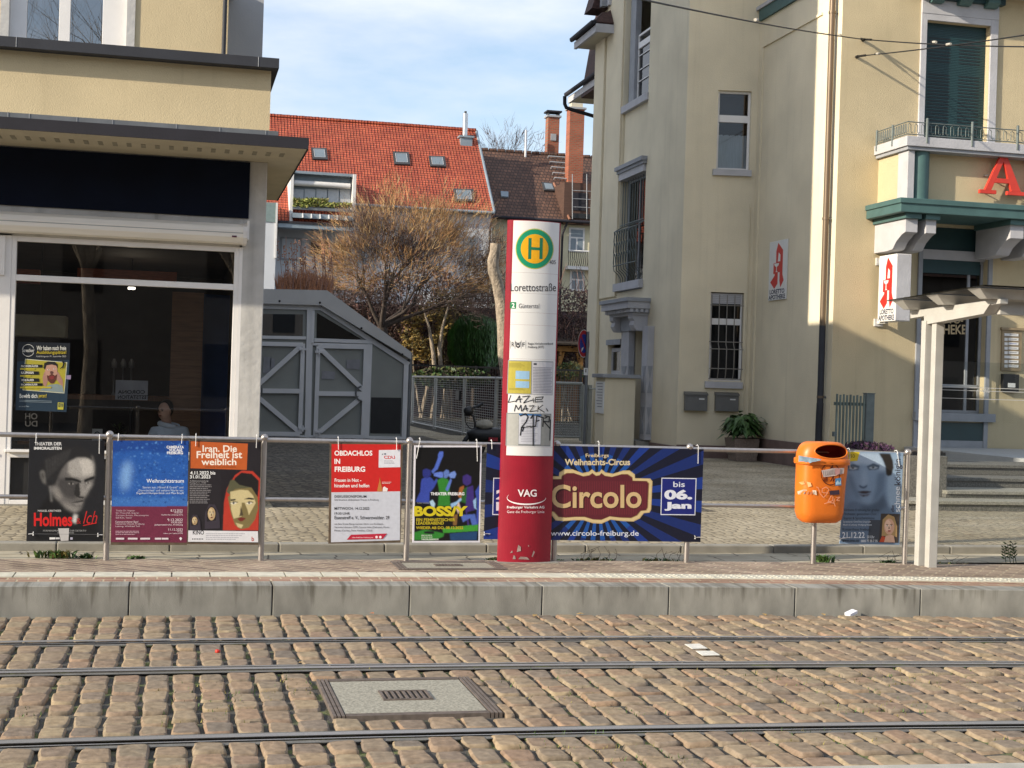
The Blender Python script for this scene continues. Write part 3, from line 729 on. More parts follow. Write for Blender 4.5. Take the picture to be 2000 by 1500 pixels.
art(m, PJ, '#b48a78', [(595, 520), (620, 490), (690, 480), (755, 500), (765, 560), (755, 660), (720, 740), (680, 745), (640, 710), (605, 620)], 6)
art(m, PJ, '#1d1a1b', [(582, 540), (590, 470), (640, 450), (730, 455), (768, 490), (768, 545), (748, 505), (690, 490), (620, 500), (600, 560)], 7)
art(m, PJ, '#5a2f25', [(620, 630), (650, 640), (690, 610), (730, 640), (760, 620), (750, 690), (715, 740), (675, 742), (635, 700)], 7); art(m, PJ, '#7e2f30', [(655, 650), (690, 640), (725, 645), (715, 680), (685, 690), (662, 680)], 8)
for e in ((645, 560), (722, 550)): art(m, PJ, '#e6e0da', [(e[0]-18, e[1]), (e[0], e[1]-9), (e[0]+18, e[1]), (e[0], e[1]+9)], 8); art(m, PJ, '#151515', [(e[0]-5, e[1]+5), (e[0]-5, e[1]-6), (e[0]+6, e[1]-6), (e[0]+6, e[1]+5)], 9)
art(m, PJ, '#5a3a34', [(665, 585), (690, 575), (712, 590), (708, 612), (672, 615)], 8)
for y0, y1, x1 in ((485, 530, 565), (575, 625, 517), (668, 718, 522), (732, 772, 566)): art(m, PJ, '#0c1118', [(278, y0), (x1, y0+8), (x1, y1+2), (275, y1)], 9)
for y0, y1, x1 in ((538, 560, 465), (632, 652, 410), (785, 806, 684)): art(m, PJ, '#b3a631', [(268, y0), (x1, y0), (x1, y1), (268, y1)], 9)
PJt = lambda x, y: PJ(x, y, .0062)
for s_, x0, y0, x1, y1, h, b in (('Wir haben noch freie', 488, 240, 880, 300, '#d8d8d0', .01), ('Ausbildungsplätze!', 485, 305, 882, 362, '#b7a42c', .012), ('Ausbildungsstart 01. September 2023', 482, 370, 878, 398, '#b8b8b4', 0), ('FACHVERKÄUFER', 282, 492, 508, 526, '#d8d8d0', .02), ('KAUFMANN', 282, 583, 448, 617, '#d8d8d0', .02), ('VERKÄUFER', 282, 677, 452, 712, '#d8d8d0', .02), ('FACHVERKÄUFER', 282, 739, 500, 770, '#d8d8d0', .02),
        ('Bewirb dich', 260, 880, 498, 936, '#cfd2cf', .015), ('jetzt!', 512, 882, 620, 942, '#b7a42c', .015), ('Strecker', 294, 278, 458, 325, '#d0d0cc', .005), ('bei uns im Team', 255, 1038, 388, 1056, '#9aa6ad', 0)):
    text(m, s_, ink(h), PJt, x0, y0, x1, y1, b)
for a0 in (200, 20):
    ring = [(375+82*math.cos(R(a)), 303+82*math.sin(R(a))) for a in range(a0, a0+141, 10)]; ring2 = [(375+76*math.cos(R(a)), 303+76*math.sin(R(a))) for a in range(a0+140, a0-1, -10)]
    art(m, PJ, '#c8c8c4', ring+ring2, 9)
art(m, PJ, '#b9b23c', [(770, 995), (847, 998), (843, 1092), (766, 1088)], 9); art(m, PJ, '#16324f', [(780, 1005), (838, 1007), (836, 1058), (778, 1056)], 10)
for y in (1012, 1028, 1044): art(m, PJ, '#b9b23c', [(788, y), (832, y), (832, y+7), (788, y+7)], 11)
art(m, PJ, '#b9b23c', [(788, 1012), (797, 1012), (797, 1051), (788, 1051)], 11)
art(m, PJ, '#10161f', [(820, 440), (850, 440), (862, 480), (845, 530), (790, 552), (830, 515), (840, 480)], 12)
for y in (962, 980): art(m, PJ, '#8b9aa3', [(258, y), (690, y+14), (690, y+19), (258, y+5)], 9)
m.build('print', t)
m = MB(); m.prism([PJ(885, 635), PJ(945, 632), PJ(940, 690), PJ(882, 685)], (0, -.001, 0), ink('#8f7f9c')); m.build('tape', t)
# letters on the glass, read from the other side
t = thing('window_lettering', 'faint grey OH DU letters seen mirrored on the café glass under the job poster', 'lettering', at(62, 822, 17.35))
m = MB(); M_let = mat('faint letters', (.05, .048, .045), .8); P = lambda x, y: at(x, y, 17.35)
text(m, 'OH', M_let, P, 73, 807, 49, 819, .015); text(m, 'DU', M_let, P, 73, 822, 49, 833, .015); m.build('letters', t)

# ---------------------------------------------------------------- the guest behind the window
def skin_mesh(name, verts, edges, m, parent, sub=2, label=None):
    me = bpy.data.meshes.new(name); me.from_pydata([v[0] for v in verts], edges, []); me.update()
    b = bmesh.new(); b.from_mesh(me); b.verts.ensure_lookup_table(); ly = b.verts.layers.skin.verify()
    for i, v in enumerate(b.verts):
        r = verts[i][1]; v[ly].radius = (r, r) if not isinstance(r, tuple) else r; v[ly].use_root = (i == 0)
    b.to_mesh(me); b.free()
    o = bpy.data.objects.new(name, me); COL.objects.link(o)
    o.modifiers.new('s', 'SKIN'); sb = o.modifiers.new('u', 'SUBSURF'); sb.levels = sb.render_levels = sub
    dg = bpy.context.evaluated_depsgraph_get(); m2 = bpy.data.meshes.new_from_object(o.evaluated_get(dg))
    o.modifiers.clear(); o.data = m2; bpy.data.meshes.remove(me); m2.name = name
    m2.materials.clear(); m2.materials.append(m); m2.polygons.foreach_set('use_smooth', [True]*len(m2.polygons))
    adopt(o, parent)
    if label: o['label'] = label
    return o
hd = at(322, 803, 18.42); hx, hy, hz = hd.x, hd.y, hd.z
pers = thing('person', 'seated guest in a pale blue hoodie with tied dark hair behind the café window', 'person', (hx+.05, hy+.1, .28))
M_skin = mat('skin', (.58, .36, .27), .6, var=.05)
M_hair = mat('dark hair', (.018, .012, .010), .6, var=.3, vscale=20)
M_hood = mat('pale hoodie', (.70, .78, .86), .9, var=.10, vscale=8, bump=.3, bscale=30)
M_jean = mat('dark trousers', (.03, .035, .05), .9, var=.2)
sx = hx+.05; pel = (sx+.04, hy+.14, .80)
B = [((sx+.04, hy+.14, .80), .14), ((sx+.03, hy+.10, 1.0), .13), ((sx+.02, hy+.06, hz-.32), .14), ((sx, hy+.03, hz-.17), .055), ((hx, hy, hz-.06), .07), ((hx-.01, hy-.01, hz+.04), .082),
     ((sx+.20, hy+.06, hz-.28), .06), ((sx+.24, hy-.08, hz-.52), .045), ((sx+.02, hy-.28, .99), .033), ((sx-.06, hy-.32, .985), .030),
     ((sx-.17, hy+.02, hz-.28), .06), ((sx-.24, hy-.10, hz-.50), .045), ((sx-.10, hy-.30, .995), .033), ((sx-.03, hy-.34, .985), .030),
     ((sx+.12, hy+.10, .76), .085), ((sx+.10, hy-.34, .74), .065), ((sx+.10, hy-.32, .36), .045), ((sx+.08, hy-.42, .31), .035),
     ((sx-.05, hy+.10, .76), .085), ((sx-.07, hy-.34, .74), .065), ((sx-.08, hy-.32, .36), .045), ((sx-.10, hy-.42, .31), .035)]
E_ = [(0, 1), (1, 2), (2, 3), (3, 4), (4, 5), (2, 6), (6, 7), (7, 8), (8, 9), (2, 10), (10, 11), (11, 12), (12, 13), (0, 14), (14, 15), (15, 16), (16, 17), (0, 18), (18, 19), (19, 20), (20, 21)]
for hi, sg in ((9, -1), (13, 1)):
    c = Vector(B[hi][0])
    for k in range(4):
        i0 = len(B); B.append(((c.x+sg*.03, c.y-.012+.016*k, c.z+.004), .010)); B.append(((c.x+sg*(.07+.008*(k in (1, 2))), c.y-.016+.018*k, c.z-.002), .008)); E_ += [(hi, i0), (i0, i0+1)]
    i0 = len(B); B.append(((c.x+sg*.01, c.y+.04, c.z+.01), .010)); B.append(((c.x+sg*.035, c.y+.06, c.z), .008)); E_ += [(hi, i0), (i0, i0+1)]
skin_mesh('body', B, E_, M_skin, pers, 2)
# face and hair
m = MB(); F0 = Vector((-.60, -.80, -.06)).normalized(); Rr = F0.cross(Vector((0, 0, 1))).normalized(); U0 = Rr.cross(F0)
hc = Vector((hx-.005, hy-.015, hz))
m.blob(hc, .098, M_skin, 3, .03, 1, 14, (.82, .95, 1.18)); m.loft([[hc+F0*.088+Rr*.013*math.cos(a)+U0*(.005+.0*math.sin(a)) for a in [0, 2.1, 4.2]], [hc+F0*.112+Rr*.016*math.cos(a)-U0*(.02-.012*math.sin(a)) for a in [0, 2.1, 4.2]]], M_skin)
for sg in (-1, 1): m.ball(hc+Rr*sg*.085+U0*.0, .022, M_skin, 8, (.6, 1, 1.4))
m.build('face', pers)
M_eye = mat('dark eye', (.02, .015, .012), .3); M_lip = mat('lips', (.30, .10, .09), .5)
m = MB()
for sg in (-1, 1):
    m.ball(hc+F0*.086+Rr*sg*.034+U0*.012, .011, M_eye, 8, (1.3, 1, .6)); m.tube([hc+F0*.092+Rr*sg*.018+U0*.030, hc+F0*.088+Rr*sg*.05+U0*.030], .004, M_hair, 5)
m.ball(hc+F0*.090-U0*.052, .014, M_lip, 8, (1.5, 1, .5)); m.build('eyes_and_mouth', pers)
m = MB(); m.blob(hc+Vector((.022, .040, .034)), .108, M_hair, 5, .05, 2, 14, (.84, .92, 1.08)); m.ball(hc+Vector((.05, .10, .03)), .05, M_hair, 10); m.build('hair', pers)
H = [((sx+.04, hy+.14, .80), .165), ((sx+.03, hy+.10, 1.0), .16), ((sx+.02, hy+.06, hz-.32), .165), ((sx+.01, hy+.05, hz-.185), .085),
     ((sx+.20, hy+.06, hz-.27), .085), ((sx+.25, hy-.08, hz-.52), .07), ((sx+.06, hy-.26, 1.0), .05), ((sx-.17, hy+.02, hz-.27), .085), ((sx-.25, hy-.10, hz-.50), .07), ((sx-.13, hy-.28, 1.0), .05)]
skin_mesh('hoodie', H, [(0, 1), (1, 2), (2, 3), (2, 4), (4, 5), (5, 6), (2, 7), (7, 8), (8, 9)], M_hood, pers, 2)
m = MB(); ring = []
for i in range(17):
    a = R(-60+300*i/16); ring.append((sx+.01+.115*math.cos(a+1.2), hy+.05+.10*math.sin(a+1.2), hz-.178+.02*math.sin(a)))
m.tube(ring, [.025]+[.036]*15+[.025], M_hood, 8); m.build('hood', pers)
T = [((sx+.04, hy+.14, .77), .16), ((sx+.12, hy+.08, .76), .10), ((sx+.10, hy-.34, .74), .078), ((sx+.10, hy-.32, .38), .06), ((sx-.05, hy+.08, .76), .10), ((sx-.07, hy-.34, .74), .078), ((sx-.08, hy-.32, .38), .06)]
skin_mesh('trousers', T, [(0, 1), (1, 2), (2, 3), (0, 4), (4, 5), (5, 6)], M_jean, pers, 2)
t = thing('bar_stool', 'dark stool carrying the seated guest behind the café window', 'stool', (sx+.03, hy+.12, .28))
m = MB(); m.lathe((sx+.03, hy+.10, .60), [(0, 0), (.19, 0), (.19, .04), (0, .045)], M_wood, 18); m.build('seat', t)
for a in range(4):
    c, s_ = math.cos(a*1.57+.8), math.sin(a*1.57+.8); m = MB(); m.tube([(sx+.03+.13*c, hy+.10+.13*s_, .60), (sx+.03+.19*c, hy+.10+.19*s_, .28)], .014, M_black, 8); m.build('leg', t)
# ---------------------------------------------------------------- pharmacy building on the right
M_teal = mat('teal paint', (.06, .125, .12), .6, var=.12, vscale=4, bump=.25, bscale=40)
M_teald = mat('dark teal shutter', (.012, .045, .05), .55, var=.12, vscale=3)
M_lightg = mat('light grey stone trim', (.46, .455, .47), .85, var=.08, vscale=3, bump=.45, bscale=34, dist=.012)
M_plinth = mat('red sandstone plinth', (.17, .115, .10), .9, var=.2, vscale=2.5, bump=.3, bscale=40)
M_copper = mat('brown drainpipe', (.16, .115, .075), .45, .4, var=.15, vscale=3, stretch=(1, 1, .3))
M_irong = mat('grey green iron', (.13, .155, .15), .6, .2, var=.15, vscale=8)
M_slate = mat('slate grey door', (.075, .08, .10), .6, var=.1)
M_rooft = mat('dark red roof tiles', (.055, .026, .022), .8, var=.4, vscale=9, bump=.6, bscale=18, dist=.03)
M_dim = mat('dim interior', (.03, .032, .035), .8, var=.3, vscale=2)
phar = thing('pharmacy_building', 'tall cream pharmacy building with teal balcony slab and grey door canopy', 'building', (14, 30, .24))
XC, YD = 12.9, 26.5
AX, AY0 = 11.285, 31.04
CB = 30.74
AYF = atx(1150, 500, AX-.1).y; FA = Frame((AX, AYF), (0, -1)); FB = Frame((AX, AY0), (XC-AX, CB-AY0)); FC = Frame((XC, CB), (0, -1)); FD = Frame((XC, YD), (1, 0))
LB = math.hypot(XC-AX, CB-AY0)
ua = lambda y: AYF-y
ZT = 13.5
def win(F, u0, u1, z0, z1, dep, parent, name='window', fw=.055, mull=(), trans=(), fm=M_pvc, pane=M_glassd, back=True):
    f = MB()
    f.fbox(F, u0, u0+fw, -dep, -dep+.06, z0, z1, fm); f.fbox(F, u1-fw, u1, -dep, -dep+.06, z0, z1, fm)
    f.fbox(F, u0+fw, u1-fw, -dep, -dep+.06, z0, z0+fw, fm); f.fbox(F, u0+fw, u1-fw, -dep, -dep+.06, z1-fw, z1, fm)
    for a in mull: f.fbox(F, a-.03, a+.03, -dep+.001, -dep+.058, z0+fw, z1-fw, fm)
    for a, b in trans: f.fbox(F, u0+fw, u1-fw, -dep+.001, -dep+.07, a, b, fm)
    o = f.build(name, parent, bevel=.003)
    g = MB(); g.quad(F.P(u0, -dep+.03, z0), F.P(u1, -dep+.03, z0), F.P(u1, -dep+.03, z1), F.P(u0, -dep+.03, z1), pane); g.build('pane', o)
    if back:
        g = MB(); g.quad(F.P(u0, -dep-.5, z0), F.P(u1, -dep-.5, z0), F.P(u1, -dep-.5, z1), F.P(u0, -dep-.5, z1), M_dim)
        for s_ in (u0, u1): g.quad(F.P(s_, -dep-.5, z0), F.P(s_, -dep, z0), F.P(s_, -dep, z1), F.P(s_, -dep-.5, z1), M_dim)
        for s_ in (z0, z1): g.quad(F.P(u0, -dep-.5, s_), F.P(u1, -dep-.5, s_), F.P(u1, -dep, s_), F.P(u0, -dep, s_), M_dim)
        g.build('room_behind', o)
    return o

# side wall A (runs away from the street), bay wall B, side wall C, street front D
w1l, w1r = ua(35.95), ua(33.85)
m = MB()
dl, dr = ua(34.32), ua(33.25)
swl, swr = ua(atx(1187, 700, AX).y), ua(atx(1212, 700, AX).y)
sz0, sz1 = atx(1200, 731, AX).z, atx(1200, 672, AX).z
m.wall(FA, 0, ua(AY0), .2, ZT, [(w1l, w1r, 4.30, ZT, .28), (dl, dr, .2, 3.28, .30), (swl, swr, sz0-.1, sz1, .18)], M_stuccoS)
ub = lambda px, py: FB.hit(px, py)[0]
zb = lambda px, py: FB.hit(px, py)[1]
b1 = (ub(1401, 250), ub(1466, 250), zb(1430, 332), zb(1430, 177), .16)
b2 = (ub(1386, 650), ub(1451, 650), zb(1415, 744), zb(1415, 571), .16)
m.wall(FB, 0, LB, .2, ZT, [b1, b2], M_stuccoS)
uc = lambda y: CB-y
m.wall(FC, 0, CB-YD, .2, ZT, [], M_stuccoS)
m.build('side_wall', phar)
m = MB()
d1 = (FD.hit(1806, 150)[0], FD.hit(1929, 150)[0]+.02, 6.3, FD.hit(1865, 45)[1], .22)
dsh = (FD.hit(1797, 620)[0], FD.hit(1926, 620)[0], 1.50, 5.33, .25)
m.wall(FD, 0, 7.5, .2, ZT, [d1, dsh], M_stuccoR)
m.build('street_wall', phar)
m = MB()      # back and roof, so that the house is a closed block
m.box(AX, 20.4, AYF-.15, AYF, .2, ZT, M_stuccoS); m.box(20.2, 20.4, YD, AYF, .2, ZT, M_stuccoS)
m.hexa([(AX-.0, AY0, ZT), (XC, YD, ZT), (20.4, YD, ZT), (20.4, AYF, ZT), (AX, AY0, ZT+.2), (XC, YD, ZT+.2), (20.4, YD, ZT+.2), (20.4, AYF, ZT+.2)], M_rooft)
m.hexa([(AX, AYF, ZT), (AX, AY0, ZT), (13, AY0, ZT), (20.4, AYF, ZT), (AX, AYF, ZT+.19), (AX, AY0, ZT+.19), (13, AY0, ZT+.19), (20.4, AYF, ZT+.19)], M_rooft)
m.build('roof', phar)
# pilaster on A, raised bands
m = MB(); pa, pb = 0, ua(37.48)
m.fbox(FA, pa, pb, 0, .10, .2, 11.9, M_stuccoS); m.fbox(FA, pb+.06, w1l-.05, .0, .05, 4.2, ZT, M_stuccoS)
m.build('pilaster', phar, bevel=.02)
m = MB(); m.fbox(FA, w1l, w1r, -.30, -.07, 7.55, 9.05, M_stuccoS); m.build('spandrel', phar)
# windows of A
def lattice_window(): 
    o = win(FA, w1l+.12, w1r-.12, 4.55, 7.22, .26, phar, fm=M_trimg, mull=((w1l+w1r)/2,))
    g = MB()
    g.fbox(FA, w1l+.02, w1r-.02, -.22, .06, 7.24, 7.42, M_lightg)
    g.fbox(FA, w1l-.05, w1r+.05, -.20, .10, 7.42, 7.50, M_trimg); g.fbox(FA, w1l-.10, w1r+.08, -.18, .15, 7.50, 7.60, M_trimg); g.build('lintel_moulding', o)
    g = MB(); g.fbox(FA, w1l-.02, w1r+.04, -.26, .12, 4.32, 4.52, M_lightg); g.build('sill', o)
    g = MB(); n = 9
    for i in range(n+1):
        u = w1l+.12+(w1r-w1l-.24)*i/n
        g.tube([FA.P(u, -.05, 6.02), FA.P(u, -.05, 7.2)], .012, M_irong, 5)
        g.tube([FA.P(u, .16, 5.88), FA.P(u, .16, 4.98), FA.P(u, .14, 4.86), FA.P(u, .02, 4.76), FA.P(u, -.04, 4.66), FA.P(u, -.04, 4.54)], .012, M_irong, 5)
    for z, oo in ((6.02, -.05), (5.88, .16), (4.98, .16), (6.05, .0)): g.tube([FA.P(w1l+.10, oo, z), FA.P(w1r-.10, oo, z)], .016, M_irong, 5)
    for u in (w1l+.1, w1r-.1): g.tube([FA.P(u, -.05, 6.02), FA.P(u, .16, 5.88)], .014, M_irong, 5)
    for i in range(n):
        u0 = w1l+.12+(w1r-w1l-.24)*i/n; du = (w1r-w1l-.24)/n
        for k in range(3):
            z = 5.05+.28*k
            g.tube([FA.P(u0, .17, z), FA.P(u0+du*.15, .17, z+.15), FA.P(u0+du*.5, .17, z+.25), FA.P(u0+du*.85, .17, z+.15), FA.P(u0+du, .17, z)], .010, M_irong, 4)
    g.build('lattice_grille', o)
lattice_window()
o = win(FA, w1l+.55, w1r-.05, 9.25, 11.0, .26, phar, trans=((10.62, 10.78),))
g = MB()
for z in (9.75, 10.05, 10.42): g.fbox(FA, w1l+.55, w1r-.05, -.22, -.20, z, z+.02, M_pvc)
g.build('glazing_bars', o)
m = MB(); m.fbox(FA, w1l+.10, w1l+.53, -.27, -.12, 9.2, 13, M_trimg); m.build('shutter_reveal', phar)
m = MB(); m.fbox(FA, w1l+.0, w1r+.02, -.27, .05, 9.02, 9.20, M_lightg); m.build('sill', phar)
# small side window by the door
o = win(FA, swl, swr, sz0, sz1-.10, .16, phar, fm=M_lightg, fw=.10)
m = MB(); m.fbox(FA, swl-.08, swr+.05, 0, .04, sz1-.02, sz1+.12, M_trimg); m.build('lintel', o)
# door with stone surround and canopy
door = MB(); door.fbox(FA, dl, dr, -.28, -.22, .55, 3.28, M_slate); door.fbox(FA, (dl+dr)/2+.3, (dl+dr)/2+.33, -.22, -.18, .6, 3.1, M_black); od = door.build('door', phar)
h = MB(); h.tube([FA.P(dr-.15, -.22, 1.5), FA.P(dr-.15, -.15, 1.5), FA.P(dr-.15, -.15, 1.75), FA.P(dr-.15, -.22, 1.75)], .012, M_zinc, 6); h.build('handle', od)
m = MB()
for a, b in ((dl-.62, dl), (dr, dr+.42)):
    m.fbox(FA, a, b, -.02, .16, .55, 3.32, M_lightg)
    for z0 in (2.35, 1.35):
        for up in (0, 1):
            zz = z0-.62*up; uc_ = (a+b)/2; w = (b-a)*.33
            tri = [(uc_-w, zz-(.62 if up else 0)), (uc_+w, zz-(.62 if up else 0)), (uc_, zz-(0 if up else .62))]
            tri = [(uc_-w, z0), (uc_+w, z0), (uc_, z0-.33)] if not up else [(uc_-w, z0-.66), (uc_+w, z0-.66), (uc_, z0-.33)]
            m.prism([FA.P(u, .16, z) for u, z in tri], FA.n*.012, M_trimg)
            # same ornament on the face turned to the street
            yb = 1 if a >= dr-.01 else 0
    for z0 in (2.35, 1.35):
        for t3 in ([(.02, z0), (.14, z0), (.08, z0-.33)], [(.02, z0-.66), (.14, z0-.66), (.08, z0-.33)]): m.prism([FA.P(b, oo, z) for oo, z in t3], FA.d*.012, M_trimg)
m.build('door_surround', phar)
pj = .62
cu0, cu1 = ua(atx(1170, 600, AX-pj).y), ua(atx(1224, 596, AX-pj).y)
m = MB()
m.fbox(FA, cu0, cu1, 0, pj, 3.93, 4.02, M_trimg); m.fbox(FA, cu0+.04, cu1-.04, 0, pj-.05, 3.76, 3.93, M_lightg)
m.fbox(FA, cu0+.16, cu1-.10, 0, pj-.16, 3.66, 3.76, M_trimg)
for i in range(16):
    u = cu0+.18+(cu1-cu0-.32)*i/15; m.fbox(FA, u, u+.07, pj-.16, pj-.11, 3.67, 3.75, M_lightg)
for i in range(4):
    oo = .04+.13*i; m.fbox(FA, cu1-.10, cu1-.06, oo, oo+.07, 3.67, 3.75, M_lightg)
m.fbox(FA, cu0+.22, cu1-.16, 0, pj-.22, 3.60, 3.66, M_lightg)
for a, b in ((cu0+.25, cu0+.55), (cu1-.55, cu1-.2)):
    prof = [(0, 3.60), (.40, 3.60), (.40, 3.52), (.34, 3.46), (.37, 3.36), (.33, 3.28), (.28, 3.22), (0, 3.22)]
    m.prism([FA.P(a, oo, z) for oo, z in prof], FA.d*(b-a), M_lightg)
m.fbox(FA, cu0+.55, cu1-.55, 0, .20, 3.24, 3.60, M_trimg)
m.build('door_canopy', phar)
m = MB(); m.fbox(FA, dl-.7, dr+.35, 0, .35, .24, .52, M_conc); m.fbox(FA, dl-.6, dr+.25, .0, .75, .24, .38, M_conc); m.build('door_step', phar)
# plinth
m = MB(); m.fbox(FA, dr+.43, ua(AY0), 0, .06, .2, .50, M_plinth); m.fbox(FB, -.0, LB, 0, .06, .2, .535, M_plinth); m.fbox(FC, .0, CB-YD-.18, .0, .06, .2, .76, M_plinth); m.build('plinth', phar, bevel=.01)
# windows of B
M_glassb = glass_mat('bay window glass', (.75, .78, .78), .03)
o = win(FB, b1[0], b1[1], b1[2], b1[3], .15, phar, pane=M_glassb, trans=((zb(1430, 238), zb(1430, 224)),))
g = MB(); zc = zb(1430, 262)
for i in range(14):
    u = b1[0]+.06+(b1[1]-b1[0]-.12)*i/14; g.fbox(FB, u, u+.055, -.20-.015*(i % 2), -.18, b1[2]+.05, zc+.01*math.sin(i*2.1), M_curtain)
g.build('curtain', o)
g = MB(); g.fbox(FB, b1[0]-.08, b1[1]+.04, -.15, .08, b1[2]-.14, b1[2], M_lightg); g.build('sill', o)
o = win(FB, b2[0], b2[1], b2[2], b2[3]-.02, .15, phar, pane=M_glassb, trans=((zb(1415, 634), zb(1415, 622)),))
g = MB()
for i in range(6): g.fbox(FB, b2[0]+.05, b2[1]-.05, -.09, -.06, b2[3]-.06-.04*i, b2[3]-.025-.04*i, M_lightg)
g.build('roller_blind', o)
g = MB(); g.fbox(FB, b2[0]-.08, b2[1]+.02, -.15, .08, b2[2]-.17, b2[2]-.02, M_lightg); g.build('sill', o)
M_bar = mat('beige grille bar', (.24, .225, .20), .6, .1, var=.1)
g = MB()
for i in range(5):
    u = b2[0]+.03+(b2[1]-b2[0]-.06)*i/4; g.tube([FB.P(u, .0, b2[3]-.06), FB.P(u, .0, b2[2]+.85), FB.P(u, .10, b2[2]+.75), FB.P(u, .10, b2[2]+.28), FB.P(u, .06, b2[2]+.16), FB.P(u, .0, b2[2]+.04)], .011, M_bar, 6)
for z, oo in ((b2[3]-.30, 0), (b2[2]+.90, 0), (b2[2]+.73, .10), (b2[2]+.28, .10), (b2[2]+.04, 0)): g.tube([FB.P(b2[0], oo, z), FB.P(b2[1], oo, z)], .012, M_bar, 6)
g.build('window_grille', o)
for i in range(10):
    pass
# C: recessed panel edge lines, teal band, thin pipe
m = MB()
m.fbox(FC, .08, CB-YD, .0, .06, 10.34, 10.6, M_teal); m.fbox(FC, 0.0, CB-YD, .0, .10, 10.6, 10.68, M_lightg); m.build('string_course', phar)
m = MB(); m.fbox(FC, .25, .29, .0, .035, .8, 9.75, M_stuccoS); m.fbox(FC, .29, CB-YD-.9, .0, .035, 9.70, 9.75, M_stuccoS); m.build('panel_edge', phar)
m = MB(); m.tube([FB.P(LB-.10, .03, .55), FB.P(LB-.10, .03, zb(1461, 400))], .014, M_stuccoS, 6); m.build('cable_conduit', phar)
m = MB(); u = CB-YD-.22
m.tube([FC.P(u, .12, ZT), FC.P(u, .12, 1.6), FC.P(u-.01, .12, 1.45), FC.P(u-.06, .10, 1.25), FC.P(u-.06, .10, .25)], .062, M_copper, 12)
for z in (9.55, 5.35, 1.72): m.tube([FC.P(u, .12, z), FC.P(u, .12, z+.05)], .074, M_copper, 12); m.fbox(FC, u-.02, u+.02, 0, .10, z, z+.04, M_zinc)
m.build('drainpipe', phar)
m = MB(); m.tube([FC.P(u, .12, 1.62), FC.P(u-.01, .12, 1.45), FC.P(u-.06, .10, 1.25), FC.P(u-.06, .10, .25)], .072, M_dkmetal, 12); m.tube([FC.P(u, .12, 3.2), FC.P(u, .12, 1.6)], .066, M_dkmetal, 12); m.build('pipe_foot', phar)
# eaves seen at the far end of A
def eave(y0, y1, x0, z0, xe, tiles):
    m = MB()
    m.box(x0+.12, xe, y0, y1, z0, z0+.06, M_soffit); m.box(x0+.06, x0+.14, y0, y1, z0-.03, z0+.16, M_lightg); m.box(x0+.06, xe, y0-.02, y0, z0-.03, z0+.2, M_lightg)
    o = m.build('eaves', phar)
    g = MB(); prof = [(-.07, .07), (-.05, -.01), (.0, -.03), (.06, .0), (.08, .08)]
    g.loft([[(x0+a, y0-.03, z0+.20+b) for a, b in prof], [(x0+a, y1+.05, z0+.20+b) for a, b in prof]], M_fascia, close=True); g.build('gutter', o)
    if tiles:
        g = MB(); g.prism([(x0, y0, z0+.24), (AX+.05, y0, z0+.24), (AX+.05, y0+.4, z0+.75)], (0, 0, .02), M_rooft)
        g.hexa([(x0, y0, z0+.22), (AX+.1, y0, z0+.22), (AX+.1, y1, z0+.22), (x0, y1, z0+.22), (x0+.35, y0+.35, z0+.62), (AX+.1, y0+.45, z0+.66), (AX+.1, y1, z0+.66), (x0+.35, y1, z0+.62)], M_rooft); g.build('roof_tiles', o)
    return o
qf = at(1112, 200, 42.0)
eave(AYF+.3, 42.0, qf.x-.1, qf.z, 13.2, False)
yn = atx(1195, 62, AX-.1).y; qn = at(1163, 60, yn); yfar = atx(1121, 95, qn.x).y
eave(yn, min(yfar, AYF+.9), qn.x-.06, qn.z, AX+.1, True)
m = MB()           # steep tiled roof slope behind the pilaster
l0, l1 = at(1139, 165, 40.6), at(1151, 98, 40.6); dz = (l1.x-l0.x)/(l1.z-l0.z); zA, zB = 10.15, 16.0; xA, xB_ = l0.x+(zA-l0.z)*dz, l0.x+(zB-l0.z)*dz
zA = at(1139, 192, 40.6).z; xA = l0.x+(zA-l0.z)*dz; m.hexa([(xA, AYF+.1, zA), (AX+3, AYF+.1, zA), (AX+3, 40.6, zA), (xA, 40.6, zA), (xB_, AYF+.1, zB), (AX+3, AYF+.1, zB), (AX+3, 40.6, zB), (xB_, 40.6, zB)], M_rooft)
m.build('mansard_roof', phar)
m = MB(); m.box(12.9, 20.2, AYF+.01, 42.0, .2, qf.z, M_stuccoS); m.build('rear_wall', phar)
m = MB(); l0, l1 = at(1130, 62, AYF), at(1150, 0, AYF); dz = (l1.x-l0.x)/(l1.z-l0.z); xA, xB_ = l0.x+(12.2-l0.z)*dz, l0.x+(15-l0.z)*dz
m.hexa([(xA, 37.6, 12.2), (AX+.3, 37.6, 12.2), (AX+.3, AYF, 12.2), (xA, AYF, 12.2), (xB_, 37.6, 15), (AX+.3, 37.6, 15), (AX+.3, AYF, 15), (xB_, AYF, 15)], M_rooft); m.build('dormer_roof', phar)
m = MB(); m.box(AX-.26, AX-.12, 37.3, 37.5, 12.2, 15, M_trimg); m.box(AX-.12, AX+.02, 37.1, 37.3, 12.2, 15, M_lightg); m.build('dormer_frame', phar)
m = MB(); P4 = [at(x, y, 41.2) for x, y in ((1103, 188), (1103, 203), (1106, 210), (1113, 213), (1160, 227), (1175, 232))]
m.tube(P4, .055, M_fascia, 10); m.build('gutter_pipe', phar)

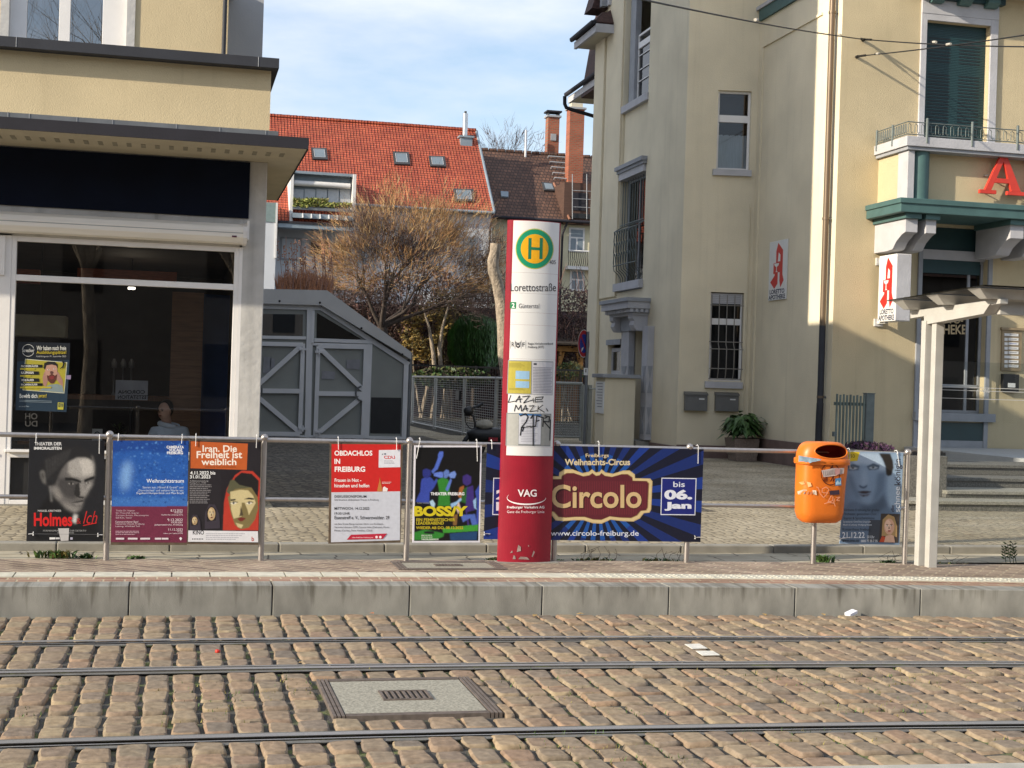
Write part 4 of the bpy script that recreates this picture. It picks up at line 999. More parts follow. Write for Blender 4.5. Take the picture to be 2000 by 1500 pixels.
# street front: shutter window with corbelled lintel
fu0, fu1 = FD.hit(1800, 150)[0]-.0, FD.hit(1957, 150)[0]
m = MB(); zt = d1[3]
m.fbox(FD, d1[0]-.13, d1[0], 0, .05, 6.3, zt+.13, M_lightg); m.fbox(FD, d1[1], d1[1]+.17, 0, .05, 6.3, zt+.13, M_lightg); m.fbox(FD, d1[0]-.13, d1[1]+.17, .0, .06, zt+.13, zt+.42, M_lightg); m.fbox(FD, d1[0], d1[1], 0, .05, zt, zt+.13, M_lightg)
m.build('window_surround', phar, bevel=.006)
m = MB(); m.fbox(FD, d1[0]-.18, d1[1]+.25, 0, .16, zt+.42, zt+.58, M_teald); m.fbox(FD, d1[0]-.25, d1[1]+.32, 0, .34, zt+.58, zt+.74, M_teal)
for k in range(3):
    u = d1[0]+.02+(d1[1]-d1[0]-.22)*k/2; m.prism([FD.P(u, oo, z) for oo, z in ((0, zt+.34), (.16, zt+.34), (.26, zt+.42), (.26, zt+.58), (0, zt+.58))], FD.d*.27, M_teal)
m.build('corbelled_lintel', phar)
m = MB(); m.fbox(FD, 1.35, 7.5, 0, .62, 10.15, 10.5, M_lightg); m.fbox(FD, 1.30, 7.5, 0, .7, 10.5, 10.62, M_teal); m.build('upper_cornice', phar)
m = MB(); m.fbox(FD, d1[0], d1[1], -.20, -.15, 6.3, zt, M_teald)
z = zt-.06
while z > 6.4:
    m.fbox(FD, d1[0]+.01, d1[1]-.01, -.15, -.140, z-.026, z, M_teald)
    z -= .034
z = zt-.32; k = 0
while z > 6.6:
    if not (zt-1.0 < z < zt-.85) :
        for a, b in ((.10, .46), (.58, .94)): uu = d1[1]-d1[0]; m.fbox(FD, d1[0]+uu*a, d1[0]+uu*b*.97, -.141, -.138, z, z+.016, M_black)
    z -= .068
m.build('roller_shutter', phar)
# shop window below the balcony
o = win(FD, dsh[0], dsh[1], dsh[2], 4.66, .22, phar, fm=M_trimg, mull=(FD.hit(1896, 700)[0],), pane=M_glassd, trans=((2.02, 2.09),), back=False)
m = MB(); m.fbox(FD, dsh[0], dsh[1], -.22, -.14, 4.86, 5.33, M_teald); m.fbox(FD, dsh[0], dsh[1], -.20, -.10, 4.66, 4.86, M_lightg); m.fbox(FD, dsh[0]+.03, dsh[1]-.1, -.16, -.13, 4.38, 4.66, M_teald); m.build('transom_panel', o)
m = MB(); m.fbox(FD, dsh[0]-.09, dsh[0], -.0, .05, .5, 5.33, M_trimg); m.fbox(FD, dsh[1], dsh[1]+.09, 0, .05, .5, 5.33, M_trimg); m.fbox(FD, dsh[1]+.09, dsh[1]+.26, 0, .03, .5, 5.3, M_stuccoR); m.build('jamb', o)
m = MB(); m.fbox(FD, dsh[0]-.10, dsh[1]+.22, -.22, .12, 1.33, 1.50, M_trimg); m.build('sill', o)
m = MB(); m.fbox(FD, dsh[0], dsh[1], -.05, .02, .93, 1.30, M_teald); m.fbox(FD, dsh[0], dsh[1], -.05, .025, .5, .93, M_trimg); m.fbox(FD, dsh[1]+.1, 7.5, 0, .05, .3, .62, M_trimg); m.build('base_panel', o)
m = MB(); u0, u1 = dsh[0], dsh[1]
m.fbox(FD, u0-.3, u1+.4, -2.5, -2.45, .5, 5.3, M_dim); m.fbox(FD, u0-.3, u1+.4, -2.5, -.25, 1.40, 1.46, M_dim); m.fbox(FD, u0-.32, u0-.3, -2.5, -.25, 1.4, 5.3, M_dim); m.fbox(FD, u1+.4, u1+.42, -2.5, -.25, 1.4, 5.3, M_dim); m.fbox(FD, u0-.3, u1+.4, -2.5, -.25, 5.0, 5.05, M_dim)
M_magenta = mat('magenta cloth', (.12, .012, .03), .8, var=.3, vscale=4)
m.fbox(FD, u0+.1, u1-.1, -1.2, -.4, 1.46, 1.75, M_magenta)
for i in range(3): m.fbox(FD, u0+.1+.45*i, u0+.5+.45*i, -2.4, -2.2, 2.6, 4.4, M_roomk)
m.build('shop_interior', o)
# gold lettering on the glass
gl = thing('glass_lettering', 'gold LORETTO-APOTHEKE lettering on the dark shop window under the balcony', 'lettering', FD.P(dsh[0], -.18, 3.0))
M_gold = mat('gold lettering', (.42, .32, .18), .45, .2, var=.08)
m = MB(); y0, y1 = 617, 636
P = lambda x, y: (lambda q: FD.P(q[0], -.188, q[1]))(FD.hit(x, y, -.188))
text(m, 'LORETTO-', M_gold, P, 1800, 618, 1881, 632, .012); text(m, 'APOTHEKE', M_gold, P, 1792, 634, 1887, 653, .02); m.build('letters', gl)
# balcony
bal = MB()
YS, YN = 25.08, 25.16
bal.box(13.56, 20, YS, 26.5, 5.385, 5.64, M_teal); bal.box(13.53, 20, YS-.03, 26.5, 5.555, 5.66, M_teal)
ob = bal.build('balcony_slab', phar, bevel=.012)
m = MB(); m.box(13.69, 20, YN, 26.5, 6.69, 6.88, M_lightg); m.box(13.73, 20, YN+.04, 26.5, 6.62, 6.69, M_trimg); m.build('balcony_cornice', phar, bevel=.008)
m = MB(); m.box(13.80, 20, 25.50, 26.5, 5.66, 6.62, M_stuccoR); m.box(13.80, 13.92, 25.26, 25.50, 5.66, 6.62, M_lightg); m.box(13.785, 13.80, 25.26, 25.66, 5.66, 6.62, M_lightg); m.build('balcony_parapet', phar)
m = MB(); m.lathe((14.12, 25.46, 5.66), [(.205, 0), (.205, .97)], M_teal, 24); m.build('balcony_column', phar)
def console(x0, x1, yb):
    m = MB(); prof = [(26.5, 5.385), (YS+.16, 5.385), (YS+.16, 5.02), (YS+.30, 4.98), (YS+.52, 4.86), (YS+.66, 4.72), (YS+.9, 4.70), (26.5, 4.70)]
    m.prism([(x0, y, z) for y, z in prof], (x1-x0, 0, 0), M_lightg); m.box(x0-.05, x1+.04, YS+.08, 26.5, 5.28, 5.384, M_teal)
    return m.build('console', phar, bevel=.006)
console(13.76, 14.02, 0); console(14.20, 14.42, 0); console(16.05, 16.35, 0); console(16.65, 16.95, 0)
def railing_run(m, p, q, n):
    p, q = Vector(p), Vector(q)
    for z in (.03, .27): m.tube([p+Vector((0, 0, z)), q+Vector((0, 0, z))], .011, M_irong, 6)
    d = (q-p)/n
    for i in range(n):
        a = p+d*i; r = []
        for s_, z in ((.15, .06), (.15, .22), (.3, .245), (.45, .22), (.55, .22), (.55, .08), (.7, .055), (.85, .08)): r.append(a+d*s_+Vector((0, 0, z)))
        m.tube(r, .008, M_irong, 4, cap=False)
m = MB(); zb_ = 6.885
railing_run(m, (13.70, 26.45, zb_), (13.70, 25.18, zb_), 14); railing_run(m, (13.70, 25.18, zb_), (14.12, 25.18, zb_), 3); railing_run(m, (14.12, 25.18, zb_), (15.1, 25.18, zb_), 6); railing_run(m, (15.1, 25.18, zb_), (16.1, 25.18, zb_), 6); railing_run(m, (16.1, 25.18, zb_), (18, 25.18, zb_), 10)
for x in (14.12, 15.10, 16.1, 17.1): m.tube([(x, 25.17, zb_-.12), (x, 25.17, zb_+.33)], .028, M_irong, 8); m.ball((x, 25.17, zb_+.34), .03, M_irong, 8)
for y in (26.4, 25.75): m.tube([(13.69, y, zb_-.12), (13.69, y, zb_+.3)], .022, M_irong, 8)
m.build('balcony_railing', phar)

# signs on the building
M_signw = mat('white sign plate', (.70, .70, .68), .4, var=.03); M_red = mat('signal red', (.55, .018, .014), .45, var=.05); M_navyt = mat('navy lettering', (.012, .014, .05), .5)
def ap_sign(P, m, wash=None):
    """the red A emblem with white cup: drawn on a 100 x 220 field"""
    red = wash or M_red
    body = [(50, 8), (78, 38), (78, 128), (86, 150), (68, 176), (62, 150), (62, 118), (52, 118), (52, 160), (34, 178), (10, 152), (34, 128), (34, 122), (26, 122), (26, 82), (40, 82), (40, 38)]
    m.poly([P(x, y, 1) for x, y in body], red)
    m.poly([P(x, y, 2) for x, y in [(54, 44), (64, 54), (64, 78), (50, 78)]], M_signw)
    m.poly([P(x, y, 2) for x, y in [(30, 84), (58, 84), (55, 92), (48, 96), (46, 97), (46, 112), (52, 116), (38, 116), (42, 112), (42, 97), (36, 94), (32, 90)]], M_signw)
sg = thing('wall_sign', 'white pharmacy sign with red A emblem flat on the shaded side wall', 'sign', (XC-.03, 29.2, 4.5))
ya, yb, za, zbb = 29.70, 28.76, 3.85, 5.16
m = MB(); m.box(XC-.035, XC-.005, yb, ya, za, zbb, M_signw); m.build('plate', sg, bevel=.004)
m = MB(); P = lambda x, y, k=1: Vector((XC-.035-.001*k, ya+(yb-ya)*x/100, zbb+(za-zbb)*y/220)); ap_sign(P, m)
text(m, 'LORETTO', M_navyt, lambda x, y: P(x, y, 1), 8, 180, 92, 197, .035); text(m, 'APOTHEKE', M_navyt, lambda x, y: P(x, y, 1), 3, 200, 97, 217, .035); m.build('emblem_and_lettering', sg)
ps = thing('projecting_sign', 'white illuminated pharmacy box sign with red A projecting over the shop front', 'sign', (13.98, 26.0, 4.0))
bx0, bx1, by0, by1, bz0, bz1 = 13.80, 14.12, 25.62, 26.34, 3.30, 4.63
m = MB(); m.box(bx0, bx1, by0, by1, bz0, bz1, M_signw); m.box(bx0+.005, bx1-.005, by0-.012, by0, bz0+.01, bz1-.01, M_lightg); m.build('light_box', ps, bevel=.008)
m = MB(); P = lambda x, y, k=1: Vector((bx0-.001*k, by1+(by0-by1)*x/100, bz1+(bz0-bz1)*y/220)); ap_sign(P, m)
text(m, 'LORETTO', M_navyt, lambda x, y: P(x, y, 1), 12, 179, 90, 196, .035); text(m, 'APOTHEKE', M_navyt, lambda x, y: P(x, y, 1), 5, 199, 95, 217, .035); m.build('emblem_and_lettering', ps)
m = MB()
for z in (bz1-.12, bz0-.03): m.box(13.86, 13.93, by1-.2, 26.5, z, z+.06, M_trim); m.box(13.80, 13.99, 26.46, 26.5, z-.05, z+.10, M_trim)
m.build('bracket', ps)
# big red raised letters on the balcony front
M_redl = mat('red raised letters', (.60, .045, .025), .5, var=.06)
def slab_letter(parent, polys, x0, z0, w, h, y, holes=()):
    m = MB()
    for p in polys: m.prism([(x0+w*a, y, z0+h*b) for a, b in p], (0, .07, 0), M_redl)
    return m.build('letter', parent, bevel=.004)
sl = thing('raised_letters', 'large red serif letters starting APOTHEKE mounted on the balcony front', 'lettering', (16, 25.4, 5.9))
yl = 25.30
x0, z0 = at(1914, 377, yl).x, at(1916, 377, yl).z; x1 = at(2003, 378, yl).x; zt_ = at(1963, 306, yl).z
A = [[(.0, 0), (.36, 0), (.36, .10), (.0, .10)], [(.60, 0), (1.0, 0), (1.0, .10), (.60, .10)], [(.11, .10), (.25, .10), (.499, .86), (.499, 1), (.42, 1.0)], [(.501, .86), (.69, .10), (.90, .10), (.58, 1.0), (.501, 1)], [(.318, .30), (.639, .30), (.609, .42), (.357, .42)]]
slab_letter(sl, A, x0, z0, x1-x0, zt_-z0, yl)
wL = (x1-x0)
Pl = [[(0, 0), (.46, 0), (.46, .1), (0, .1)], [(.12, .1), (.34, .1), (.34, 1), (.12, 1)], [(0, .9), (.34, .9), (.34, 1), (0, 1)], [(.34, .88), (.62, .88), (.72, .80), (.78, .92), (.62, 1.0), (.34, 1.0)], [(.72, .80), (.72, .56), (.92, .56), (.92, .80), (.78, .92)], [(.34, .36), (.62, .36), (.80, .42), (.72, .56), (.60, .48), (.34, .48)]]
slab_letter(sl, Pl, x1+.03, z0, wL*.85, zt_-z0, yl)
for k in range(4):
    m = MB(); xx = x0+wL*(.2+.6*(k % 2)); zz = z0+(zt_-z0)*(.05+.45*(k//2)); m.tube([(xx, yl+.06, zz), (xx, 25.52, zz)], .012, M_zinc, 6); m.build('mounting_pin', sl)
# directory board and letter box by the shop door
db = thing('directory_board', 'wooden framed board with rows of white name plates right of the shop window', 'sign', FD.P(4.1, .05, 2.8))
F0_ = lambda x, y, o: (lambda q: FD.P(q[0], o, q[1]))(FD.hit(x, y, o))
m = MB(); a, b = FD.hit(1958, 644, .04), FD.hit(1994, 725, .04); M_tan = mat('tan wood', (.26, .20, .12), .7, var=.2, vscale=6)
m.fbox(FD, a[0], b[0], 0, .04, b[1], a[1], M_tan); m.fbox(FD, a[0]-.03, b[0]+.08, 0, .07, a[1], a[1]+.05, M_tan); m.build('board', db)
for i in range(8):
    yy = 651+i*8.7
    m = MB()
    for xa, xb in (((1962, 1989),) if i in (0, 5) else ((1962, 1968), (1970, 1989))):
        p, q = FD.hit(xa, yy, .045), FD.hit(xb, yy+6, .045); m.fbox(FD, p[0], q[0], .04, .048, q[1], p[1], M_signw)
    p, q = FD.hit(1972, yy+2, .05), FD.hit(1986, yy+3.5, .05); m.fbox(FD, p[0], q[0], .048, .05, q[1], p[1], ink('#5566aa' if i == 2 else '#66666a'))
    m.build('name_plate', db)
lb = thing('letter_box', 'dark square letter box with white label under the directory board', 'letter box', FD.P(4.1, .1, 2.1))
m = MB(); a, b = FD.hit(1960, 730, .1), FD.hit(1990, 766, .1); m.fbox(FD, a[0], b[0], 0, .10, b[1], a[1], M_black); m.build('box', lb, bevel=.006)
m = MB(); a, b = FD.hit(1969, 748, .105), FD.hit(1983, 757, .105); m.fbox(FD, a[0], b[0], .10, .105, b[1], a[1], M_signw); m.build('label_plate', lb)
# two mailboxes on B
M_mail = mat('grey mailbox', (.15, .15, .145), .5, .3, var=.08, vscale=5)
def mailbox(px0, px1, py0, py1, label):
    a = FB.hit(px0, py0, .12); b = FB.hit(px1, py1, .12); t = thing('mailbox', label, 'mailbox', FB.P((a[0]+b[0])/2, .06, b[1]), 'mailboxes on the cream wall')
    m = MB(); m.fbox(FB, a[0], b[0], 0, .14, b[1], a[1]-.05, M_mail); m.build('body', t, bevel=.006)
    m = MB(); m.prism([FB.P(a[0]-.01, oo, z) for oo, z in ((0, a[1]+.02), (.17, a[1]-.03), (.17, a[1]-.06), (0, a[1]-.06))], FB.d*(b[0]-a[0]+.02), M_mail); m.build('lid', t)
    m = MB(); w = b[0]-a[0]; m.fbox(FB, a[0]+w*.62, a[0]+w*.86, .14, .143, a[1]-.16, a[1]-.13, M_signw); m.build('name_label', t)
    m = MB(); m.fbox(FB, a[0]+w*.47, a[0]+w*.52, .14, .15, a[1]-.12, a[1]-.09, M_zinc); m.build('lock', t)
mailbox(1338, 1381, 766, 803, 'left grey mailbox on the cream wall, farther from the plant')
mailbox(1398, 1442, 767, 804, 'right grey mailbox on the cream wall, directly above the plant')
# ---------------------------------------------------------------- railing along the platform
M_steel = mat('brushed steel', (.42, .39, .37), .38, .85, var=.08, vscale=30, stretch=(1, 1, .3))
M_tie = mat('white cable tie', (.70, .70, .70), .5)
M_tieb = mat('dark cable tie', (.03, .03, .03), .5)
KR = .0095
def yr(x): return 12.655-KR*x*x/2
rl = thing('railing', 'brushed steel railing with ball topped posts carrying the row of posters', 'railing', (2.5, 12.65, HP))
posts = [(-92, 1092), (207, 1093), (509, 1093.5), (792, 1094), (1079, 1095), (1337, 1096.5), (1765, 1101)]
XP = [atz(a, b, HP).x for a, b in posts]
def zh(px, py): return at(px, py, 12.6).z
ZTOP = (zh(0, 850)+zh(500, 857)+zh(1350, 878)+zh(1700, 883.5))/4
ZLOW = (zh(20, 971)+zh(600, 974)+zh(1450, 989))/3
for x in XP:
    m = MB(); y = yr(x)
    m.tube([(x, y, HP-.02), (x, y, ZTOP+.0)], .0255, M_steel, 14); m.ball((x, y, ZTOP+.018), .034, M_steel, 14); m.build('post', rl)
for nm, z, r in (('handrail', ZTOP, .021), ('lower_rail', ZLOW, .018)):
    m = MB(); x0 = XP[0]-2.2; x1 = XP[-1]; n = 40; m.tube([(x0+(x1-x0)*i/n, yr(x0+(x1-x0)*i/n), z) for i in range(n+1)], r, M_steel, 12); m.build(nm, rl)

# ---------------------------------------------------------------- posters hung on the railing
def crop(x0, y0, s): return lambda x, y: (x0+x*s, y0+y*s)
C4 = crop(0, 820, .27); C5 = crop(600, 840, .2); C6 = crop(920, 840, .25); C3 = crop(1500, 740, .26667)
M_photo, _b = base_mat('photo print', (.5, .5, .5), .38)
_n, _l = nodes(M_photo); _a = _n.new('ShaderNodeAttribute'); _a.attribute_name = 'print'; _l.new(_a.outputs['Color'], _b.inputs['Base Color'])
_c = _n.new('ShaderNodeTexCoord'); _z = _n.new('ShaderNodeTexNoise'); _z.inputs['Scale'].default_value = 7; _p = _n.new('ShaderNodeBump'); _p.inputs['Strength'].default_value = .25; _p.inputs['Distance'].default_value = .02; _l.new(_c.outputs['Object'], _z.inputs['Vector']); _l.new(_z.outputs['Fac'], _p.inputs['Height']); _l.new(_p.outputs['Normal'], _b.inputs['Normal'])
class Poster:
    on = False
    def __init__(s, name, label, C, corners, board, thick=.006, frame=None):
        s.C = C; cx = sum(C(*c)[0] for c in corners)/4; cy = sum(C(*c)[1] for c in corners)/4
        X = at(cx, cy, 12.6).x; s.X = X; s.sl = -KR*X; s.Y = yr(X)-(.034 if name == 'poster' else .030)
        s.t = thing(name, label, 'poster', at(cx, max(C(*c)[1] for c in corners), s.Y), 'posters hung on the railing')
        m = MB(); m.prism([s.P(x, y, -1) for x, y in corners], (0, thick, 0), board); m.build('board', s.t, bevel=.001)
        s.m = MB(); s.lay = 0
    def P(s, x, y, k=0):
        px, py = s.C(x, y); d = ray(px, py); Yk = s.Y-.0006*(k+1)
        t = (Yk-s.sl*s.X)/(d[1]-s.sl*d[0]); return Vector((d[0]*t, d[1]*t, d[2]*t+EYE))
    def p(s, h, pts, up=1):
        if s.on: s.paint(h if isinstance(h, str) else '#888888', pts); return s
        s.lay += up*.25
        s.m.poly([s.P(x, y, s.lay) for x, y in pts], h if not isinstance(h, str) else ink(h)); return s
    def soft(s, corners, sig=5.0, W=150, seed=1):
        """start a photographic print: shapes are painted with soft edges on a fine mesh"""
        tl, tr, br, bl = [np.array(c, float) for c in corners]
        Hn = int(W*np.linalg.norm(bl-tl)/np.linalg.norm(tr-tl)); u = np.linspace(0, 1, W)[None, :, None]; v = np.linspace(0, 1, Hn)[:, None, None]
        g = tl*(1-u)*(1-v)+tr*u*(1-v)+br*u*v+bl*(1-u)*v
        s.gx, s.gy = g[..., 0], g[..., 1]; s.buf = np.zeros((Hn, W, 3)); s.sig = sig; s.step = np.linalg.norm(tr-tl)/W; s.seed = seed; s.on = True; return s
    def paint(s, h, pts):
        c = np.array(lin(h)); x, y = s.gx, s.gy; ins = np.zeros(x.shape, bool); n = len(pts)
        for i in range(n):
            (xa, ya), (xb, yb) = pts[i], pts[(i+1) % n]
            if ya == yb: continue
            ins ^= ((ya > y) != (yb > y)) & (x < (xb-xa)*(y-ya)/(yb-ya)+xa)
        m = ins.astype(float); sg = s.sig/s.step
        if sg > .3:
            k = int(3*sg)+1; w = np.exp(-.5*(np.arange(-k, k+1)/sg)**2); w /= w.sum()
            m = np.apply_along_axis(lambda a: np.convolve(np.pad(a, k, 'edge'), w, 'valid'), 0, m); m = np.apply_along_axis(lambda a: np.convolve(np.pad(a, k, 'edge'), w, 'valid'), 1, m)
        s.buf = s.buf*(1-m[..., None])+c*m[..., None]
    def hard(s, grain=.10):
        rs = np.random.RandomState(s.seed); Hn, W = s.gx.shape; col = s.buf*(1+grain*rs.randn(Hn, W, 1)); s.lay += .25
        vs = [s.P(s.gx[j, i], s.gy[j, i], s.lay) for j in range(Hn) for i in range(W)]; fs = [(j*W+i, j*W+i+1, (j+1)*W+i+1, (j+1)*W+i) for j in range(Hn-1) for i in range(W-1)]
        q = MB(); q.add(vs, fs, M_photo, True); o = q.build('photo_print', s.t)
        at_ = o.data.color_attributes.new('print', 'FLOAT_COLOR', 'POINT'); at_.data.foreach_set('color', np.concatenate([np.clip(col, 0, 1), np.ones((Hn, W, 1))], -1).astype(np.float32).ravel()); s.on = False; return s
    def t_(s, st, h, x0, y0, x1, y1, b=.0, rot=0, slant=0):
        s.lay += .25
        L = s.lay
        text(s.m, st, ink(h), lambda x, y: s.P(x, y, L), x0, y0, x1, y1, b, rot, slant=slant); return s
    def lines(s, h, x0, x1, ys, hgt, rag=.2, seed=1, al=0):
        r = random.Random(seed)
        for y in ys:
            x = x0; xe = x1-(x1-x0)*rag*r.random()
            if al: x = x0+(x1-x0)*rag*r.random(); xe = x1
            while x < xe:
                w = min(r.uniform(2.2, 6)*hgt*.55, xe-x); s.p(h, [(x, y), (x+w, y), (x+w, y+hgt*.62), (x, y+hgt*.62)], .02); x += w+hgt*.35
    def face(s, cx, cy, w, h, skin, dark, hairc, lip, tilt=0, lit=None):
        """plain stylised head for the printed pictures"""
        el = lambda ox, oy, rx, ry, a0=0, a1=360, n=18: [(cx+w*(ox+rx*math.cos(R(a0+(a1-a0)*i/n)))+tilt*(oy+ry*math.sin(R(a0+(a1-a0)*i/n)))*h, cy+h*(oy+ry*math.sin(R(a0+(a1-a0)*i/n)))) for i in range(n+1)]
        s.p(skin, [q for q in el(0, 0, .5, .5)])
        if lit: s.p(lit, el(-.12, -.05, .30, .36))
        for sg in (-1, 1):
            s.p('#f0ece4', el(sg*.2, -.06, .09, .035)); s.p('#17120f', el(sg*.2, -.06, .045, .035)); s.p(dark, el(sg*.2, -.14, .13, .022))
        s.p(dark, [(cx-w*.02+tilt*0, cy-h*.05), (cx+w*.05, cy+h*.13), (cx-w*.08, cy+h*.14)]); s.p(lip, el(0, .27, .15, .045))
    def end(s, ties):
        s.m.build('print', s.t)
        for (x, y, x2, y2) in ties:
            m = MB(); a = s.P(x, y, 14); b = s.P(x2, y2, 14); m.tube([a+Vector((0, .06, .012)), a+Vector((0, .02, .022)), a+Vector((0, -.004, .005)), a, b], .0032, M_tie, 5); m.box(a.x-.005, a.x+.005, a.y-.006, a.y+.002, a.z-.016, a.z-.004, M_tie); m.build('cable_tie', s.t)
M_wbrd = mat('weathered hardboard', (.10, .07, .045), .9, var=.35, vscale=14)

# 1 black theatre poster
p = Poster('poster', 'black theatre poster with a stern grey face and red Holmes lettering', C4, [(212, 137), (757, 150), (745, 880), (190, 878)], ink('#2a2b2f'))
p.soft([(214, 139), (755, 152), (743, 878), (193, 876)], 9, 170, 1).p('#1f2024', [(150, 100), (800, 100), (800, 920), (150, 920)])
p.p('#141518', [(290, 640), (370, 500), (420, 560), (540, 670), (600, 690), (700, 760), (742, 875), (250, 876)])
p.p('#64615f', [(350, 470), (440, 330), (560, 265), (668, 262), (682, 330), (682, 420), (668, 470), (640, 505), (612, 560), (604, 600), (588, 645), (545, 670), (485, 642), (400, 565), (365, 500)])
p.p('#a19d97', [(495, 300), (560, 270), (662, 266), (680, 330), (680, 405), (600, 425), (520, 410), (490, 380)]); p.p('#bab5ae', [(570, 290), (655, 280), (672, 380), (600, 400)])
p.sig = 12; p.p('#413f3f', [(420, 415), (500, 430), (560, 460), (565, 540), (530, 575), (470, 560), (420, 500)]); p.p('#85817c', [(400, 480), (425, 500), (450, 560), (430, 580), (395, 545), (375, 500)]); p.p('#8e8a85', [(440, 590), (530, 630), (580, 640), (545, 668), (485, 642)])
p.p('#938f8a', [(575, 430), (600, 430), (622, 540), (605, 560), (585, 548)]); p.p('#a9a5a0', [(630, 470), (672, 450), (640, 505), (612, 555)])
p.sig = 3.5; p.p('#1a1a1b', [(470, 418), (530, 420), (586, 440), (586, 458), (530, 442), (470, 440)]); p.p('#1a1a1b', [(610, 434), (640, 420), (684, 406), (682, 428), (640, 440), (612, 454)])
p.sig = 3; p.p('#9d9994', [(494, 461), (515, 454), (538, 464), (512, 471)]); p.p('#101011', [(506, 450), (522, 450), (522, 472), (506, 472)]); p.p('#a5a19b', [(622, 455), (650, 449), (645, 463), (625, 465)]); p.p('#101011', [(632, 448), (642, 448), (642, 465), (632, 465)])
p.p('#2a2929', [(545, 470), (572, 450), (580, 545), (556, 560), (535, 540)]); p.p('#1d1d1e', [(560, 548), (585, 556), (610, 556), (600, 568), (565, 562)]); p.p('#242323', [(522, 598), (560, 590), (604, 580), (600, 592), (560, 602)]); p.p('#7d7976', [(530, 604), (598, 594), (590, 614), (550, 620)])
p.sig = 7; p.p('#232325', [(300, 420), (300, 330), (345, 245), (430, 200), (560, 190), (650, 225), (678, 300), (620, 272), (560, 268), (480, 310), (440, 370), (400, 470), (350, 485)])
for i in range(9):
    x = 330+i*22; p.p('#464545', [(x, 290-i*10), (x+8, 280-i*9), (x+22-i*6, 420-i*16), (x+16-i*6, 425-i*16)])
p.p('#6b6966', [(288, 378), (305, 362), (322, 372), (330, 430), (332, 470), (310, 452), (296, 420)]); p.p('#2b2a2a', [(300, 390), (312, 385), (318, 430), (308, 430)])
p.p('#c8c6c2', [(535, 680), (562, 690), (550, 752), (520, 735)]); p.p('#8a8885', [(358, 480), (366, 478), (378, 590), (370, 592)])
p.hard(.16); p.t_('THEATER DER', '#d2d2d0', 250, 161, 447, 185, .03).t_('IMMORALISTEN', '#e2e2e0', 246, 195, 445, 216, .03)
p.t_('MANUEL KREITMEIER', '#dcdcda', 274, 651, 443, 665).t_('Holmes', '#d11d1d', 245, 672, 523, 770, .03).t_('&', '#a81a1a', 553, 712, 585, 752).t_('Ich', '#c02020', 612, 660, 705, 752, -.005, slant=.25)
p.p('#d11d1d', [(600, 762), (700, 742), (700, 747), (602, 768)]); p.t_('FORMENSPRACHE UND DER DETEKTIV', '#9c9c9c', 312, 796, 625, 808).lines('#8a8a8a', 415, 540, (815,), 9)
p.p('#bdbab8', [(420, 785), (500, 784), (495, 874), (440, 876)]); p.p('#e0e0de', [(358, 850), (400, 850), (400, 864), (358, 866)]); p.p('#c9c9c9', [(403, 851), (432, 851), (432, 863), (403, 864)]); p.p('#b0aebe', [(508, 850), (526, 850), (526, 866), (508, 866)]); p.p('#77777a', [(250, 824), (740, 828), (740, 830), (250, 826)])
p.end([(262, 118, 260, 165), (720, 125, 718, 245), (240, 823, 205, 827), (708, 832, 742, 832)])
# 2 blue concert poster
p = Poster('poster', 'blue and dark red christmas concert poster with white Weihnachtstraum lettering', C4, [(815, 138), (1366, 140), (1352, 905), (800, 905)], M_wbrd)
M_bluep = mat('blue snowy print', lin('#1e4c9a'), .35, var=0, vscale=16, col2=lin('#5f8cc8'), c2pos=(.50, .74), stretch=(1, 1, 1.3), detail=9)
p.soft([(818, 150), (1364, 152), (1350, 888), (802, 885)], 9, 150, 2).p('#2558a6', [(700, 100), (1450, 100), (1450, 950), (700, 950)])
p.p('#3a6db4', [(810, 560), (1360, 560), (1360, 628), (808, 628)]); p.p('#1c4590', [(815, 150), (1366, 150), (1362, 260), (1000, 220), (815, 240)]); p.sig = 3
for i in range(420):
    rr_ = random.Random(i); x, y = rr_.uniform(815, 1360), rr_.uniform(155, 600); q_ = rr_.uniform(5, 16)*(.6 if x < 950 else 1); p.p(rr_.choice(['#163a7c', '#4a80c4', '#5f92cf', '#1b4489']), [(x, y), (x+q_, y+q_*rr_.uniform(-.9, .9)), (x+q_, y+6), (x, y+4)])
p.sig = 22; p.p('#7ba5d8', [(890, 330), (930, 290), (955, 350), (935, 480), (890, 520), (870, 430)]); p.sig = 2; 0 and p.p(M_bluep, [(818, 150), (1364, 152), (1356, 626), (808, 626)]); p.p('#6d2942', [(800, 626), (1366, 626), (1366, 900), (790, 900)]); p.hard(.10)
r = random.Random(4)
for i in range(0):
    x, y = r.uniform(1020, 1345), r.uniform(160, 430); a = r.uniform(-.5, .9); q = r.uniform(8, 24); p.p('#17356e', [(x, y), (x+q, y+q*a), (x+q, y+q*a+3), (x, y+3)], .01)
for i, s_ in enumerate(('CAMERATA', 'VOCALE', 'FREIBURG')): p.t_(s_, '#f2f2f2', (1205, 1222, 1208)[i], 187+21*i, (1330, 1318, 1324)[i], 207+21*i, .03)
p.t_('Weihnachtstraum', '#f2f4f8', 1060, 427, 1330, 455, .005).t_('Szenen aus „Hänsel & Gretel“ und', '#c9d6ea', 1032, 480, 1326, 498).t_('„Dornröschen“ und weitere Werke von', '#c9d6ea', 995, 502, 1326, 520).t_('Engelbert Humperdinck und Max Bruch', '#dfe6f0', 988, 523, 1328, 541)
for i, (s_, w) in enumerate((('Thalia Or, Sopran', 975), ('Siri Thornhill, Sopran', 1005), ('Carmen Artaza, Mezzosopran', 1075), ('Seil Kim, Tenor', 955))): p.t_(s_, '#cfb6be', 838, 651+17*i, w, 665+17*i)
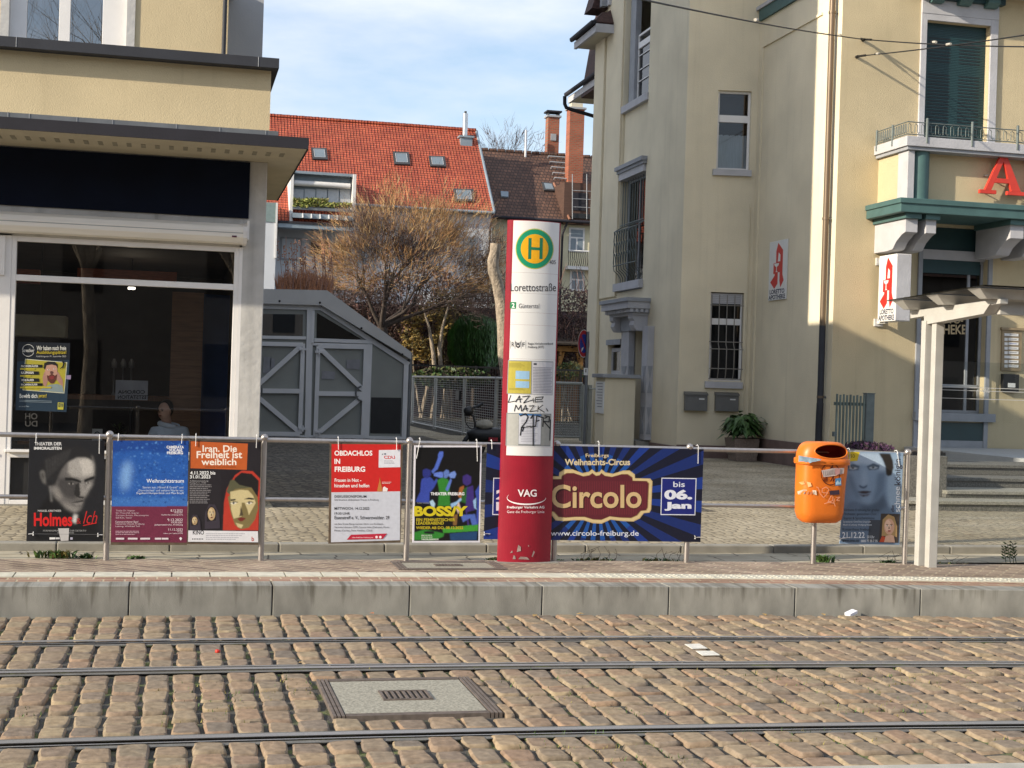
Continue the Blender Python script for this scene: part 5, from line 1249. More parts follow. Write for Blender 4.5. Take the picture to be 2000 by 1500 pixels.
for i, (s_, w) in enumerate((('Kammerorchester Basel', 1000), ('Camerata Vocale Freiburg', 1045), ('Leitung: Winfried Toll', 1010))): p.t_(s_, '#d8c4ca', 836, 730+17*i, w, 744+17*i)
for s_, x, y, h in (('8.12.2022', 1235, 648, 16), ('19:30 Uhr', 1262, 666, 11), ('Stadtkirche Lenzburg (CH)', 1168, 682, 12), ('9.12.2022', 1212, 714, 19), ('19:30 Uhr', 1240, 736, 13), ('Johanneskirche, Freiburg', 1118, 753, 15), ('11.12.2022', 1218, 785, 16), ('17 Uhr', 1284, 803, 11), ('Ufern zur Sölina (CH)', 1182, 817, 11)): p.t_(s_, '#e6d8dc', x, y, 1322, y+h)
p.lines('#b993a0', 835, 1010, (803, 814, 826), 9)
for x, w in ((838, 60), (925, 70), (1015, 70), (1120, 46), (1170, 48)): p.p('#d8cdd2', [(x, 853), (x+w, 853), (x+w, 866), (x, 866)], .02)
p.p('#e6e0e2', [(1296, 856), (1306, 848), (1318, 856), (1308, 874)])
p.end([(857, 118, 855, 152), (1318, 122, 1314, 172)])
# 3 film poster
def FILM():
    p.p('#b5392a', [(1612, 800), (1620, 600), (1640, 500), (1700, 400), (1750, 366), (1830, 372), (1884, 430), (1878, 560), (1868, 800)]); p.p('#1e1b1c', [(1650, 530), (1700, 420), (1745, 382), (1820, 390), (1872, 440), (1866, 560), (1830, 520), (1690, 515)])
    p.p('#57563f', [(1638, 520), (1665, 440), (1690, 430), (1730, 470), (1820, 490), (1790, 520), (1660, 540)]); p.p('#7a6d45', [(1648, 560), (1700, 500), (1820, 490), (1864, 560), (1868, 640), (1845, 720), (1800, 780), (1740, 792), (1700, 760), (1672, 680)])
    p.p('#c8b98a', [(1665, 520), (1740, 505), (1795, 510), (1830, 545), (1850, 600), (1800, 690), (1790, 650), (1770, 600), (1748, 600), (1745, 700), (1690, 715), (1672, 650)]); p.p('#c8b98a', [(1705, 745), (1760, 760), (1745, 785), (1720, 775)])
    p.p('#141112', [(1668, 575), (1705, 572), (1704, 582), (1668, 588)]); p.p('#141112', [(1760, 575), (1800, 562), (1838, 568), (1838, 578), (1800, 575)])
    for cx in (1690, 1802): p.p('#eae4d2', [(cx-24, 604), (cx, 592), (cx+26, 600), (cx, 613)]); p.p('#141112', [(cx-10, 600), (cx, 593), (cx+10, 600), (cx, 612)]); p.p('#141112', [(cx-26, 602), (cx, 588), (cx+32, 594), (cx+30, 600), (cx, 594)])
    p.p('#4a4030', [(1742, 620), (1760, 690), (1728, 700), (1736, 680)]); p.p('#6d2a25', [(1714, 715), (1745, 704), (1780, 712), (1755, 733), (1735, 733)]); p.p('#b5392a', [(1612, 800), (1640, 640), (1670, 700), (1690, 800)])
    p.hard(.06)
p = Poster('poster', 'dark film poster with orange title box and drawn women wearing headscarves', C4, [(1371, 148), (1890, 158), (1870, 905), (1352, 900)], M_wbrd)
p.p('#211d22', [(1374, 152), (1886, 162), (1870, 888), (1360, 884)]); p.soft([(1600, 366), (1884, 366), (1870, 802), (1590, 800)], 2.2, 130, 3).p('#211d22', [(1500, 300), (1950, 300), (1950, 900), (1500, 900)]); FILM(); p.p('#bb5a26', [(1380, 155), (1793, 172), (1785, 362), (1378, 350)])
p.t_('Iran. Die', '#f2e6d8', 1465, 184, 1714, 232, .02).t_('Freiheit ist', '#f2e6d8', 1422, 226, 1752, 278, .02).t_('weiblich', '#f2e6d8', 1456, 280, 1710, 328, .02).t_('VORTRÄGE, FILME, LIVE-KONZERTE', '#4a2410', 1482, 336, 1705, 346)
p.t_('4.11.2022 bis', '#eeeeec', 1376, 371, 1558, 396, .02).t_('31.01.2023', '#eeeeec', 1374, 400, 1522, 424, .02).t_('Auftaktveranstaltung:', '#a8a5a6', 1374, 436, 1508, 450).t_('Freitag 4.11., 19:00', '#a8a5a6', 1373, 451, 1490, 464).lines('#858284', 1372, 1540, tuple(468+13*i for i in range(11)), 9, .25, 3)
for cx, cy, w, h in ((1530, 680, 62, 95), (1408, 730, 44, 60)):
    p.p('#38323c', [(cx-w*.8, cy+h*1.15), (cx-w*.75, cy-h*.1), (cx-w*.3, cy-h*.72), (cx+w*.4, cy-h*.72), (cx+w*.9, cy), (cx+w*1.0, cy+h*1.1)]); p.p('#1d191d', [(cx-w*.55, cy+h*.6), (cx-w*.55, cy-h*.3), (cx, cy-h*.62), (cx+w*.55, cy-h*.3), (cx+w*.5, cy+h*.5)]); p.face(cx, cy, w*.9, h, '#b49a72', '#1d1614', '#111', '#6d3028', lit='#ccb78e')
p.p('#d9d9dc', [(1362, 800), (1866, 806), (1868, 886), (1360, 882)]); p.t_('KINO', '#18181a', 1395, 800, 1476, 830, .02); p.lines('#9c9ca6', 1490, 1800, (822, 836, 850, 862), 7, .4, 8)
for i in range(7): p.p('#2a2a2c', [(1390+12*i, 858), (1397+12*i, 858), (1397+12*i, 866), (1390+12*i, 866)], .02)
p.t_('b', '#b0392a', 1820, 845, 1838, 878, .02); p.p('#777', [(1790, 818), (1808, 818), (1808, 846), (1790, 846)]) if 0 else None
p.end([(1418, 118, 1416, 190), (1858, 124, 1854, 203)])
# 4 red and white discussion poster
p = Poster('poster', 'red and white OBDACHLOS IN FREIBURG poster on a brown weathered board', C5, [(222, 122), (936, 128), (912, 1100), (206, 1110)], M_wbrd)
p.p('#c5221f', [(238, 136), (915, 140), (908, 598), (236, 608)]); p.p('#c3c6d0', [(236, 608), (908, 598), (905, 1075), (232, 1096)])
p.t_('OBDACHLOS', '#f4eeec', 266, 200, 636, 250, .03).t_('IN', '#f4eeec', 266, 280, 322, 330, .03).t_('FREIBURG', '#f4eeec', 268, 356, 566, 408, .03).t_('Frauen in Not -', '#f4eeec', 268, 472, 528, 506, .015).t_('hinsehen und helfen', '#f4eeec', 266, 524, 606, 560, .015)
p.p('#dadbe2', [(700, 195), (911, 192), (909, 362), (697, 366)]); p.t_('CDU', '#c5221f', 750, 250, 858, 282, .03, slant=-.25); p.lines('#9a9aa4', 752, 870, (298, 310, 322), 8, .3, 2); p.p('#55606e', [(728, 240), (742, 226), (742, 242)]); p.p('#55606e', [(752, 226), (770, 226), (770, 240), (752, 240)])
p.p('#c07a3c', [(682, 600), (690, 560), (704, 500), (710, 458), (716, 500), (728, 560), (734, 600)]); p.p('#eadfdc', [(736, 600), (740, 560), (755, 550), (770, 562), (788, 570), (780, 600)]); p.lines('#e8c8c4', 730, 826, (506, 518), 8, .2, 4)
p.t_('DISKUSSIONSFORUM', '#26262a', 267, 636, 577, 660, .008).t_('Die Situation obdachloser Frauen in Freiburg', '#3a3a40', 268, 672, 696, 694, 0, slant=-.2).t_('MITTWOCH, 14.12.2022', '#26262a', 266, 752, 606, 782, .008).t_('19:30 UHR', '#26262a', 266, 802, 416, 826, .008).t_('Essenstreff e. V., Schwarzwaldstr. 29', '#26262a', 266, 838, 802, 876, .008)
for i, (s_, w) in enumerate((('mit dem Ersten Bürgermeister Ulrich von Kirchbach,', 745), ('Veronika Lehmann (OFF), Simone Hahn (Diakonie), Martin', 802), ('Pletzer (Caritas), Peter Kleefass (CDU)', 635))): p.t_(s_, '#44444c', 266, 908+32*i, w, 930+32*i, 0, slant=-.2)
p.p('#b5203a', [(386, 1070), (428, 1022), (780, 1010), (738, 1062)]); p.t_('cdu-fraktion-freiburg.de', '#f0dde0', 438, 1042, 644, 1058); 
for cx in (677, 714): p.p('#f0dde0', [(cx+13*math.cos(R(a)), 1045+13*math.sin(R(a))) for a in range(0, 360, 30)])
p.end([(304, 88, 306, 190), (874, 98, 874, 195)])
# 5 theatre poster with dancers
p = Poster('poster', 'black BOSSY theatre poster in a white frame with blue lit dancers', C5, [(1045, 150), (1706, 152), (1686, 1098), (1026, 1100)], ink('#d6d3da'), .008)
p.soft([(1062, 168), (1690, 168), (1670, 1080), (1044, 1082)], 4, 190, 5).p('#0d0c0e', [(900, 100), (1800, 100), (1800, 1200), (900, 1200)])
bl, gr, pu = '#35479f', '#2f7a2c', '#3a2a72'
p.p(bl, [(1060, 700), (1085, 640), (1105, 600), (1110, 520), (1118, 480), (1150, 460), (1205, 460), (1240, 500), (1225, 560), (1195, 610), (1190, 720)]); p.p('#28307a', [(1130, 450), (1128, 390), (1160, 375), (1205, 390), (1210, 440), (1170, 475)]); p.p('#4e68c0', [(1212, 400), (1240, 370), (1275, 280), (1280, 235), (1295, 208), (1330, 210), (1328, 250), (1310, 290), (1275, 380), (1225, 425)])
p.p('#5f79cc', [(1235, 420), (1300, 408), (1328, 412), (1325, 470), (1300, 466), (1238, 448)]); p.p(bl, [(1190, 560), (1240, 500), (1265, 470), (1275, 490), (1240, 560), (1200, 610)])
p.p(gr, [(1270, 490), (1320, 462), (1372, 480), (1395, 520), (1390, 600), (1395, 740), (1275, 740), (1290, 600)]); p.p('#5d77b8', [(1336, 470), (1330, 410), (1358, 385), (1385, 395), (1388, 440), (1360, 470)]); p.p('#6f8bd0', [(1380, 440), (1400, 415), (1440, 400), (1456, 430), (1440, 470), (1400, 470)]); p.p('#5a74c4', [(1350, 580), (1385, 500), (1400, 470), (1412, 490), (1390, 560), (1370, 600)])
p.p(pu, [(1520, 520), (1520, 450), (1560, 430), (1602, 455), (1600, 520), (1560, 545)]); p.p('#9a5a2a', [(1470, 640), (1490, 560), (1530, 540), (1535, 620), (1500, 680)]); p.p('#255a28', [(1500, 700), (1520, 580), (1570, 550), (1560, 720)]); p.p(pu, [(1560, 560), (1620, 540), (1630, 660), (1640, 780), (1560, 800), (1590, 960), (1570, 960), (1545, 780)])
p.p(bl, [(1640, 600), (1690, 520), (1686, 640), (1675, 900), (1650, 950), (1660, 700)]); p.p('#a8c6dc', [(1195, 700), (1225, 680), (1250, 720), (1240, 760), (1210, 740)]); p.p('#8fb4d8', [(1620, 690), (1650, 660), (1650, 760), (1660, 780), (1630, 760)]); p.p('#8fb4d8', [(1400, 720), (1455, 700), (1500, 660), (1510, 680), (1450, 740), (1405, 760)]); p.p('#c9b0a0', [(1450, 760), (1480, 700), (1500, 760), (1475, 820)])
p.p('#2d7c2b', [(1046, 1000), (1150, 970), (1340, 1010), (1330, 1040), (1240, 1075), (1046, 1075)]); p.p('#3b8f2e', [(1320, 960), (1670, 920), (1668, 985), (1330, 1005)]); p.p('#1c3f6a', [(1390, 1010), (1660, 990), (1656, 1076), (1400, 1078)]); p.p('#101018', [(1140, 990), (1240, 985), (1240, 1015), (1145, 1010)])
p.p('#4a63b0', [(1500, 830), (1640, 820), (1660, 920), (1610, 930), (1590, 860), (1520, 900)]); p.p('#7d5a30', [(1420, 830), (1470, 820), (1460, 930), (1425, 930)])
p.hard(.14); p.t_('THEATER FREIBURG', '#e8e8ea', 1206, 607, 1535, 637, .03).t_('BOSS/Y', '#c9b81e', 1044, 742, 1568, 842, .05).t_('EIN FEMINISTISCHER', '#b7a522', 1064, 860, 1446, 890, .03).t_('LEADERABEND', '#b7a522', 1064, 893, 1334, 923, .03).t_('WIEDER AB DO, 08.12.2022', '#b7a522', 1062, 940, 1524, 972, .03).t_('FLINN WORKS', '#8a8a7a', 1075, 704, 1190, 720)
p.lines('#cfd2c8', 1114, 1230, (1024, 1042), 9, .1, 2); p.t_('THEATER.FREIBURG.DE', '#e6e8e0', 1114, 1060, 1282, 1074, .02)
p.end([(1102, 100, 1068, 278), (1658, 114, 1662, 305)])
# 6 circus banner
p = Poster('banner', 'wide dark blue circus banner with gold Circolo lettering and sunburst rays', C6, [(125, 108), (1818, 150), (1792, 875), (98, 852)], ink('#0a0d1c'), .004)
p.t['category'] = 'banner'
bb = [(125, 108), (1818, 150), (1792, 875), (98, 852)]
p.p('#090d24', bb)
def clip_to(pts, box):
    def inside(q, a, b): return (b[0]-a[0])*(q[1]-a[1])-(b[1]-a[1])*(q[0]-a[0]) >= 0
    def inter(p1, p2, a, b):
        d1 = (b[0]-a[0])*(p1[1]-a[1])-(b[1]-a[1])*(p1[0]-a[0]); d2 = (b[0]-a[0])*(p2[1]-a[1])-(b[1]-a[1])*(p2[0]-a[0]); t = d1/(d1-d2); return (p1[0]+(p2[0]-p1[0])*t, p1[1]+(p2[1]-p1[1])*t)
    out = pts
    for i in range(4):
        a, b = box[i], box[(i+1) % 4]; src = out; out = []
        for j in range(len(src)):
            c, d = src[j], src[(j+1) % len(src)]
            if inside(d, a, b):
                if not inside(c, a, b): out.append(inter(c, d, a, b))
                out.append(d)
            elif inside(c, a, b): out.append(inter(c, d, a, b))
        if not out: return []
    return out
cx, cy = 985, 520
for i in range(28):
    a0 = 2*math.pi*i/28+.04; a1 = a0+2*math.pi/56
    q = clip_to([(cx, cy), (cx+1500*math.cos(a0), cy+1500*math.sin(a0)), (cx+1500*math.cos(a1), cy+1500*math.sin(a1))], bb)
    if len(q) > 2: p.p('#0f2562' if i % 3 else '#12307c', q, .02)
for i in range(28):
    a0 = 2*math.pi*i/28+.04; a1 = a0+2*math.pi/56; q = clip_to([(cx, cy), (cx+340*math.cos(a0), cy+340*math.sin(a0)), (cx+340*math.cos(a1), cy+340*math.sin(a1))], bb)
    if len(q) > 2: p.p('#164a92', q, .02)
cart = [(560, 360), (685, 360), (690, 330), (730, 305), (790, 305), (870, 335), (920, 325), (945, 305), (975, 330), (1005, 325), (1020, 305), (1050, 330), (1110, 340), (1190, 315), (1240, 315), (1280, 345), (1282, 375), (1400, 378), (1418, 400), (1408, 620), (1395, 645), (1350, 650), (1320, 690), (1270, 715), (1180, 712), (1090, 700), (1020, 732), (950, 728), (880, 705), (800, 705), (720, 712), (660, 705), (625, 660), (560, 640)]
p.p('#b29a6e', cart); ccx, ccy = 990, 520
p.p('#c9b384', [(ccx+(x-ccx)*.985, ccy+(y-ccy)*.97) for x, y in cart]); p.p('#8d744a', [(ccx+(x-ccx)*.94, ccy+(y-ccy)*.865) for x, y in cart]); p.p('#571b26', [(ccx+(x-ccx)*.925, ccy+(y-ccy)*.845) for x, y in cart])
for i in range(44):
    x = 600+i*18
    if 640 < x < 1370: p.p('#66222c', [(x, 400 if 720 < x < 1240 else 420), (x+8, 400 if 720 < x < 1240 else 420), (x+8, 660 if 690 < x < 1300 else 610), (x, 660 if 690 < x < 1300 else 610)], .01)
p.t_('Circolo', '#3a1216', 632, 432, 1338, 616, .035).t_('Circolo', '#c2a77a', 626, 426, 1332, 610, .02)
p.t_('Freiburgs', '#c6b493', 895, 184, 1076, 220, .02).t_('Weihnachts-Circus', '#cbbb9a', 732, 225, 1243, 275, .03).t_('www.circolo-freiburg.de', '#ccd0dc', 622, 785, 1310, 838, .01)
for x0, x1, s0, s1 in ((1480, 1762, 'bis', ('06.', 'Jan')), (166, 450, 'ab', ('21.', 'Dez'))):
    p.p('#cdd0da', [(x0+8, 372), (x1, 376), (x1-10, 666), (x0, 663)]); p.p('#16206c', [(x0+14, 379), (x1-7, 383), (x1-16, 659), (x0+7, 656)])
    p.t_(s0, '#ccd0dc', x0+100, 402, x0+190, 445, .01).t_(s1[0], '#d2d5e0', x0+30, 465, x0+248, 543, .05).t_(s1[1], '#d2d5e0', x0+30, 562, x0+242, 630, .05)
p.end([(1000, 105, 1000, 205), (1776, 135, 1774, 262), (162, 95, 164, 148), (1750, 838, 1792, 838), (104, 808, 150, 812)])
# 7 pale blue face poster
p = Poster('poster', 'pale blue poster with a large cold face behind the orange litter bin', C3, [(575, 530), (993, 541), (963, 1216), (522, 1208)], ink('#93a3b5'))
p.soft([(577, 532), (991, 543), (961, 1214), (524, 1206)], 13, 150, 7).p('#7088a4', [(450, 450), (1050, 450), (1050, 1300), (450, 1300)])
p.p('#8fa6bd', [(870, 545), (990, 545), (975, 900), (880, 960), (860, 700)])
p.p('#5d7189', [(540, 960), (600, 900), (860, 880), (880, 930), (961, 1010), (961, 1214), (526, 1206)])
p.p('#4a5b70', [(690, 880), (850, 830), (868, 940), (800, 985), (680, 960)])
p.p('#7f96af', [(575, 560), (640, 535), (830, 540), (868, 640), (868, 740), (850, 820), (800, 890), (740, 922), (690, 915), (640, 870), (600, 790), (575, 710)])
p.p('#a9bccf', [(640, 540), (815, 542), (855, 620), (860, 680), (760, 640), (690, 620), (620, 640)]); p.p('#90a6bd', [(690, 660), (720, 660), (735, 760), (720, 790), (680, 780)]); p.p('#5f748c', [(800, 690), (866, 680), (850, 820), (800, 890), (760, 905), (790, 800)]); p.p('#647a92', [(575, 700), (610, 700), (650, 800), (690, 900), (640, 870), (600, 790)])
p.sig = 4; p.p('#2b2724', [(812, 545), (895, 548), (915, 600), (920, 650), (905, 705), (880, 713), (865, 700), (860, 640), (840, 590)])
for ex, ey in ((622, 652), (770, 648)):
    p.p('#46586c', [(ex-48, ey-8), (ex, ey-30), (ex+50, ey-14), (ex+40, ey+16), (ex-30, ey+20)]); p.p('#b9c6d2', [(ex-34, ey+4), (ex, ey-10), (ex+38, ey+2), (ex, ey+13)]); p.p('#1c232c', [(ex-13, ey), (ex, ey-10), (ex+14, ey), (ex, ey+12)]); p.p('#2a3644', [(ex-40, ey+2), (ex, ey-13), (ex+44, ey), (ex, ey-8)])
p.sig = 4; p.p('#44546a', [(665, 775), (700, 790), (730, 772), (722, 796), (700, 805), (672, 796)]); p.p('#33282e', [(652, 828), (690, 820), (725, 820), (764, 826), (720, 842), (690, 842)]); p.p('#5b5f70', [(660, 842), (700, 848), (755, 838), (730, 860), (690, 864)]); p.p('#1d2228', [(696, 850), (706, 850), (706, 860), (696, 860)])
p.hard(.05); p.p('#d3bb2c', [(577, 532), (672, 535), (655, 600), (600, 605), (577, 590)]); p.t_('orso', '#2b2a1c', 572, 553, 636, 577, 0)
p.t_('schneekönigin', '#30262f', 925, 585, 985, 975, .01, 1); p.t_('schnee', '#dbe2ea', 926, 788, 966, 976, .012, 1); p.t_('die', '#33242a', 900, 925, 925, 975, .01, 1)
for i, s_ in enumerate(('Vertonte Erzählung für großes', 'Orchester, gemischten Chor,', 'Sopran & Sprecherstimme')): p.t_(s_, '#27323e', 554, 950+30*i, 816-18*i, 974+30*i, .004)
p.p('#3d444e', [(745, 1032), (832, 1034), (820, 1195), (730, 1190)])
for i, s_ in enumerate(('Sprecherin: ChrisTine Urspruch', 'Musik & Leitung: Wolfgang Roese')): p.t_(s_, '#c3cdd6', 550, 1040+22*i, 752+8*i, 1056+22*i, .01)
p.t_('Konzerthaus Freiburg', '#27323e', 547, 1092, 752, 1118, .004).t_('21.12.22', '#d6dde4', 544, 1122, 708, 1166, .012).t_('20 Uhr', '#c6ced6', 724, 1147, 780, 1168, .01).t_('www.orso.co', '#27323e', 545, 1178, 665, 1194, .02).t_('0800 77 35 7 35', '#d6dde4', 680, 1178, 802, 1196, .02)
p.p('#3b3430', [(828, 986), (966, 990), (954, 1200), (812, 1196)]); p.p('#a98b5e', [(832, 1150), (840, 1030), (880, 992), (925, 1010), (945, 1080), (944, 1160), (920, 1150)]); p.face(888, 1082, 76, 118, '#d0a58c', '#6a4a38', '#a98b5e', '#a34a44', lit='#e0bda6'); p.p('#b8492c', [(815, 1195), (835, 1150), (868, 1160), (880, 1196)]); p.p('#d3ab93', [(850, 1196), (862, 1150), (900, 1140), (922, 1150), (930, 1198)])
p.end([(598, 525, 600, 650), (948, 540, 962, 640), (528, 1170, 605, 1160)])

# ---------------------------------------------------------------- the stop pillar
M_pred = mat('red pillar paint', (.27, .010, .024), .42, var=.10, vscale=5, spec=.4)
M_pwht = mat('white pillar panel', (.70, .695, .68), .38, var=.03, vscale=3)
PX0, PX1 = at(973.5, 1093, 12.55).x, at(1075.5, 1093, 12.55).x
PXC, PW = (PX0+PX1)/2-.004, (PX1-PX0)/2; PZ = at(1042, 436, 12.7).z; PZR = at(1030, 889, 12.6).z
pil = thing('stop_pillar', 'tall red and white tram stop pillar with a green and yellow H sign', 'stop sign', (PXC, 12.55, HP))
def pil_y(x, k=0): # front surface: shallow arc
    u = (x-PXC)/PW; Rr = 1/math.sin(R(29)); c = math.cos(R(29))*Rr
    return 12.545-PW*(math.sqrt(max(0, Rr*Rr-u*u))-c)-.0006*k
nn = 20
def arc(x0, x1, k, z): return [Vector((x0+(x1-x0)*i/nn, pil_y(x0+(x1-x0)*i/nn, k), z)) for i in range(nn+1)]
def body_ring(z, e=0): return arc(PXC-PW, PXC+PW, 0, z) + [Vector((PXC+PW, 12.592, z)), Vector((PXC-PW, 12.592, z))]
m = MB(); m.loft([body_ring(HP-.01), body_ring(PZ)], M_pred, smooth=False); m.build('body', pil)
wx0, wx1 = PXC-PW+.040, PXC+PW-.014
m = MB()
zs = [PZR, at(1040, 872, 12.6).z, at(1040, 702, 12.6).z, at(1040, 636, 12.6).z, at(1040, 612, 12.6).z, at(1040, 575, 12.6).z, at(1040, 535, 12.6).z, PZ-.005]
for a, b in zip(zs, zs[1:]):
    rows = [arc(wx0, wx1, 4, a+.0006), arc(wx0, wx1, 4, b-.0006)]
    m.add(rows[0]+rows[1], [(i, i+1, nn+2+i, nn+1+i) for i in range(nn)], M_pwht, True)
m.build('white_panel', pil)
def PP(px, py, k=6):
    q = at(px, py, 12.5); q2 = at(px, py, pil_y(q.x)); return Vector((q2.x, pil_y(q2.x, k), q2.z))
def padd(m, h, pts, k): m.poly([PP(x, y, k) for x, y in pts], h if not isinstance(h, str) else ink(h))
def fan(m, h, pts, k, n=10):
    """fill a wide flat shape in vertical slices so that it follows the curved panel"""
    mh_ = h if not isinstance(h, str) else ink(h)
    x0 = min(p[0] for p in pts); x1 = max(p[0] for p in pts); y0 = min(p[1] for p in pts); y1 = max(p[1] for p in pts)
    for i in range(n):
        a, b = x0+(x1-x0)*i/n, x0+(x1-x0)*(i+1)/n; q = clip_to(pts, [(a, y0-1), (b, y0-1), (b, y1+1), (a, y1+1)])
        if len(q) > 2: m.poly([PP(x, y, k) for x, y in q], mh_)
def ring_pts(cx, cy, r, n=40, sy=1.0): return [(cx+r*math.cos(2*math.pi*i/n), cy+r*sy*math.sin(2*math.pi*i/n)) for i in range(n)]
m = MB()
fan(m, '#b9b24e', ring_pts(1044, 486, 37.5, sy=1.06), 5, 24); fan(m, '#0c8a62', ring_pts(1044, 486, 36, sy=1.06), 6, 24); fan(m, '#e2a512', ring_pts(1044, 486, 27, sy=1.06), 7, 20)
for x0, x1 in ((1031.5, 1037.5), (1053.5, 1059.5)): padd(m, '#12704f', [(x0+.6, 465), (x1+.6, 465), (x1-.4, 506), (x0-.4, 506)], 8)
fan(m, '#12704f', [(1037, 482.5), (1054, 483.5), (1054, 489), (1037, 488)], 9, 8)
m.build('stop_emblem', pil)
m = MB()
T = lambda s_, h, x0, y0, x1, y1, b=0.0: text(m, s_, ink(h), lambda x, y: PP(x, y, 8), x0, y0, x1, y1, b)
T('405', '#2a2a30', 1073, 508, 1085.5, 516); T('Lorettostraße', '#26262c', 997, 553.5, 1086, 569); 
fan(m, '#0f7a4a', [(996, 590), (1008, 590), (1007.5, 603), (995.5, 602.5)], 6, 3); T('2', '#f0f2f0', 999, 592, 1005, 601, .02); T('Günterstal', '#5a5a5e', 1013, 593, 1053, 602)
for x in (996.5, 1005.5, 1017.5, 1026.5): padd(m, '#77777a', [(x, 665), (x+.6, 665), (x+.4, 681), (x-.2, 681)], 7)
T('R', '#26262c', 999, 668, 1004, 677); T('F', '#26262c', 1020, 669, 1025, 677); 
fan(m, '#26262c', [(1006.5, 667), (1008, 668), (1009, 675), (1011.5, 677), (1014, 675), (1015.5, 668), (1016.5, 667), (1015.5, 677), (1011.5, 680), (1007.5, 677)], 7, 6); padd(m, '#26262c', [(1009, 668), (1011.5, 671), (1014, 668), (1013, 674), (1010, 674)], 7)
T('Regio-Verkehrsverbund', '#3a3a40', 1031, 669, 1080, 674.5, .01); T('Freiburg (RVF)', '#3a3a40', 1031, 675.5, 1062, 681, .01)
T('VAG', '#efe6e6', 1011, 956, 1048, 970, .02); T('Freiburger Verkehrs AG', '#efe6e6', 990, 988, 1063, 994.5, .02); T('Ganz die Freiburger Linie', '#e6d6d8', 990, 997, 1063, 1003.5)
outer = [(1012, 964)] + [(1030+(-39)*math.cos(R(a)), 972+14*math.sin(R(a))) for a in range(-10, 175, 8)] + [(1065, 970)] + [(1030+(-36)*math.cos(R(a)), 971.5+11*math.sin(R(a))) for a in range(168, -12, -8)]
ink('#efe6e6')
for i in range(24):
    a0, a1 = -25+205*i/24, -25+205*(i+1)/24; w0 = 2.6*math.sin(math.pi*i/24)+.4; w1 = 2.6*math.sin(math.pi*(i+1)/24)+.4
    f = lambda a, w: (1028-38*math.cos(R(a)), 972+(13+w/2)*math.sin(R(a))); f2 = lambda a, w: (1028-38*math.cos(R(a))+ (0), 972+(13-w/2)*math.sin(R(a)))
    q = [f(a0, w0), f(a1, w1), f2(a1, w1), f2(a0, w0)]; q = [(x+(w0 if j < 2 else -w0)*(-.35)*math.cos(R((a0+a1)/2)), y) for j, (x, y) in enumerate(q)]; padd(m, '#efe6e6', q, 8)
m.build('lettering', pil)
m = MB()      # timetable cases
fan(m, '#8d9092', [(992, 703), (1081, 706), (1079, 772), (989.5, 769)], 5, 12); fan(m, '#b3a646', [(993.5, 705), (1037.5, 706), (1036.5, 769), (991, 768)], 6, 6); fan(m, '#c3c2c6', [(1039, 706), (1080, 708), (1078, 771), (1038, 770)], 6, 6)
fan(m, '#8fb3cf', [(1007, 724), (1034, 725), (1033.5, 741), (1006.5, 740)], 7, 4); fan(m, '#8fb3cf', [(1007, 744), (1033.5, 745), (1033, 758), (1006.5, 757)], 7, 4)
for i in range(17): fan(m, '#8f8f98', [(1041, 717+3*i), (1078-(i % 3), 718+3*i), (1078-(i % 3), 719.4+3*i), (1041, 718.4+3*i)], 7, 5)
for i in range(6): fan(m, '#8d8236', [(994, 709+2.3*i+(40 if i > 3 else 0)), (1018+3*(i % 3), 709.5+2.3*i+(40 if i > 3 else 0)), (1018+3*(i % 3), 710.4+2.3*i+(40 if i > 3 else 0)), (994, 710+2.3*i+(40 if i > 3 else 0))], 7, 3)
fan(m, '#4a4a50', [(1042, 709), (1048, 709.3), (1048, 713), (1042, 712.7)], 7, 2)
fan(m, '#7f8384', [(989, 806), (1077, 808), (1075, 872), (987, 870)], 5, 12); fan(m, '#a9a9a4', [(991, 808), (1013, 808.5), (1012, 870), (989.5, 869.5)], 6, 4); fan(m, '#c0c2ca', [(1013.5, 808), (1057, 810), (1055.5, 868), (1012.5, 867)], 6, 6); fan(m, '#3a6ba0', [(1013.5, 807.5), (1057, 809.5), (1057, 812.5), (1013.5, 811)], 7, 6); fan(m, '#9a9a94', [(1058, 809), (1076, 809.5), (1074.5, 870), (1056.5, 870)], 6, 3)
for i in range(14): fan(m, '#9b9ba6', [(1017, 820+3.2*i), (1050-(i % 4)*3, 820.6+3.2*i), (1050-(i % 4)*3, 821.5+3.2*i), (1017, 821+3.2*i)], 7, 4)
m.build('timetable_case', pil)
m = MB()      # graffiti: strokes over panel and cases
M_spray = mat('black marker', (.01, .01, .012), .5)
def stroke(pts, w):
    for (a, b) in zip(pts, pts[1:]):
        dx, dy = b[0]-a[0], b[1]-a[1]; L = math.hypot(dx, dy) or 1; nx, ny = -dy/L*w, dx/L*w; ex, ey = dx/L*w*.6, dy/L*w*.6
        m.poly([PP(a[0]+nx-ex, a[1]+ny-ey, 10), PP(b[0]+nx+ex, b[1]+ny+ey, 10), PP(b[0]-nx+ex, b[1]-ny+ey, 10), PP(a[0]-nx-ex, a[1]-ny-ey, 10)], M_spray)
for s_ in ([(997, 772), (992, 786), (1007, 783)], [(1007, 785), (1014, 773), (1016, 786)], [(1008, 781), (1019, 779)], [(1020, 775), (1034, 773), (1022, 787), (1040, 781)], [(1041, 778), (1042, 786)], [(1046, 776), (1045, 785), (1060, 784)], [(1046, 776), (1061, 775), (1058, 780), (1047, 780)],
           [(1004, 803), (1007, 791), (1012, 800), (1017, 791), (1018, 803)], [(1020, 803), (1026, 791), (1029, 803)], [(1021, 799), (1031, 798)], [(1033, 793), (1043, 792), (1034, 804), (1048, 802)], [(1051, 793), (1050, 804)], [(1060, 791), (1051, 798), (1063, 805)], [(1067, 798), (1070, 803)]): stroke(s_, .75)
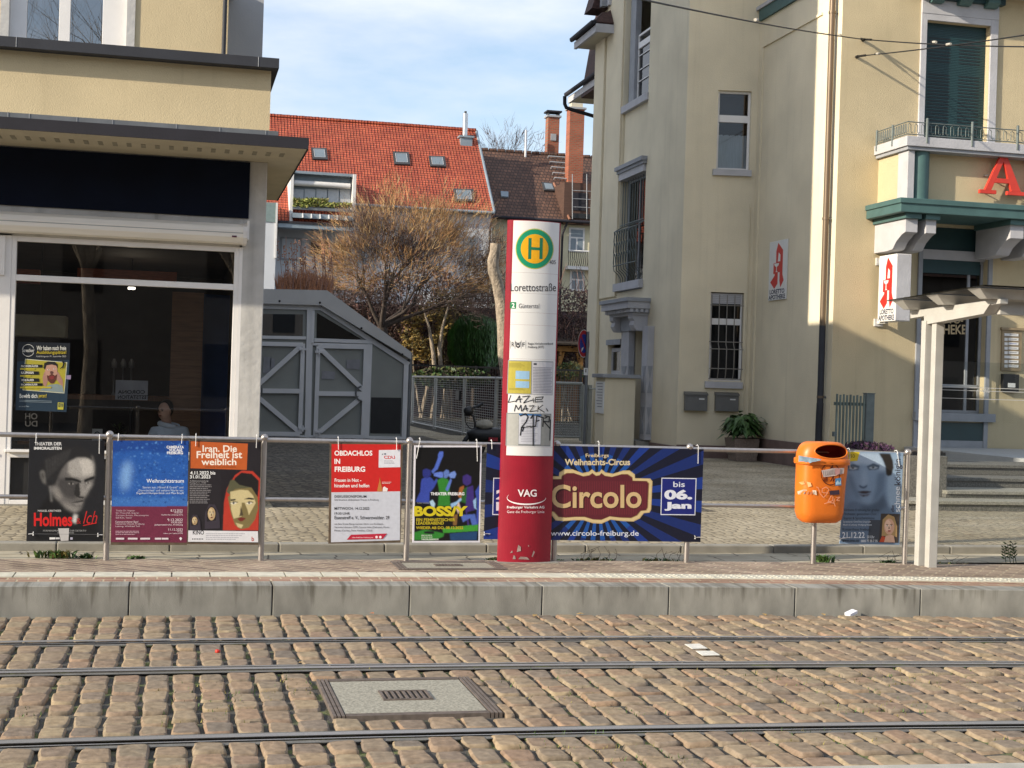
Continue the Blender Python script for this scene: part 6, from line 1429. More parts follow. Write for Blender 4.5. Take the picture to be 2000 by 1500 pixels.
for s_ in ([(1016, 812), (1026, 808), (1031, 814), (1027, 824), (1018, 835), (1036, 833)], [(1036, 817), (1041, 810), (1041, 870)], [(1036, 834), (1046, 832)], [(1048, 812), (1061, 816), (1060, 833)], [(1048, 812), (1046, 832)], [(1047, 823), (1068, 815)], [(1064, 812), (1073, 814), (1072, 824), (1062, 823), (1075, 838)], [(1018, 836), (1016, 850)], [(1022, 836), (1020, 842)], [(1075, 820), (1074, 860)]): stroke(s_, 1.15)
m.build('graffiti', pil)
m = MB()
M_chip = mat('chipped primer', (.30, .22, .20), .8, var=.2, vscale=30)
for pts in ([(1009, 1078), (1012, 1064), (1017, 1068), (1017, 1076)], [(1001, 1092), (1003, 1084), (1006, 1086), (1007, 1092)], [(1012, 1092), (1016, 1087), (1029, 1088), (1034, 1093)], [(1038, 1087), (1042, 1075), (1044.5, 1078), (1040, 1088)], [(1030.5, 1066), (1033, 1064), (1033, 1068)], [(996, 1080), (1000, 1075), (1001, 1079)]): padd(m, M_chip, pts, 7)
m.build('paint_damage', pil)
m = MB(); m.box(PXC-PW-.02, PXC+PW+.06, 12.46, 12.62, HP-.02, HP+.004, M_conc); m.build('footing', pil)

# ---------------------------------------------------------------- litter bin
M_or = mat('orange plastic', (.66, .155, .012), .42, var=.10, vscale=5, bump=.05, bscale=20)
M_or_shade = mat('orange plastic shaded inside', (.30, .03, .008), .7)  # darker copy of the orange; the hood's inner shade is in the colour
bx = atz(1590.5, 1101, HP).x; by = yr(bx)-.02
bn = thing('litter_bin', 'orange plastic litter bin with stickers and graffiti on a steel post', 'litter bin', (bx, by, HP))
m = MB(); m.tube([(bx, by, HP-.02), (bx, by, 1.2)], .026, M_steel, 14); m.build('post', bn)
BY = by-.16
def bcol(px, py): q = at(px, py, BY); return q
def sup(cx, cy, rx, ry, z, pw=.55, n=28):
    out = []
    for j in range(n):
        a = 2*math.pi*j/n; c, s_ = math.cos(a), math.sin(a); out.append(Vector((cx+math.copysign(abs(c)**pw, c)*rx, cy+math.copysign(abs(s_)**pw, s_)*ry, z)))
    return out
lv = [(1570, 1632, 1020, .6), (1563, 1640, 1013, .9), (1559.5, 1643, 1000, 1), (1560, 1647, 950, 1), (1562, 1652, 905, 1.02)]
rings = []
for a, b, y, k in lv:
    pa, pb = at(a, y, BY), at(b, y, BY); rings.append(sup((pa.x+pb.x)/2, BY+.02, (pb.x-pa.x)/2, .145*k, pa.z))
m = MB(); m.loft(rings, M_or); m.build('bin_body', bn)
pa, pb = at(1559, 893, BY), at(1655, 897, BY); zr = (pa.z+pb.z)/2; rcx, rrx = (pa.x+pb.x)/2, (pb.x-pa.x)/2
m = MB(); m.loft([sup(rcx, BY+.02, rrx*.99, .165, zr-.055), sup(rcx, BY+.02, rrx, .170, zr-.045), sup(rcx, BY+.02, rrx, .170, zr-.008), sup(rcx, BY+.02, rrx*.97, .162, zr)], M_or); m.build('rim', bn)
zt2 = at(1612, 863, BY).z
def dome(n, rows, kx, ky):
    out = []
    for k in range(rows+1):
        f = k/rows; out.append(sup(rcx, BY+.02, rrx*.97*kx*math.cos(f*1.12)**.8, .160*ky*math.cos(f*1.12)**.6, zr+(zt2-zr)*(1 if kx == 1 else .93)*math.sin(f*math.pi/2), .72, n))
    return out
mcx, mcz, mrx, mrz = at(1623, 879, BY-.10).x, zr+(zt2-zr)*.45, .172, (zt2-zr)*.43
def dome_part(mb, hood, n, mm, keep):
    rows = len(hood)-1; vs = [v for r_ in hood for v in r_]; fs = []
    for i in range(rows):
        for j in range(n):
            cen = (vs[i*n+j]+vs[i*n+(j+1) % n]+vs[(i+1)*n+j]+vs[(i+1)*n+(j+1) % n])/4
            if keep(cen): fs.append((i*n+j, i*n+(j+1) % n, (i+1)*n+(j+1) % n, (i+1)*n+j))
    mb.add(vs, fs, mm, True)
N_ = 96; hood = dome(N_, 26, 1, 1)
m = MB(); dome_part(m, hood, N_, M_or, lambda c: not (c.y < BY+.02 and ((c.x-mcx)/mrx)**2+((c.z-mcz)/mrz)**2 < 1)); m.add(hood[-1], [tuple(range(N_))], M_or, True); m.build('hood', bn)
m = MB(); dome_part(m, dome(48, 12, .94, .94), 48, M_or_shade, lambda c: c.y > BY-.03); m.poly([v+Vector((0, 0, .004)) for v in sup(rcx, BY+.02, rrx*.9, .148, zr)], M_or_shade); m.build('hood_inside', bn)
e = []
for i in range(49):
    a_ = 2*math.pi*i/48; x, z = mcx+mrx*math.cos(a_), mcz+mrz*math.sin(a_); f = math.asin(min(1, max(0, (z-zr)/(zt2-zr))))*2/math.pi; rx = rrx*.97*math.cos(f*1.12)**.8; ry = .160*math.cos(f*1.12)**.6
    e.append(Vector((x, BY+.02-ry*max(0, 1-min(1, abs((x-rcx)/rx))**(2/.72))**.36, z)))
m = MB(); m.tube(e, .0075, M_or, 6, cap=False); m.build('mouth_edge', bn)
def bin_p(px, py, k=1):
    q = at(px, py, BY-.14)
    a = at(1560, 950, BY); b = at(1648, 950, BY); cxx, rx = (a.x+b.x)/2, (b.x-a.x)/2+.006
    u = min(.999, abs((q.x-cxx)/rx)); yy = BY+.02-.150*(1-u**3.6)**(1/3.6)-.0012*k
    if py < 905: yy = BY+.02-.175-.001*k
    return Vector((q.x, yy, q.z))
m = MB()
def bp(h, pts, k=2): m.poly([bin_p(x, y, k) for x, y in pts], ink(h))
cx_, cy_, rr_ = 1623, 926, 22
for i in range(26):
    a0, a1 = 2*math.pi*i/26, 2*math.pi*(i+1)/26
    if cx_+rr_*.86*math.cos(a0) > 1645: continue
    bp('#4a1208', [(cx_+rr_*.86*math.cos(a0), cy_+rr_*math.sin(a0)), (cx_+rr_*.86*math.cos(a1), cy_+rr_*math.sin(a1)), (cx_+(rr_-1.6)*.86*math.cos(a1), cy_+(rr_-1.6)*math.sin(a1)), (cx_+(rr_-1.6)*.86*math.cos(a0), cy_+(rr_-1.6)*math.sin(a0))])
for i in range(4): bp('#4a1208', [(1609+2.6*i, 933), (1610+2.6*i, 933), (1610+2.4*i, 940), (1609.4+2.4*i, 940)]); bp('#4a1208', [(1609, 933+2.2*i), (1617, 933+2.2*i), (1617, 934+2.2*i), (1609, 934+2.2*i)])
bp('#4a1208', [(1622, 940), (1627, 931), (1629, 931), (1624, 941)]); bp('#4a1208', [(1627, 940), (1628.5, 930), (1630, 930), (1629, 940)]); bp('#4a1208', [(1623, 912), (1627, 911), (1628, 915), (1622, 916)]); bp('#4a1208', [(1626, 908), (1628, 908), (1628, 911), (1626, 911)])
bp('#b9aaa4', [(1605, 919), (1628, 914.5), (1651, 914), (1650, 925), (1632, 929), (1609, 932)], 3); bp('#b88a86', [(1631, 915.5), (1642, 914.5), (1641, 926), (1632, 928)], 4)
for i in range(6): bp('#8f8482', [(1608+3.6*i, 920-.5*i), (1609+3.6*i, 920-.5*i), (1610+3.6*i, 929-.5*i), (1609+3.6*i, 929-.5*i)], 4)
bp('#4f86b0', [(1632, 935), (1644, 933), (1644.5, 948), (1632, 949)], 3); bp('#a9c6d8', [(1633, 943), (1637, 938), (1640, 943), (1643, 938), (1644, 946), (1633, 947)], 4)
bp('#c9b7a4', [(1568, 962), (1575, 957), (1595, 958), (1596, 967), (1570, 968)], 3)
for i in range(4): bp('#7a6a60', [(1574+5*i, 966), (1576+5*i, 960), (1577+5*i, 960), (1575.5+5*i, 966)], 4)
bp('#d9905c', [(1571, 944), (1575, 941), (1577, 946), (1573, 948)], 3); bp('#e0a878', [(1579, 941), (1585, 943), (1587, 950), (1581, 952)], 3); bp('#3c2b38', [(1620, 959), (1640, 957), (1641, 966), (1622, 967)], 3)
def bstroke(h, pts, w):
    for a, b in zip(pts, pts[1:]):
        dx, dy = b[0]-a[0], b[1]-a[1]; L = math.hypot(dx, dy) or 1; nx, ny = -dy/L*w, dx/L*w; bp(h, [(a[0]+nx, a[1]+ny), (b[0]+nx, b[1]+ny), (b[0]-nx, b[1]-ny), (a[0]-nx, a[1]-ny)], 5)
for s_ in ([(1595, 951), (1599, 953), (1602, 964), (1609, 972), (1616, 964), (1619, 956), (1614, 951), (1606, 955), (1606, 962), (1617, 963)], [(1624, 968), (1617, 981), (1627, 978), (1627, 970)], [(1610, 984), (1620, 981), (1629, 983)], [(1630, 974), (1629, 982), (1632, 989)], [(1634, 972), (1642, 971), (1634, 977), (1641, 978)]): bstroke('#e09a76', s_, .65)
m.build('sticker', bn)
m = MB(); M_bag = mat('pale blue bag', (.35, .48, .58), .4, var=.25, vscale=30)
r = random.Random(9); up, lo = [], []
for i in range(13):
    px = 1557.5+44*i/12; up.append(bin_p(px, 889.5+7*i/12, 8+r.uniform(0, 8))); lo.append(bin_p(px, 902+4.5*i/12*1+r.uniform(-1.5, 2)-7*(i/12)**2, 8+r.uniform(0, 10)))
m.add(up+lo, [(i, i+1, 14+i, 13+i) for i in range(12)], M_bag, True); m.build('bin_bag', bn)
# ---------------------------------------------------------------- tram shelter at the right edge
M_shel = mat('warm grey shelter paint', (.46, .45, .42), .5, .1, var=.08)
M_clear = glass_mat('shelter glass', (.93, .95, .95), .04)
M_roofg = glass_mat('shelter roof glass', (.55, .57, .58), .06)
sx0 = at(1793, 1095, 12.36).x
sh = thing('tram_shelter', 'warm grey steel tram shelter with glass wall and tilted glass roof', 'shelter', (sx0+.5, 12.3, HP))
ptop = at(1803, 626, 12.34).z
m = MB(); xa, xb = at(1792, 1100, 12.33).x, at(1811, 1100, 12.33).x; m.box(xa, xb-.02, 12.32, 12.40, HP-.01, ptop, M_shel); m.build('post', sh, bevel=.006)
m = MB(); xc, xd = at(1812.5, 1105, 12.2).x, at(1831, 1105, 12.2).x; m.box(xc, xd-.01, 12.19, 12.27, HP-.01, ptop, M_shel); m.build('post', sh, bevel=.006)
XB = (xa+xd)/2
b0 = at(1806, 617, 12.36); b0.x = XB; b1_ = atx(1943, 594, XB)
bh = .085
m = MB(); 
for o in (0,):
    m.hexa([(XB-.05, b0.y+.03, b0.z-bh), (XB-.05, b1_.y+.10, b1_.z-bh), (XB+.07, b1_.y+.10, b1_.z-bh), (XB+.07, b0.y+.03, b0.z-bh), (XB-.05, b0.y+.03, b0.z), (XB-.05, b1_.y, b1_.z), (XB+.07, b1_.y, b1_.z), (XB+.07, b0.y+.03, b0.z)], M_shel)
m.build('main_beam', sh, bevel=.004)
ra = at(1923, 556, b1_.y-.25); rb = atx(1732, 586, ra.x)
m = MB(); m.hexa([(ra.x, ra.y, ra.z-.012), (11.5, ra.y, ra.z-.012), (11.5, rb.y, rb.z-.012), (rb.x, rb.y, rb.z-.012), (ra.x, ra.y, ra.z), (11.5, ra.y, ra.z), (11.5, rb.y, rb.z), (rb.x, rb.y, rb.z)], M_roofg); m.build('roof_pane', sh)
sl_ = (ra.z-rb.z)/(ra.y-rb.y)
m = MB()
zr_ = lambda y: rb.z+(y-rb.y)*sl_
for k, f in enumerate((.10, .47, .88)):
    y = rb.y+(ra.y-rb.y)*f; z = zr_(y)-.014
    m.loft([[(ra.x+.02+.10*(q[1] < -.01), y+q[0], z+q[1]) for q in ((-.10, 0), (-.055, -.085), (.055, -.085), (.10, 0))], [(11.5, y+q[0], z+q[1]) for q in ((-.10, 0), (-.055, -.085), (.055, -.085), (.10, 0))]], M_shel, smooth=False)
m.build('purlin', sh)
m = MB()
y0, y1 = rb.y-.05, ra.y+.12
for dz, h, xx in ((-.10, .075, XB-.03),):
    m.hexa([(xx, y0, zr_(y0)+dz-h), (xx, y1, zr_(y1)+dz-h*.6), (xx+.08, y1, zr_(y1)+dz-h*.6), (xx+.08, y0, zr_(y0)+dz-h), (xx, y0, zr_(y0)+dz), (xx, y1, zr_(y1)+dz), (xx+.08, y1, zr_(y1)+dz), (xx+.08, y0, zr_(y0)+dz)], M_shel)
m.build('rafter', sh, bevel=.004)
m = MB()
for f in (.02, .35, .62, .9):
    y = b0.y+(b1_.y-b0.y)*f; zb0 = b0.z+(b1_.z-b0.z)*f; m.box(XB-.01, XB+.03, y-.02, y+.02, zb0-.01, zr_(y)-.15, M_shel)
m.build('spacer', sh)
m = MB(); m.box(XB+.07, 11.5, b1_.y+.02, b1_.y+.12, b1_.z-bh, b1_.z+.03, M_shel); m.build('front_beam', sh)
m = MB(); m.box(xd+.0, 11.5, 12.30, 12.312, .42, 2.18, M_clear); m.build('glass_wall', sh)
m = MB(); M_line = mat('white glass line', (.55, .56, .56), .6)
za_, zb__ = at(1900, 757, 12.3).z, at(1900, 779, 12.3).z
for z in (za_, zb__, at(1960, 765, 12.3).z): m.box(xd, 11.5, 12.296, 12.2985, z-.003, z+.003, M_line)
text(m, 'VAG', M_line, lambda x, y: at(x, y, 12.295), 1918, 759, 1933, 767, .02)
m.build('glass_marking', sh)
m = MB(); m.box(11.4, 11.5, 12.2, 12.4, HP, ptop, M_shel); m.build('post', sh)

# ---------------------------------------------------------------- entrance steps, concrete planter wall, picket gate
M_expo = mat('exposed aggregate', (.16, .15, .13), .95, var=.4, vscale=45, bump=.9, bscale=60, dist=.02)
M_expo_lit = mat('sunlit aggregate tread', (.30, .28, .23), .95, var=.3, vscale=45, bump=.9, bscale=60, dist=.02)
st = thing('entrance_steps', 'four wide exposed aggregate steps leading up to the pharmacy front', 'steps', (15, 21.5, .24))
HZ = (.385, .49, .63, .79)
ys = [atz(1900, y_, z_).y for y_, z_ in zip((979, 959, 933.5, 907.5), HZ)]
for i, z in enumerate(HZ):
    m = MB(); x0 = at(1768, 975, ys[0]).x if i == 0 else at(1850, 950, ys[1]).x; ye = ys[1]+.12 if i == 0 else 21.0
    m.box(x0, 20, ys[i]+.03, ye, (z-.15 if i == 0 else HZ[i-1]+.001), z-.05, M_expo); m.box(x0, 20, ys[i], ye, z-.05, z, M_expo_lit if i < 2 else M_expo); m.build('step', st, bevel=.008)  # lower treads in a lighter copy: the sun on them is in the colour
M_tile = mat('pale landing tiles', (.42, .42, .42), .8, var=.06, vscale=3)
m = MB(); m.box(14.55, 20, 21.0, 26.46, .24, .785, M_tile); m.build('landing', st)
pl = thing('planter_wall', 'rough dark exposed aggregate planter wall beside the entrance steps', 'planter', (12.4, 20.8, .24))
yw = ys[1]+.13; x0, x1 = at(1766, 950, yw).x, at(1850, 950, yw).x-.005; zt3 = at(1820, 891, yw).z
m = MB(); m.box(x0, x1, yw, yw+2.6, .24, zt3, M_expo); m.build('wall', pl, bevel=.01)
m = MB(); m.box(x0+.08, x1-.08, yw+.08, yw+2.5, zt3-.02, zt3+.004, M_soil); m.build('soil', pl)
def leafy(mb, c, rx, ry, rz, n, size, mats, seed, flat=.5, shell=.0):
    r = random.Random(seed)
    for i in range(n):
        while True:
            d = Vector((r.uniform(-1, 1), r.uniform(-1, 1), r.uniform(-1, 1)))
            if shell < d.length <= 1: break
        p = Vector((c[0]+d.x*rx, c[1]+d.y*ry, c[2]+d.z*rz)); a = Vector((r.gauss(0, 1), r.gauss(0, 1), r.gauss(0, 1)*flat)).normalized(); b = a.orthogonal().normalized()
        b = (b*math.cos(r.random()*6.3)+a.cross(b)*math.sin(r.random()*6.3)); s_ = size*r.uniform(.6, 1.3)
        mb.quad(p-a*s_, p+b*s_*.45, p+a*s_, p-b*s_*.45, mats[int(r.random()*len(mats))])
M_heath = mat('purple heather', (.06, .022, .06), .8, var=.5, vscale=30)
he = thing('heather_plant', 'low purple heather growing in the dark planter wall', 'plant', ((x0+x1)/2, yw+1.7, zt3))
m = MB(); leafy(m, ((x0+x1)/2, yw+1.75, zt3+.05), .24, .7, .08, 900, .03, [M_heath, M_heath, M_roomk], 3, 1.5); m.build('foliage', he)
ty = thing('plant_tray', 'flat black plastic tray lying on the planter wall beside the heather', 'tray', ((x0+x1)/2, yw+.3, zt3))
m = MB(); a, b = at(1776, 884, yw+.25).x, at(1840, 884, yw+.25).x; m.box(a, b, yw+.15, yw+.5, zt3+.002, zt3+.05, M_black)
for i in range(5): m.box(a+.02+(b-a)*i/5, a+(b-a)*(i+.7)/5, yw+.17, yw+.48, zt3+.05, zt3+.062, M_roomk)
m.build('tray', ty)
M_pick = mat('weathered green paint', (.12, .15, .13), .8, var=.3, vscale=8, stretch=(1, 1, .2))
gt = thing('picket_gate', 'weathered grey green iron picket gate standing beside the drainpipe', 'gate', (13.0, 24.3, .24))
YG = 24.3
for i in range(9):
    px = 1633.5+6.6*i; x = at(px, 820, YG).x; z1 = at(px, 769+(i % 2)*1.5+i*.4, YG).z; m = MB(); m.box(x-.016, x+.016, YG-.012, YG+.012, .34, z1, M_pick); m.build('picket', gt)
m = MB(); a, b = at(1630, 780, YG).x, at(1692, 780, YG).x
for z in (at(1660, 789, YG).z, .45): m.box(a, b, YG+.012, YG+.03, z-.03, z+.03, M_pick)
m.build('crossbar', gt)
m = MB(); a, b = at(1691, 800, YG).x, at(1707, 800, YG).x; m.box(a, b, YG-.02, YG+.12, .24, at(1700, 769, YG).z, M_irong); m.box(a-.01, b+.01, YG-.03, YG+.13, at(1700, 769, YG).z, at(1700, 767.5, YG).z, M_irong); m.build('gate_post', gt, bevel=.006)
m = MB(); a = at(1629, 846, YG); m.box(a.x-.03, a.x+.03, YG-.05, YG+.02, a.z-.06, a.z+.03, M_irong); m.build('latch', gt)

# ---------------------------------------------------------------- potted plant in front of the corner
M_pot = mat('washed concrete pot', (.20, .155, .125), .95, var=.25, vscale=30, bump=.4, bscale=80)
M_leaf = mat('dark green leaf', (.042, .095, .022), .5, var=.5, vscale=14); M_leaf2 = mat('mid green leaf', (.06, .12, .03), .5, var=.4, vscale=14)
yp = 29.6; pp0, pp1 = at(1434, 880, yp).x, at(1483, 880, yp).x; pc = (pp0+pp1)/2; pz = at(1458, 857, yp).z
po = thing('plant_pot', 'square concrete pot standing at the foot of the cream wall', 'pot', (pc, yp+.25, .25))
m = MB(); w0, w1 = (pp1-pp0)/2*.80, (pp1-pp0)/2
def sq(w, z): return [(pc-w, yp+w-w, z), (pc+w, yp, z), (pc+w, yp+2*w, z), (pc-w, yp+2*w, z)]
m.loft([sq(w0, .25), sq(w0*1.04, .38)], M_pot, smooth=False); m.loft([sq(w0*1.08, .38), sq(w0*1.12, .42), sq(w1, pz), sq(w1*.85, pz)], M_pot, smooth=False); m.build('pot', po, bevel=.01)
plt = thing('potted_plant', 'bushy dark green plant with drooping leaves growing in the square pot', 'plant', (pc, yp+.3, pz))
def big_leaves(mb, c, n, R0, hgt, size, mats, seed):
    r = random.Random(seed)
    for i in range(n):
        a = r.uniform(0, 6.283); e = r.uniform(.1, 1.25); L = R0*r.uniform(.5, 1.1); d = Vector((math.cos(a), math.sin(a), 0)); base = Vector(c)+d*L*.35*r.random()+Vector((0, 0, r.random()*hgt)); up = Vector((0, 0, math.sin(e)))
        mid = base+(d*math.cos(e)+up)*L*.6; tip = mid+d*size*1.2+Vector((0, 0, -size*r.uniform(.3, 1.4))); w = d.cross(Vector((0, 0, 1)))*size*.42; mm = mats[int(r.random()*len(mats))]
        mb.add([mid-d*size*.3, mid+w, tip, mid-w, mid+Vector((0, 0, size*.08))], [(0, 1, 4), (1, 2, 4), (2, 3, 4), (3, 0, 4)], mm)
        if i % 3 == 0: mb.tube([base, mid], .006, mats[0], 4, cap=False)
m = MB(); big_leaves(m, (pc, yp+.28, pz+.02), 300, .56, .26, .15, [M_leaf, M_leaf, M_leaf2], 4)
m.build('foliage', plt)
m = MB(); rr = random.Random(8)
for px, py in ((1452, 820), (1466, 818), (1441, 823)):
    q = at(px, py, yp+.3); m.tube([(pc, yp+.3, pz+.1), q], .005, M_leaf, 4); m.ball(q, .02, mat('dry flower', (.20, .06, .04), .8), 6)
m.build('flower_stalk', plt)

# ---------------------------------------------------------------- grey garage like entrance hall
M_gar = mat('grey painted metal', (.64, .64, .65), .55, .1, var=.05, vscale=2); M_garr = mat('grey roof panel', (.50, .49, .475), .6, .02, var=.06, vscale=1.5)
YGA = 37.3
FG = Frame((0, YGA), (1, 0))
G = lambda px, py, o=0.0: (lambda q: FG.P(q[0], o, q[1]))(FG.hit(px, py, o))
ga = thing('entrance_hall', 'low grey metal hall with slanted roof and two braced glass doors', 'hall', (3.6, 40, .25))
outl = [(380, 561), (639, 567), (804, 688), (800, 700), (792, 700)]
m = MB(); face = [G(x, y, .25) for x, y in [(380, 561), (639, 567), (804, 688), (803, 702), (628, 596), (380, 589)]]; m.prism(face, (0, 7.5, 0), M_garr); m.build('roof', ga)
m = MB()
for (x, y) in ((546, 588), (625, 591), (706, 641), (786, 692)): q = G(x, y, .255); m.ball(q, .03, M_black, 6)
m.build('roof_bolt', ga)
BK = [0]
def bar(mb, a, b, w, o0=0.0, o1=.08, mm=M_gar):
    BK[0] += 1; o1 = o1+.0021*(BK[0] % 17)
    A, B = Vector(a), Vector(b); d = Vector((B[0]-A[0], B[1]-A[1])); n = Vector((-d.y, d.x)).normalized()*w/2
    mb.prism([G(A.x+n.x, A.y+n.y, o1), G(B.x+n.x, B.y+n.y, o1), G(B.x-n.x, B.y-n.y, o1), G(A.x-n.x, A.y-n.y, o1)], (0, o1-o0, 0), mm)
m = MB()
for a, b, w in (((380, 594), (627, 601), 10), ((627, 601), (799, 712), 9), ((606, 598), (601, 856), 12), ((794, 706), (789, 857), 9), ((380, 851), (792, 857), 8), ((614, 664), (727, 668), 7), ((611, 672), (723, 675), 5), ((723, 672), (716, 856), 9), ((380, 656), (598, 660), 6), ((612, 606), (610, 670), 6)): bar(m, a, b, w, -.02, .06)
m.build('frame', ga)
m = MB(); m.prism([G(x, y, .0) for x, y in [(380, 594), (627, 601), (799, 712), (790, 857), (380, 851)]], (0, .02, 0), M_frost); m.build('glazing', ga)
m = MB(); m.prism([G(x, y, .01) for x, y in [(725, 776), (784, 777), (782, 847), (723, 846)]], (0, -.004, 0), M_black); m.build('dark_panel', ga)
m = MB(); m.prism([G(x, y, .012) for x, y in [(380, 611), (592, 614), (591, 656), (380, 655)]], (0, -.004, 0), M_glassw); m.prism([G(x, y, .012) for x, y in [(619, 611), (707, 663), (618, 662)]], (0, -.004, 0), M_glassd); m.build('transom_pane', ga)
def leaf(x0, x1, y0, y1, hinge_right, label=None):
    t_ = MB()
    for a, b, w in (((x0, y0), (x1, y0+2), 8), ((x0-6, y1), (x1-6, y1+1), 8), ((x0, y0), (x0-6, y1), 8), ((x1, y0), (x1-6, y1), 8)): bar(t_, a, b, w, .0, .085)
    ym = (y0+y1)/2+4; bar(t_, (x0-3, ym), (x1-3, ym+1), 9, 0, .084)
    if hinge_right: bar(t_, (x1-2, y0+3), (x0-2, ym-4), 9, 0, .083); bar(t_, (x0-4, ym+4), (x1-7, y1-3), 9, 0, .083)
    else: bar(t_, (x0+2, y0+3), (x1-2, ym-4), 9, 0, .083); bar(t_, (x1-4, ym+4), (x0-5, y1-3), 9, 0, .083)
    o = t_.build('door_leaf', ga)
    h_ = MB(); hx_ = x0+3 if hinge_right else x1-9; sgn = -1
    h_.tube([G(hx_+14*(0 if hinge_right else 1)*0+ (-12 if not hinge_right else 12)*math.sin(R(a))*.9, ym-14*math.cos(R(a)), .14) for a in range(0, 181, 18)], .022, M_zinc, 8); h_.build('handle', o)
    for yy in (y0+11, y1-10):
        k = MB(); xx = x1-2 if hinge_right else x0; q = G(xx+1, yy, .1); k.box(q.x-.10, q.x+.10, q.y-.04, q.y+.03, q.z-.03, q.z+.03, M_gar); k.tube([q+Vector((0, -.02, -.08)), q+Vector((0, -.02, .08))], .025, M_gar, 8); k.build('hinge', o)
leaf(498, 592, 671, 847, True); leaf(622, 715, 676, 853, False)
for pts in ([(515, 697), (530, 697), (528, 729), (513, 729)], [(528, 700), (537, 700), (536, 719), (527, 719)], [(677, 703), (703, 702), (702, 722), (677, 720)], [(629, 724), (655, 726), (653, 741), (628, 740)]): m = MB(); m.prism([G(x, y, .02) for x, y in pts], (0, -.004, 0), mat('notice paper', (.26, .26, .28), .8)); m.build('notice', ga)
m = MB(); m.prism([G(x, y, -.05) for x, y in [(380, 594), (627, 601), (797, 712), (789, 856), (380, 852)]], (0, 7.2, 0), M_garr); m.build('hall_body', ga)
m = MB(); q0, q1 = G(798, 690, .05), G(796, 850, .05); m.tube([(q0.x+.06, YGA, q0.z), (q0.x+.06, YGA, .25)], .05, M_zinc, 8); m.build('drainpipe', ga)
# reed grass on the hall's roof edge
M_reed = mat('copper dry grass', (.36, .165, .085), .85, var=.5, vscale=20); M_reedp = mat('pinkish stems', (.30, .17, .13), .85, var=.4, vscale=20)
re = thing('dry_grass_clump', 'copper coloured dry grass with tall pink stems behind the grey hall roof', 'grass', at(590, 560, 45.5))
m = MB(); r = random.Random(21)
for i in range(900):
    px = r.uniform(540, 648); q = at(px, 572, r.uniform(45.2, 46.6)); h = r.uniform(.35, .95)*(1-.35*abs(px-590)/60); a = r.uniform(0, 6.28); b = q+Vector((math.cos(a)*.25*h, math.sin(a)*.2*h, h)); w = Vector((.02, .01, 0)); m.add([q-w, q+w, b], [(0, 1, 2)], M_reed if r.random() < .75 else M_reedp)
m.build('blades', re)
m = MB()
for i in range(26):
    px = r.uniform(545, 660); q = at(px, 565, r.uniform(45.4, 46.4)); h = r.uniform(.8, 1.75); b = q+Vector((r.uniform(-.25, .1), 0, h)); m.tube([q, (q+b)/2+Vector((.03, 0, 0)), b], .010, M_reedp, 3, cap=False)
    for k in range(9): c = q.lerp(b, r.uniform(.5, 1)); m.ball(c+Vector((r.uniform(-.05, .05), 0, 0)), .022, M_reed, 4)
m.build('stem', re)

# ---------------------------------------------------------------- fences, gate, gate pier, no stopping sign, scooter
M_galv = mat('galvanised steel', (.46, .46, .44), .5, .5, var=.1, vscale=8)
Xf = atz(905, 850, .24).x
fe = thing('mesh_fence', 'galvanised wire mesh fence running back beside the grey hall', 'fence', (Xf, 48, .24))
yb0, yb1 = atx(806, 780, Xf).y, atx(1000, 780, Xf).y
fz = 1.95
for px in (806, 850, 907, 969):
    y = atx(px, 780, Xf).y; m = MB(); m.tube([(Xf, y, .24), (Xf, y, fz+.03)], .05, M_galv, 8); m.build('post', fe)
m = MB(); m.tube([(Xf, yb0, fz), (Xf, yb1, fz)], .04, M_galv, 6); m.tube([(Xf, yb0, .32), (Xf, yb1, .32)], .03, M_galv, 6); m.build('rail', fe)
m = MB()
for i in range(22): m.tube([(Xf, yb0, .38+.07*i), (Xf, yb1, .38+.07*i)], .006, M_galv, 3, cap=False)
for i in range(60): y = yb0+(yb1-yb0)*i/60; m.tube([(Xf, y, .34), (Xf, y, fz)], .005, M_galv, 3, cap=False)
m.build('wire_mesh', fe)
m = MB(); q = atx(895, 772, Xf-.05); m.box(Xf-.08, Xf-.02, q.y-.28, q.y+.28, q.z-.14, q.z+.14, M_black); m.build('small_plate', fe)
YGT = 37.6
mg = thing('mesh_gate', 'light grey wire mesh gate between the stop pillar and the cream gate pier', 'gate', (10.5, YGT, .24))
gx0, gx1 = at(1060, 800, YGT).x, at(1136, 800, YGT).x; gz = at(1110, 749, YGT).z
m = MB(); M_lgt = mat('light grey gate paint', (.36, .37, .34), .6, .2, var=.12, vscale=6)
m.tube([(gx0, YGT, gz), (gx1, YGT, gz)], .045, M_lgt, 8); m.tube([(gx0, YGT, .4), (gx1, YGT, .4)], .03, M_lgt, 8); m.tube([(gx1, YGT, .3), (gx1, YGT, gz)], .05, M_lgt, 8); m.tube([(gx0, YGT, .3), (gx0, YGT, gz)], .04, M_lgt, 8); m.build('frame', mg)
m = MB()
for i in range(22): m.tube([(gx0, YGT, .42+.068*i), (gx1, YGT, .42+.068*i)], .008, M_lgt, 3, cap=False)
for i in range(18): x = gx0+(gx1-gx0)*i/17; m.tube([(x, YGT, .4), (x, YGT, gz)], .007, M_lgt, 3, cap=False)
m.build('wire_mesh', mg)
m = MB()
for px in (1143, 1151): x = at(px, 800, YGT-.3).x; m.box(x-.05, x+.05, YGT-.35, YGT-.25, .24, at(px, 752, YGT-.3).z, M_lgt)
q = at(1150, 760, YGT-.4); m.tube([q, q+Vector((.22, -.05, .02))], .02, M_lgt, 6); m.build('gate_post', mg)
gp = thing('gate_pier', 'cream rendered gate pier with grey cap slab in front of the door', 'pier', (11.9, 33.2, .24))
